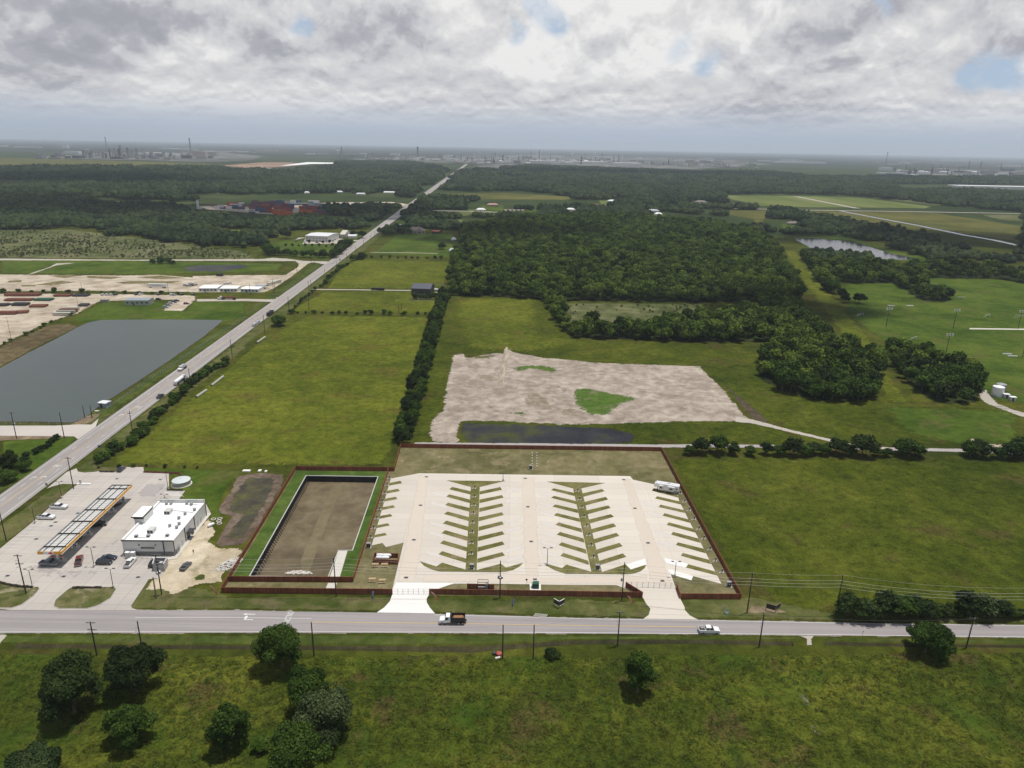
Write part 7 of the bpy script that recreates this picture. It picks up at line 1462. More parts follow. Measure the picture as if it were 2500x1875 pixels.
# central tree belt between the two big fields
A, B = g(985, 1088), g(1090, 716); NB_ = 60; k = 0
for j in range(NB_):
    f = (j + .5) / NB_; c = A.lerp(B, f); wv_ = 3.2 + 1.6 * f
    for s in (-1, 1):
        if k >= 118: break
        p = c + Vector((s * wv_ * rng.uniform(.35, .9) - 1.0, rng.uniform(-2, 2), 0)); sc = rng.uniform(.62, .9)
        tree_from(STK[rng.randrange(7)], p, (sc * .95, sc * .95, sc * rng.uniform(.8, 1.05)), rng.uniform(0, 6.28), 'leafy tree packed in the long straight belt between the two central fields', 'trees of the central belt', mat=rng.choice((None, L_oak, L_bright, None))); k += 1
# shrubs of the hedge beside the highway
def hedge(pts, step, label, grp, smin=.7, smax=1.3, jit=1.2, mats=(None, L_oak, L_bright)):
    for a, b in zip(pts, pts[1:]):
        L = (b - a).length; n = max(1, int(L / step))
        for i in range(n):
            p = a.lerp(b, (i + rng.random() * .6) / n) + Vector((rng.uniform(-jit, jit), rng.uniform(-jit, jit), 0)); s = rng.uniform(smin, smax)
            tree_from(BSH[rng.randrange(4)], p, (s, s, s * rng.uniform(.8, 1.15)), rng.uniform(0, 6.28), label, grp, 'hedge_shrub', 'shrub', rng.choice(mats))
hedge(W(ZA((870, 318), (1000, 222), (1180, 130), (1310, 30)) + ZM((1100, 1560), (1290, 1380), (1420, 1270), (1530, 1150), (1700, 1030), (1860, 950))), 2.6, 'dense shrub in the hedge along the field side of the highway', 'shrubs of the highway hedge', .75, 1.35, 1.2)
hedge(W(ZN((800, 935), (900, 840), (1010, 765))), 6, 'scrubby bush along the highway fence of the second field', 'bushes along the highway fence', .5, 1.0)
hedge(W(ZN((1040, 750), (1120, 660), (1200, 595), (1285, 545))), 4.5, 'bush in the hedge beside the third field and the highway', 'bushes beside the third field', .7, 1.2)
hedge(W(ZN((1330, 505), (1400, 490), (1440, 470))), 4, 'large bush of the clump at the corner of the third field', 'bushes at the third field corner', 1.2, 2.0, 2)
hedge(W(ZN((1450, 475), (1900, 490), (2180, 488))), 8, 'bush in the hedge between the third and fourth fields', 'bushes between the third and fourth fields', .7, 1.4)
hedge(W(ZN((830, 978), (1200, 985), (1500, 988), (1800, 992), (2040, 996))), 6.5, 'low bush in the fence row crossing between the first two fields', 'bushes of the crossing fence row', .4, 1.15, .8)
hedge(W(ZM((0, 812), (240, 712), (400, 632), (560, 572), (620, 545))), 9, 'small bush on the fence line above the lake bank', 'bushes above the lake bank', .4, 1.0)
hedge(W(ZM((0, 380), (420, 380), (700, 388), (1000, 392), (1500, 395))), 9, 'bush in the line between the two gravel yards', 'bushes between the gravel yards', .7, 1.3)
hedge(W(ZN((1870, 850), (2090, 850))), 2.6, 'grey-green shrub in front of the dark workshop', 'shrubs in front of the workshop', 1.2, 1.7, .8, (L_willow,))
hedge(W(ZA((820, 350), (1140, 330), (1290, 325), (1900, 350))), 6, 'weedy shrub along the far edge of the station grounds', 'weedy shrubs behind the station', .25, .5, .5)
hedge(W(ZM((380, 1650), (430, 1570), (500, 1560))), 2.5, 'dark shrub beside the driveway left of the highway', 'shrubs left of the highway', .5, .9, .8, (L_oak,)); hedge(W(ZA((60, 380), (240, 260), (420, 160))), 3.5, 'dark shrub in the ditch line left of the highway', 'shrubs in the left ditch line', .5, .9, .8, (L_oak,))
hedge(W(ZM((1230, 150), (1330, 145), (1430, 150))), 4.5, 'grey-green bush of the low clump by the gravel road', 'bushes of the gravel road clump', 1.2, 2.0, 3, (L_willow,))
# individually placed trees around the office and far lawns
def lone(p, r_, h_, lab, grp=None, mt=None): return tree_from(STK[rng.randrange(5)], g(*p), (r_ / 4.9, r_ / 4.9, h_ / 9.2), rng.uniform(0, 6), lab, grp, mat=mt)
for i, (x, y, r_, h_) in enumerate(((732, 380, 2.4, 5), (790, 380, 2.4, 5), (848, 382, 2.0, 4), (908, 378, 2.4, 5), (938, 352, 2.6, 6), (970, 378, 2.4, 4.5), (1030, 378, 3, 5), (1065, 355, 2.6, 5.5), (1092, 385, 2, 3.6), (1126, 352, 2.8, 6), (1153, 378, 3, 5.5), (1205, 365, 2.4, 5))):
    lone(zn(x, y), r_, h_, 'small round ornamental tree in front of the white office, %s' % (ordn[min(i, 8)].replace('farthest', 'first') + ' from the left' if i < 9 else 'near the right end'), 'ornamental trees before the white office', L_oak)
for (x, y, r_, h_, l_) in ((735, 305, 9, 13, 'big round tree left of the white office'), (1420, 300, 8, 12, 'dark oak between the office and the highway'), (1290, 380, 6, 9, 'tree at the lawn corner beside the highway'), (1250, 400, 5, 8, 'tree left of the lawn corner by the highway'), (1405, 490, 7, 9, 'dark tree at the edge of the field opposite the gravel road'), (2140, 400, 8, 9, 'dark shaded tree near the wood in the fourth field'), (1340, 290, 7, 10, 'dark oak behind the awning shed')): lone(zn(x, y), r_, h_, l_, None, L_oak)
for (x, y, r_, h_, l_) in ((1090, 722, 8, 15, 'first round tree on the green lawn beyond the dark pond'), (1130, 724, 6, 12, 'second tree on the green lawn beyond the dark pond'), (1180, 725, 8, 14, 'third round tree on the lawn beyond the dark pond'), (1245, 720, 7, 15, 'fourth tree on the lawn beyond the dark pond'), (1272, 736, 9, 17, 'largest dark tree on the lawn beyond the dark pond'), (1327, 725, 5, 9, 'small tree right of the largest on the far lawn'), (1365, 718, 6, 10, 'round tree at the right of the far lawn row'), (1395, 735, 5, 10, 'thin tree at the end of the far lawn row'), (1527, 760, 8, 13, 'lone round tree in the brown field'), (433, 710, 6, 10, 'small tree by the lane left of the dark pond'), (470, 740, 8, 14, 'tree at the lane corner left of the dark pond')): lone(ZQ((x, y))[0], r_, h_, l_, None, L_oak)
for (x, y, r_, h_, l_) in ((652, 468, 7, 10, 'lone round tree on the meadow edge of the sports ground'), (505, 435, 6, 11, 'tree at the end of the wood beside the sports meadow'), (540, 462, 6, 9, 'lower tree at the end of the wood beside the sports meadow')): lone(ZR((x, y))[0], r_, h_, l_, None, L_oak)

# ------------------------------------------------------------------ woods: nearest trees one by one, the mass behind as instanced stands
def in_poly(P, poly):
    out = np.zeros(len(P), bool)
    for (ax, ay), (bx, by) in zip(poly, poly[1:] + poly[:1]):
        if ay == by: continue
        out ^= ((ay > P[:, 1]) != (by > P[:, 1])) & (P[:, 0] < (bx - ax) * (P[:, 1] - ay) / (by - ay) + ax)
    return out
def px_of(P, z=0):
    v_ = np.concatenate([P, np.full((len(P), 1), z - H)], 1); dpt = v_ @ np.array(CF); return np.stack([1250 + FPX * (v_ @ np.array(CR)) / dpt, 937.5 - FPX * (v_ @ np.array(CU)) / dpt], 1), dpt
NR = np.random.RandomState(5)
def fill(poly_px, spacing, jit=.45):
    wp = np.array([g(*p).to_tuple()[:2] for p in poly_px]); x0, y0 = wp.min(0); x1, y1 = wp.max(0)
    xx, yy3 = np.meshgrid(np.arange(x0, x1, spacing), np.arange(y0, y1, spacing)); P = np.stack([xx.ravel(), yy3.ravel()], 1); P = P + NR.uniform(-jit, jit, P.shape) * spacing
    return P[in_poly(P, [tuple(q) for q in wp])]
def stand(name, P, scl, meshes, label, zs=None):
    """one object: points that carry instanced crowns (geometry nodes)"""
    me = bpy.data.meshes.new(name); me.vertices.add(len(P)); me.vertices.foreach_set('co', np.concatenate([P, np.zeros((len(P), 1)) if zs is None else zs[:, None]], 1).astype(np.float32).ravel())
    for nm, arr in (('scl', scl), ('rot', NR.uniform(0, 6.283, len(P)))): a = me.attributes.new(nm, 'FLOAT', 'POINT'); a.data.foreach_set('value', arr.astype(np.float32))
    a = me.attributes.new('idx', 'INT', 'POINT'); a.data.foreach_set('value', NR.randint(0, len(meshes), len(P)).astype(np.int32)); o = bpy.data.objects.new(name, me); COL.objects.link(o)
    src = bpy.data.collections.new(name + '_kinds')
    for k, m_ in enumerate(meshes): so_ = bpy.data.objects.new('%s_kind_%02d' % (name, k), m_); src.objects.link(so_)
    ng = bpy.data.node_groups.new(name, 'GeometryNodeTree'); ng.interface.new_socket('Geometry', in_out='INPUT', socket_type='NodeSocketGeometry'); ng.interface.new_socket('Geometry', in_out='OUTPUT', socket_type='NodeSocketGeometry')
    N = ng.nodes; gi = N.new('NodeGroupInput'); go = N.new('NodeGroupOutput'); mp = N.new('GeometryNodeMeshToPoints'); ip = N.new('GeometryNodeInstanceOnPoints'); ci = N.new('GeometryNodeCollectionInfo')
    ci.inputs['Collection'].default_value = src; ci.inputs['Separate Children'].default_value = True; ci.inputs['Reset Children'].default_value = True; ip.inputs['Pick Instance'].default_value = True
    def attr(nm, ty): nd = N.new('GeometryNodeInputNamedAttribute'); nd.data_type = ty; nd.inputs['Name'].default_value = nm; return nd.outputs[0]
    cb = N.new('ShaderNodeCombineXYZ'); Lk = ng.links.new; Lk(gi.outputs[0], mp.inputs[0]); Lk(mp.outputs[0], ip.inputs['Points']); Lk(ci.outputs[0], ip.inputs['Instance']); Lk(attr('idx', 'INT'), ip.inputs['Instance Index'])
    Lk(attr('rot', 'FLOAT'), cb.inputs[2]); Lk(cb.outputs[0], ip.inputs['Rotation']); c2 = N.new('ShaderNodeCombineXYZ'); s_ = attr('scl', 'FLOAT'); [Lk(s_, c2.inputs[i]) for i in range(3)]; Lk(c2.outputs[0], ip.inputs['Scale']); Lk(ip.outputs[0], go.inputs[0])
    md = o.modifiers.new('stand', 'NODES'); md.node_group = ng; return tag(o, label, 'woodland', kind='stuff')
W1 = [(1105, 724), (1098, 690), (1115, 610), (1128, 568), (1180, 548), (1290, 538), (1500, 532), (1700, 542), (1850, 568), (1898, 615), (1920, 662), (1948, 695), (1958, 738), (1700, 740), (1500, 736), (1320, 734), (1200, 724)]
W2a = [(1325, 735), (1372, 742), (1385, 785), (1392, 806), (1560, 806), (1700, 788), (1850, 762), (1958, 748), (1975, 788), (2002, 815), (2040, 842), (2085, 864), (2125, 864), (2142, 890), (2148, 965), (2090, 985), (1990, 978), (1900, 955), (1852, 925), (1852, 885), (1895, 845), (1870, 838), (1700, 836), (1400, 826), (1368, 805), (1342, 762)]
W3 = [(2160, 860), (2185, 852), (2215, 868), (2250, 872), (2296, 892), (2330, 902), (2372, 908), (2395, 932), (2398, 958), (2385, 984), (2330, 988), (2275, 984), (2225, 942), (2180, 900)]
W4 = [(1955, 630), (2060, 648), (2190, 656), (2350, 656), (2520, 670), (2520, 695), (2430, 682), (2300, 680), (2200, 680), (2170, 692), (2052, 692), (2032, 702), (2040, 722), (2012, 712), (1988, 678)]
W4b = [(2165, 682), (2200, 678), (2260, 700), (2322, 722), (2325, 735), (2290, 738), (2240, 728)]
woods = [(W1, 6.2, 'W1'), (W2a, 5.6, 'W2'), (W3, 6.4, 'W3'), (W4, 7.6, 'W4'), (W4b, 7, 'W5')]
WT = [leaf_mesh('stand_tree', 200 + k, 4.9, 4.4, 1.5, 420, .72, (L_wood, L_wood2, L_wood)[k % 3], 7, core=True) for k in range(8)]
NEARM = [(leaf_mesh('crown', 230 + k, 4.9, 4.6, 1.2, 700, .55, L_mid, 9), trunk_mesh(90 + k, 3.4, .2, 4, 8)) for k in range(4)]
allP = []; scrub_hole = [(1392, 744), (1700, 742), (1900, 742), (1880, 752), (1700, 778), (1560, 795), (1400, 795)]
labsW = {'W1': ('broadleaf tree on the near edge of the large central wood', 'trees on the near edge of the central wood'), 'W2': ('broadleaf tree on the near edge of the wood right of the bare site', 'trees on the edge of the right-hand wood'), 'W3': ('broadleaf tree of the dark wood beside the sports field', 'trees of the wood beside the sports field'), 'W4': ('tree of the wood between the dark pond and the sports ground', 'trees of the pond-side wood'), 'W5': ('tree of the spur reaching into the sports ground', 'trees of the spur in the sports ground')}
cand = []
for poly, sp, key in woods:
    P = fill(poly, sp); pp, dp = px_of(P)
    for q, z_ in zip(P, dp): cand.append((z_, key, q[0], q[1]))
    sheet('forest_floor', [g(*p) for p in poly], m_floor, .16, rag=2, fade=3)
# trees one can pick out: the nearest ones of each wood
cand.sort(); quota = {'W1': 26, 'W2': 40, 'W3': 34, 'W4': 10, 'W5': 12}; rest = []
for z_, key, x, y in cand:
    sc = rng.uniform(.75, 1.25)
    if quota[key] > 0:
        quota[key] -= 1; l_, g_ = labsW[key]; tree_from(NEARM[rng.randrange(4)], (x, y, 0), (sc, sc, sc * rng.uniform(.85, 1.15)), rng.uniform(0, 6.28), l_, g_, mat=rng.choice((None, None, L_oak, L_bright)))
    else: rest.append((x, y, rng.choice((.5, .65, .8, .95, 1.25)) * rng.uniform(.9, 1.12)))
rest = np.array(rest); stand('woodland', rest[:, :2], rest[:, 2], WT, 'dense broadleaf wood filling the middle distance beyond the fields')
# scrub on the meadow strip and on the brush land left
SC = [leaf_mesh('scrub_bush', 260 + k, 1.6, 1.2, 0, 110, .36, L_scrub, 5, core=False) for k in range(4)]
P = np.concatenate([fill([(-200, 590), (180, 588), (420, 600), (630, 628), (640, 632), (-200, 630)], 5), fill([(1380, 742), (1900, 744), (1860, 770), (1560, 800), (1395, 800)], 8), fill([(-200, 566), (180, 563), (420, 592), (600, 614), (636, 630), (-200, 628)], 6.5)]); cl_ = np.array([noise.noise((p[0] * .02, p[1] * .012, 9)) for p in P]); P = P[cl_ + NR.uniform(-.3, .3, len(P)) > -.05]; stand('scrub', P, NR.uniform(.3, 1.0, len(P)) ** 2 * 1.25, SC, 'scattered scrub bushes on the brushy strips')
# tall weeds over the foreground pasture
WD = []
for k in range(5): WD.append(leaf_mesh('weed_tuft', 300 + k, .9, .28, 0, 26, .17, leaf_mat('weed leaves %d' % k, *(((.05, .065, .014), (.08, .10, .02), (.13, .14, .035)) if k < 3 else ((.045, .08, .014), (.07, .12, .018), (.10, .16, .03)))), 4, core=False, squash=.5))
P = fill([(-120, 1602), (1150, 1606), (2620, 1592), (2700, 1930), (-250, 1930)], 1.15, .9)
dens = np.array([noise.noise((p[0] * .05, p[1] * .05, 3.3)) + .6 * noise.noise((p[0] * .25, p[1] * .25, 8.1)) for p in P]); P = P[dens + NR.uniform(-.35, .35, len(P)) > -.02]
stand('weeds', P, NR.uniform(.25, 1.0, len(P)) ** 1.4, WD, 'tufts of tall weeds scattered over the foreground pasture')
# ------------------------------------------------------------------ far woodland, patches of crowns
def patch_mesh(seed, n, size, rr_, mat):
    r = random.Random(seed); vs, fs, tn = [], [], []
    for k in range(n):
        cx_, cy_ = r.uniform(-.5, .5) * size, r.uniform(-.5, .5) * size; R_ = rr_ * r.uniform(.6, 1.25); hz_ = r.uniform(.75, 1.3) * 10.5; b0 = len(vs); m_ = 8; tt = r.random()
        for e, hh in ((1.0, .25), (1.08, .55), (.82, .8), (.4, .96)):
            for i in range(m_): a = 6.283 * i / m_ + r.uniform(-.25, .25); q = R_ * e * r.uniform(.78, 1.18); vs.append((cx_ + q * math.cos(a), cy_ + q * math.sin(a), hz_ * hh * r.uniform(.9, 1.06)))
        vs.append((cx_, cy_, hz_)); tn += [min(1, max(0, tt + r.uniform(-.25, .25))) for _ in range(4 * m_ + 1)]
        for l_ in range(3):
            for i in range(m_): j = (i + 1) % m_; fs.append((b0 + l_ * m_ + i, b0 + l_ * m_ + j, b0 + (l_ + 1) * m_ + j, b0 + (l_ + 1) * m_ + i))
        for i in range(m_): fs.append((b0 + 3 * m_ + i, b0 + 3 * m_ + (i + 1) % m_, b0 + 4 * m_))
    me = bpy.data.meshes.new('patch'); me.from_pydata(vs, [], fs); me.materials.append(mat); at = me.attributes.new('tint', 'FLOAT', 'POINT'); at.data.foreach_set('value', tn); me.update(); return me
EXC = [[(455, 474), (980, 474), (1000, 492), (960, 504), (800, 509), (797, 532), (600, 546), (520, 530), (455, 522)], [(-300, 560), (180, 560), (420, 588), (610, 610), (640, 636), (-300, 640)], [(615, 600), (640, 575), (730, 560), (880, 560), (900, 580), (860, 612), (800, 640), (640, 640)],
       [(905, 640), (930, 600), (985, 560), (1130, 560), (1112, 640)], [(1050, 468), (1235, 466), (1440, 483), (1235, 494), (1050, 486)], [(1055, 512), (1330, 515), (1320, 530), (1060, 530)], [(1050, 533), (1140, 535), (1130, 546), (1055, 545)],
       [(1755, 474), (1970, 474), (2110, 480), (2300, 503), (2520, 520), (2520, 640), (2380, 632), (2290, 600), (2160, 562), (2040, 535), (1985, 525), (1880, 512), (1760, 508)], [(1745, 512), (1890, 514), (1870, 560), (1815, 562)],
       [(1930, 575), (2030, 572), (2100, 580), (2280, 630), (2260, 645), (2100, 640), (1960, 616)], [(1865, 562), (1925, 562), (1965, 640), (2000, 700), (1960, 700), (1915, 620)],
       [(-300, 383), (250, 386), (560, 398), (530, 408), (420, 412), (0, 401), (-300, 400)], [(500, 408), (600, 393), (830, 393), (830, 408), (700, 422), (560, 418)], [(230, 486), (490, 492), (480, 505), (235, 502)], [(495, 559), (635, 560), (610, 577), (550, 580)],
       [(-300, 625), (900, 640), (980, 660), (980, 1200), (-300, 1200)], [(1180, 430), (1300, 432), (1305, 440), (1180, 436)], [(2150, 450), (2520, 452), (2520, 470), (2200, 465)], [(1420, 525), (1560, 528), (1550, 540), (1420, 536)]]
HC = ZP((550, 684), (640, 650), (1240, 682), (1560, 615), (1878, 700), (1345, 755), (1480, 790), (2000, 630), (1940, 780), (800, 685), (900, 690)) + ZQ((28, 545), (232, 712), (648, 695), (70, 600)) + ZK((1210, 632), (1660, 634), (1100, 850), (1300, 840))
XY = []
for y0_, y1_, cell in ((760, 1600, 34), (1600, 3000, 46), (3000, 6900, 66)):
    hw = y1_ * .80
    xx, yy4 = np.meshgrid(np.arange(-hw, hw, cell), np.arange(y0_, y1_, cell)); P = np.stack([xx.ravel(), yy4.ravel()], 1) + NR.uniform(-.3, .3, (xx.size, 2)) * cell
    pp, dp = px_of(P); ok = (pp[:, 0] > -120) & (pp[:, 0] < 2620) & (dp > 0) & (np.abs(P[:, 0] - (-180.5 - .0325 * P[:, 1])) > 13 + cell * .48)
    for e in EXC: ok &= ~in_poly(pp, e)
    for poly, sp, key in woods: ok &= ~in_poly(pp, poly)
    ok &= (pp[:, 1] < 640)
    # industrial land begins behind the woods
    lim = np.interp(pp[:, 0], [0, 540, 620, 1000, 1130, 1145, 1290, 1420, 1700, 1850, 1990, 2500], [412, 412, 398, 398, 422, 420, 408, 412, 424, 420, 436, 436]); ok &= pp[:, 1] > lim
    # small clearings around the houses
    cl = np.array([noise.noise((p[0] * .004, p[1] * .004, .7)) for p in P]); hz_ = (pp[:, 0] > 1120) & (pp[:, 0] < 2000) & (pp[:, 1] > 488) & (pp[:, 1] < 560); ok &= ~(hz_ & (cl > .1))
    for hx_, hy_ in HC: ok &= ((pp[:, 0] - hx_) / 30) ** 2 + ((pp[:, 1] - hy_ - 5) / 10) ** 2 > 1
    gl = np.array([noise.noise((p[0] * .0016, p[1] * .0016, 5.7)) + .5 * noise.noise((p[0] * .005, p[1] * .005, 2.2)) for p in P]); ok &= ~((gl > .42) & (pp[:, 1] < 520)); P = P[ok]; XY.append((P, cell))
PM = [patch_mesh(400 + k, 34, 40, 5.2, L_far) for k in range(6)]
P = np.concatenate([p for p, c in XY]); sc = np.concatenate([np.full(len(p), c / 38.0) ** np.array(.8) * NR.uniform(.85, 1.15, len(p)) for p, c in XY]); stand('far_woodland', P, sc, PM, 'wide dark woodland stretching to the industrial skyline')
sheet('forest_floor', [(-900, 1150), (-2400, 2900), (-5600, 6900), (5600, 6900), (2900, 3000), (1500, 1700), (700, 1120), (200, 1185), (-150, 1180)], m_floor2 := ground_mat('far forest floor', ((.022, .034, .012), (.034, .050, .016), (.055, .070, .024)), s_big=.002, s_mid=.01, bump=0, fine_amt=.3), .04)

for i, (x, y) in enumerate(HC[:11] + HC[11:14]): sheet('lawn', W([(x - 34, y - 5), (x + 30, y - 6), (x + 36, y + 10), (x - 28, y + 11)]), (m_airfield, m_green, m_brownfield)[i % 3], .25 + .02 * i, rag=6, fade=8)
hedge(W(ZN((540, 400), (600, 460), (720, 450), (860, 475), (1000, 470), (1150, 482), (1230, 420), (1310, 350))), 6.5, 'big bush in the hedge around the white office lawn', 'bushes around the office lawn', 1.6, 3.0, 3)
# ------------------------------------------------------------------ container yard
CC = [plain('container %s' % n_, c_, .6, var=.12, scale=.3) for n_, c_ in (('orange', (.50, .11, .02)), ('maroon', (.16, .03, .035)), ('blue', (.04, .07, .17)), ('grey', (.40, .41, .42)), ('red', (.32, .05, .035)), ('white', (.60, .60, .60)), ('teal', (.05, .14, .20)), ('slate', (.09, .09, .13)))]
cname = ('orange', 'dark red', 'blue', 'grey', 'red', 'white', 'teal', 'slate')
proto = {}
def cont(p, ci, zz, lab):
    if ci not in proto:
        q = MB().box((0, 0, 1.3), (12.1, 2.4, 2.5)); o = q.build('shipping_container', CC[ci]); 
        proto[ci] = o; q = MB()
        for k in range(19): q.box((-5.7 + k * .63, 0, 1.3), (.25, 2.5, 2.3))
        r_ = q.build('side_ribs', CC[ci], o); d_ = MB().box((6.07, 0, 1.3), (.08, 2.2, 2.4)).build('door', CC[(ci + 3) % 8] if ci == 5 else CC[ci], o)
    else: o = dup(proto[ci], (0, 0, 0))
    o.location = (p.x, p.y, zz); o.rotation_euler.z = rng.uniform(-.02, .02); return tag(o, lab, 'container', 'stacked shipping containers in the far yard')
cnt = 0
# rows front to back: (x range, base y in the zoomed photo, colours, stack height)
rows = [((610, 800), 832, [0] * 9, 4), ((850, 1040), 834, [0] * 6 + [1, 4], 4), ((395, 470), 812, [6, 3, 7], 3), ((490, 600), 806, [1, 2, 4], 4), ((600, 800), 812, [1, 7, 4], 4), ((850, 1080), 815, [1, 4, 7], 4), ((1090, 1125), 800, [5, 3], 2), ((400, 600), 792, [1, 1, 4, 2], 4), ((620, 830), 790, [1, 4, 1], 4), ((850, 1080), 795, [4, 1, 1], 4), ((80, 380), 772, [2, 5, 1, 7], 3), ((410, 620), 776, [1, 4, 1], 4), ((640, 840), 772, [1, 7, 2], 4), ((880, 1060), 776, [6, 3, 1], 4), ((60, 390), 760, [5, 3, 1, 4], 3),
        ((420, 820), 758, [1, 1, 2, 7], 4), ((880, 1140), 756, [3, 2, 6], 3), ((200, 390), 748, [1, 4, 5], 3), ((430, 700), 740, [1, 7, 2], 4), ((1190, 1395), 745, [2, 3, 5, 3], 3), ((720, 1060), 738, [5, 3, 6, 5], 4), ((1385, 1640), 748, [0, 0, 0, 4], 1), ((1630, 1680), 748, [5], 2), ((500, 820), 722, [2, 7, 1], 3)]
for xr, by, cols, mh in rows:
    A, B = g(*ZK((xr[0], by))[0], .4), g(*ZK((xr[1], by))[0], .4); n = max(1, round((B.x - A.x) / 12.5))
    for i in range(n):
        col = rng.choice(cols)
        for k in range(max(1, mh - rng.choice((0, 0, 0, 1, 1, 2)) * (mh > 1))):
            if cnt >= 300: break
            ci = col if rng.random() < .65 else rng.choice(cols)
            cont(A + Vector((6.5 + i * 12.5, rng.uniform(-1, 1), 0)), ci, .42 + k * 2.62, '%s shipping container in the far stacked yard' % cname[ci]); cnt += 1
t = thing('silo_tower', g(*ZK((-60, 775))[0], .3), 0, 'white round silo tower at the left end of the container yard', 'silo'); MB().lathe((0, 0, 0), [(2.4, 0), (2.4, 15), (.6, 17.5), (0, 17.6)], 14).build('shell', m_wallw, t); MB().box((3, 0, 2), (9, 5, 4)).build('annex', m_wallw, t)
# ------------------------------------------------------------------ houses and sheds scattered in the far woodland
far_b = [(ZP((550, 684))[0], 26, 12, 5, m_cream, m_whiter, 'cream roofed house with white drive beyond the pale lane'), (ZP((640, 645))[0], 34, 14, 5, m_brick, plain('faded red roof', (.36, .20, .17), .7), 'long house with faded red roof behind the cream one'), (ZP((1240, 682))[0], 26, 14, 5, m_wallw, m_whiter, 'small white barn in the middle of the far trees'), (ZP((1255, 660))[0], 22, 12, 4, m_brick, m_shingle, 'brown roofed house behind the white barn'), (ZP((1560, 615))[0], 30, 14, 5, m_cream, m_whiter, 'pale house among trees far to the right'), (ZP((1440, 645))[0], 22, 12, 4, m_brick, plain('dull red roof', (.20, .08, .06), .8), 'dark red house hidden in the far trees'), (ZP((1878, 695))[0], 34, 18, 6, m_wallg, m_bluegrey, 'large grey hip-roofed house with a lane in the far trees'), (ZP((1918, 715))[0], 20, 10, 4, m_wallw, m_whiter, 'low white outbuilding before the large grey house'), (ZP((1345, 755))[0], 24, 10, 4, m_brick, m_bluegrey, 'low grey roofed building at the far side of the central wood'), (ZP((1480, 790))[0], 16, 8, 3.5, m_brick, m_shingle, 'small brown roof in the trees behind the central wood'), (ZP((2000, 630))[0], 40, 14, 4, m_brick, m_shingle, 'long brown roofed house at the far fields'), (ZQ((28, 545))[0], 40, 18, 6, m_wallg, m_shingle, 'wide grey house left of the striped hay field'), (ZQ((232, 712))[0], 16, 9, 3.5, m_wallw, m_whiter, 'white roofed shed left of the dark pond'), (ZQ((648, 690))[0], 28, 12, 4.5, m_brick, m_shingle, 'brown roofed house in the trees above the dark pond'), (ZK((1210, 632))[0], 26, 10, 4, m_wallw, m_whiter, 'small white shed behind the container yard'), (ZK((920, 638))[0], 18, 9, 4, m_wallw, m_whiter, 'tiny white shed beyond the containers, left'), (ZK((1660, 634))[0], 44, 8, 3, m_wallw, m_whiter, 'long low white roof beyond the containers near the highway'), (ZK((1405, 648))[0], 34, 7, 3, m_wallw, m_whiter, 'low pale roof beyond the containers in the middle'), (ZL((70, 432))[0], 60, 12, 5, m_wallw, m_whiter, 'long white roofs in the dark woods at the left edge'), (ZK((1900, 808))[0], 18, 8, 3.5, m_wallg, m_bluegrey, 'grey roof beside the far lane near the highway'), (ZK((1990, 806))[0], 22, 8, 3.5, m_brick, m_concs, 'tan house beside the far lane near the highway'), (ZP((340, 912))[0], 9, 6, 3, m_wallg, m_whiter, 'small pale shed at the wood edge in the fourth field'), (ZP((325, 998))[0], 9, 6, 3, m_wallg, m_bluegrey, 'small blue grey shed at the wood corner')]
for p, w_, d_, h_, wl, rf, lab in far_b: house(p, w_ * .72, d_ * .72, h_ * .85, lab, wl, rf, rng.uniform(-.2, .2), rise=3.0, gab=0, chim=False)
for p in ZP((1945, 765), (1948, 800)):
    o = mound(p, 6 if p[1] < 545 else 4, 3, m_sand, 'orange sand heap among the trees behind the central wood', 'orange sand heaps in the far trees', 'sand_heap')
k = 0
for i in range(16):
    p = ZP((725 + i * 11, 677 + (i % 3)))[0]; t = thing('parked_vehicle', g(*p, .5), 1.4, ('red' if i % 3 == 0 else 'white') + ' vehicle in the far row beside the pale lane', 'vehicle', 'vehicles in the far row by the lane'); c_ = PT['maroon'] if i % 3 == 0 else PT['white']
    sideloft([(-3, .4), (-3, 2.4), (2, 2.4), (3, 1.4), (3, .4)], 2.3, .1).build('body', CC[4] if i % 3 == 0 else m_white, t); MB().box((2.3, 0, 1.7), (.9, 2.1, .5)).build('window', m_glass, t)
# ------------------------------------------------------------------ the industrial skyline
m_fs = plain('hazy steel', (.20, .20, .22), .6, var=0); m_fw = plain('far white cladding', (.62, .62, .62), .6, var=0); m_ft = plain('far tan plant', (.34, .29, .25), .8, var=0); m_fd = plain('far dark steel', (.07, .07, .085), .7, var=0)
sheet('industrial_ground', W([(60, 383), (250, 372), (560, 372), (660, 382), (640, 392), (540, 398), (300, 392), (60, 388)]), ground_mat('plant ground', ((.045, .052, .045), (.10, .102, .092), (.20, .19, .175)), s_big=.001, s_mid=.006, s_fine=.02, bump=0, fine_amt=.4, fth=True), 2.0, rag=40, fade=120)
sheet('industrial_ground', W([(820, 388), (1000, 382), (1300, 378), (1600, 385), (1800, 392), (1900, 402), (1700, 416), (1450, 408), (1300, 402), (1290, 414), (1150, 412), (1130, 400), (900, 396)]), MATS['plant ground'], 2.2, rag=40, fade=120)
sheet('industrial_ground', W([(2130, 420), (2300, 412), (2600, 418), (2600, 436), (2300, 434), (2160, 428)]), MATS['plant ground'], 2.2, rag=40, fade=120)
sheet('liner_pond', W([(684, 406), (750, 397), (816, 398), (812, 401), (760, 401.5), (700, 406)]), m_roofw, 3.0)
t = thing('warehouse', g(2390, 459), .0, '', '') if False else None
def far_at(px, py, hpx): # height in metres of something hpx photo pixels tall standing at that pixel
    p = g(px, py); return p, max(6, hpx * (p - Vector((0, 0, H))).length / FPX)
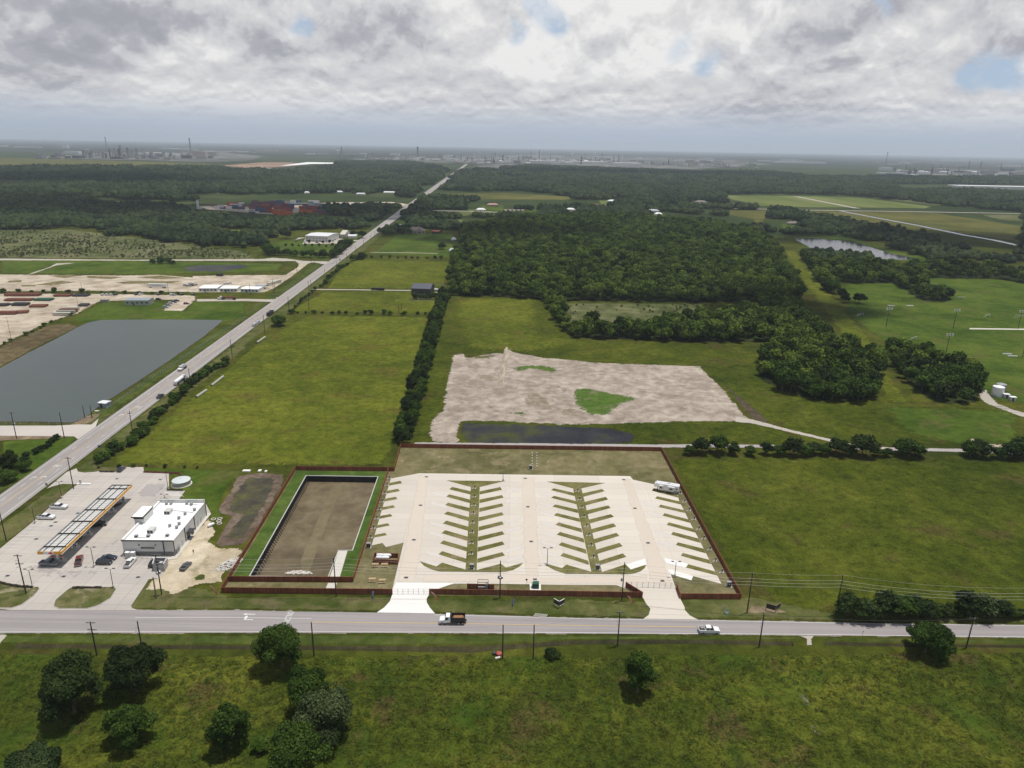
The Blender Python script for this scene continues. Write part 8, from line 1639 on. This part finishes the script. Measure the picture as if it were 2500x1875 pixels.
def fbox(px, py, wpx, hpx, mt, lab, cat='building', name='warehouse', grp=None, dm=None, roofm=None):
    p, h = far_at(px, py, hpx); w_ = wpx * (p.length) / FPX; d_ = dm or min(w_ * .6, 120); t = thing(name, p, 0, lab, cat, grp); b_ = MB().box((0, 0, h / 2), (w_, d_, h)).build('wall', mt, t); MB().box((0, 0, h + h * .04), (w_ * 1.01, d_ * 1.02, h * .08)).build('roof', roofm or mt, t); return t
def fstack(px, py, hpx, mt, lab, rad=3.2, grp=None, cat='chimney', name='chimney', top=True):
    p, h = far_at(px, py, hpx); t = thing(name, p, 0, lab, cat, grp); MB().lathe((0, 0, 0), [(rad, 0), (rad * .72, h)], 8).build('shaft', mt, t)
    if top: MB().lathe((0, 0, h * .93), [(rad * .8, 0), (rad * 1.1, h * .02), (rad * 1.1, h * .05), (rad * .7, h * .07)], 8).build('top_platform', mt, t)
    return t
def ftank(px, py, wpx, mt, lab, grp):
    p, _ = far_at(px, py, 1); r_ = wpx * p.length / FPX / 2; t = thing('storage_tank', p, 0, lab, 'storage tank', grp); MB().lathe((0, 0, 0), [(r_, 0), (r_, r_ * .7), (r_ * .5, r_ * .82), (0, r_ * .86)], 12).build('shell', mt, t)
R_ = random.Random(3)
fbox(690 + 60, 0 + 400, 1, 1, m_fw, '') if False else None
fbox(1530, 406, 60, 7, m_fw, 'bright long warehouse at the right of the middle refinery', roofm=m_fw); fbox(1345, 399, 100, 5.5, m_fw, 'very long white warehouse behind the canal', roofm=m_fw); fbox(1440, 400, 70, 5, m_fw, 'long white warehouse right of the canal'); fbox(1195, 399, 26, 7, m_ft, 'tan hall in the middle refinery'); fbox(1215, 393, 30, 8, m_fw, 'white hall in the middle refinery')
fbox(372, 380, 46, 6, m_fw, 'white hall behind the left refinery towers'); fbox(420, 380, 26, 4, m_fw, 'smaller white hall behind the left refinery'); fbox(488, 382, 30, 10, m_ft, 'tan block at the right of the left refinery'); fbox(516, 381, 26, 9, m_ft, 'second tan block at the right of the left refinery'); fbox(160, 362, 12, 6, m_fw, 'small white block far left near the skyline'); fbox(180, 376, 30, 5, m_fw, 'pale hall at the left of the left refinery')
fbox(2160, 416, 22, 5.5, m_fw, 'white block at the left of the right refinery'); fbox(2470, 461, 230, 4.5, m_fw, 'huge flat white roof behind the right woods', dm=80); fbox(1760, 421, 110, 3, m_fw, 'long pale roof in front of the woods line right', dm=60); fbox(1860, 421, 60, 2.6, m_fw, 'second long pale roof beside it', dm=50); fbox(1950, 399, 110, 3.4, m_fw, 'long white roof near the right skyline', dm=120); fbox(2340, 394, 70, 3, m_fw, 'white roof on the right skyline', dm=90)
fstack(1020, 383, 22, m_fd, 'tall dark chimney on the skyline left of the highway end', 12); fstack(467, 380, 36, m_fs, 'tall slim tower with bright top in the left refinery', 7); fstack(835, 385, 23, m_fs, 'pale chimney on the left middle skyline', 7); fstack(2162, 404, 27, m_fd, 'thin dark mast on the right skyline', 4); fstack(262, 372, 30, m_fs, 'faint tall chimney in the left refinery', 5)
for px, py in ((825, 376), (1452, 381), (1397, 383)):
    p, h = far_at(px, py, 9); t = thing('water_tower', p, 0, 'white mushroom water tower on the skyline, %s' % ({825: 'left', 1452: 'right', 1397: 'middle'}[px]), 'water tower', 'white water towers'); MB().lathe((0, 0, 0), [(5, 0), (4, h * .7)], 8).build('column', m_fw, t); MB().lathe((0, 0, h * .66), [(4, 0), (18, h * .12), (18, h * .22), (3, h * .32)], 14).build('bowl', m_fw, t)
for i in range(52):   # left refinery
    px = R_.gauss(310, 70); px = min(520, max(170, px)); big_ = abs(px - 312) < 45; hp = R_.uniform(6, 13) + (9 if big_ and R_.random() < .5 else 0); fstack(px, 385 - (px - 300) * -.004 + R_.uniform(-4, 3), hp, R_.choice((m_fs, m_fs, m_fd, m_ft)), 'process tower in the crowded left refinery', R_.uniform(3.5, 10), 'process towers of the left refinery', 'process tower', 'process_tower')
for i in range(22): fbox(R_.uniform(90, 520), 388 + R_.uniform(-5, 3), R_.uniform(6, 22), R_.uniform(3, 8), R_.choice((m_fs, m_ft, m_fs, m_fd)), 'process block among the towers of the left refinery', 'process plant', 'process_block', 'process blocks of the left refinery', 40)
for i in range(95):   # middle refineries
    px = R_.uniform(860, 1800); hp = R_.choice((7, 9, 12, 15, 20, 22)) * R_.uniform(.7, 1.1) * (1 if 1150 < px < 1560 else .6); py = np.interp(px, [860, 1140, 1300, 1560, 1800], [388, 398, 396, 402, 408]) + R_.uniform(-8, 3)
    fstack(px, py, hp, R_.choice((m_fs, m_fs, m_fw, m_fd, m_ft)), 'process tower on the hazy middle skyline', R_.uniform(3, 6.5), 'process towers of the middle skyline', 'process tower', 'process_tower')
for i in range(110): px = R_.uniform(850, 1850); fbox(px, np.interp(px, [860, 1140, 1300, 1560, 1850], [390, 399, 399, 405, 411]) + R_.uniform(-13, 2), R_.uniform(5, 24), R_.uniform(2, 6), R_.choice((m_fs, m_ft, m_fw, m_ft)), 'low plant block on the hazy middle skyline', 'process plant', 'process_block', 'plant blocks of the middle skyline', 60)
for i in range(40): px = R_.uniform(2180, 2500); fstack(px, 428 + R_.uniform(-16, 2), R_.uniform(5, 16), R_.choice((m_fs, m_fd, m_ft)), 'process tower in the right-hand refinery', R_.uniform(3, 6), 'process towers of the right refinery', 'process tower', 'process_tower')
for i in range(34): fbox(R_.uniform(2150, 2500), 430 + R_.uniform(-14, 2), R_.uniform(5, 24), R_.uniform(2, 6), R_.choice((m_fs, m_ft, m_fw, m_fd)), 'low plant block in the right-hand refinery', 'process plant', 'process_block', 'plant blocks of the right refinery', 50)
for i, px in enumerate((2196, 2212, 2226, 2248, 2262, 2300, 2312, 2380)): ftank(px, 421 + i * .6, R_.uniform(8, 14), m_fw, 'white storage tank in the right-hand refinery', 'white tanks of the right refinery')
for i in range(14): ftank(R_.uniform(1180, 1560), 396 + R_.uniform(-3, 6), R_.uniform(7, 14), m_fw, 'white storage tank in the middle refinery', 'white tanks of the middle refinery')
for i in range(34): px = R_.uniform(0, 2500); fbox(px, 352 + px * .0185 + R_.uniform(4, 12), R_.uniform(8, 60), R_.uniform(1.2, 2.2), R_.choice((m_fw, m_ft, m_fw)), 'pale sliver of a building in the haze under the horizon', 'building', 'far_building', 'buildings in the haze under the horizon', 80)
# ------------------------------------------------------------------ clouds overhead: they shade parts of the land
def cloud(shadow_px, alt, rx, ry, seed, dens, label):
    s = g(*shadow_px); c = s + SUNV * (alt / SUNV.z); r = random.Random(seed); mt, w, b = base_mat('cloud vapour %d' % seed); w.t.nodes.remove(b)
    tr = w.n('ShaderNodeBsdfTransparent'); df = w.n('ShaderNodeBsdfDiffuse'); df.inputs[0].default_value = (.85, .85, .86, 1); mx_ = w.n('ShaderNodeMixShader'); ly = w.n('ShaderNodeTexCoord'); n_ = w.noise(ly.outputs['Object'], 3.2 / rx, 4, .6)
    w.set(mx_.inputs[0], w.math('MULTIPLY', w.ss(n_, .38, .56), dens)); w.t.links.new(tr.outputs[0], mx_.inputs[1]); w.t.links.new(df.outputs[0], mx_.inputs[2]); w.t.links.new(mx_.outputs[0], w.t.nodes['Material Output'].inputs[0])
    q = MB()
    for k in range(9):
        a = r.uniform(0, 6.28); d = r.uniform(0, .6); x, y = rx * d * math.cos(a), ry * d * math.sin(a); R1 = r.uniform(.35, .6); n = 16
        q.loft([[(x + rx * R1 * e * math.cos(6.283 * i / n) * (1 + .2 * noise.noise((k, math.cos(6.283 * i / n) * 2, math.sin(6.283 * i / n) * 2))), y + ry * R1 * e * math.sin(6.283 * i / n) * (1 + .2 * noise.noise((k + 9, math.cos(6.283 * i / n) * 2, math.sin(6.283 * i / n) * 2))), rx * R1 * hh) for i in range(n)] for e, hh in ((.2, -.06), (.8, -.04), (1.0, .1), (.75, .35), (.25, .5))])
    o = q.build('cloud', mt, loc=c, smooth=True); return tag(o, label, 'cloud', kind='stuff')
cloud((1230, 575), 1500, 190, 150, 1, .5, 'cloud high above the central wood'); cloud((350, 512), 1700, 620, 260, 2, .45, 'cloud high above the container woods')
cloud((2350, 585), 1600, 380, 200, 4, .5, 'cloud high above the far right field'); cloud((1480, 425), 2600, 2400, 420, 5, .3, 'thin cloud high above the far woods')
cloud((1960, 760), 1300, 110, 90, 7, .35, 'cloud high above the right wood'); cloud((60, 440), 2400, 900, 500, 8, .4, 'cloud high above the left woods')
# ------------------------------------------------------------------ haze
mt = bpy.data.materials.new('haze'); mt.use_nodes = True; t_ = mt.node_tree; t_.nodes.clear(); pv = t_.nodes.new('ShaderNodeVolumePrincipled'); pv.inputs['Color'].default_value = (.78, .87, 1.0, 1); pv.inputs['Density'].default_value = 5.5e-5; pv.inputs['Anisotropy'].default_value = .15
ou = t_.nodes.new('ShaderNodeOutputMaterial'); t_.links.new(pv.outputs[0], ou.inputs['Volume'])
q = MB().box((0, 19500, 173.5), (81000, 46500, 355)); hz_o = q.build('haze', mt); hz_o['kind'] = 'stuff'
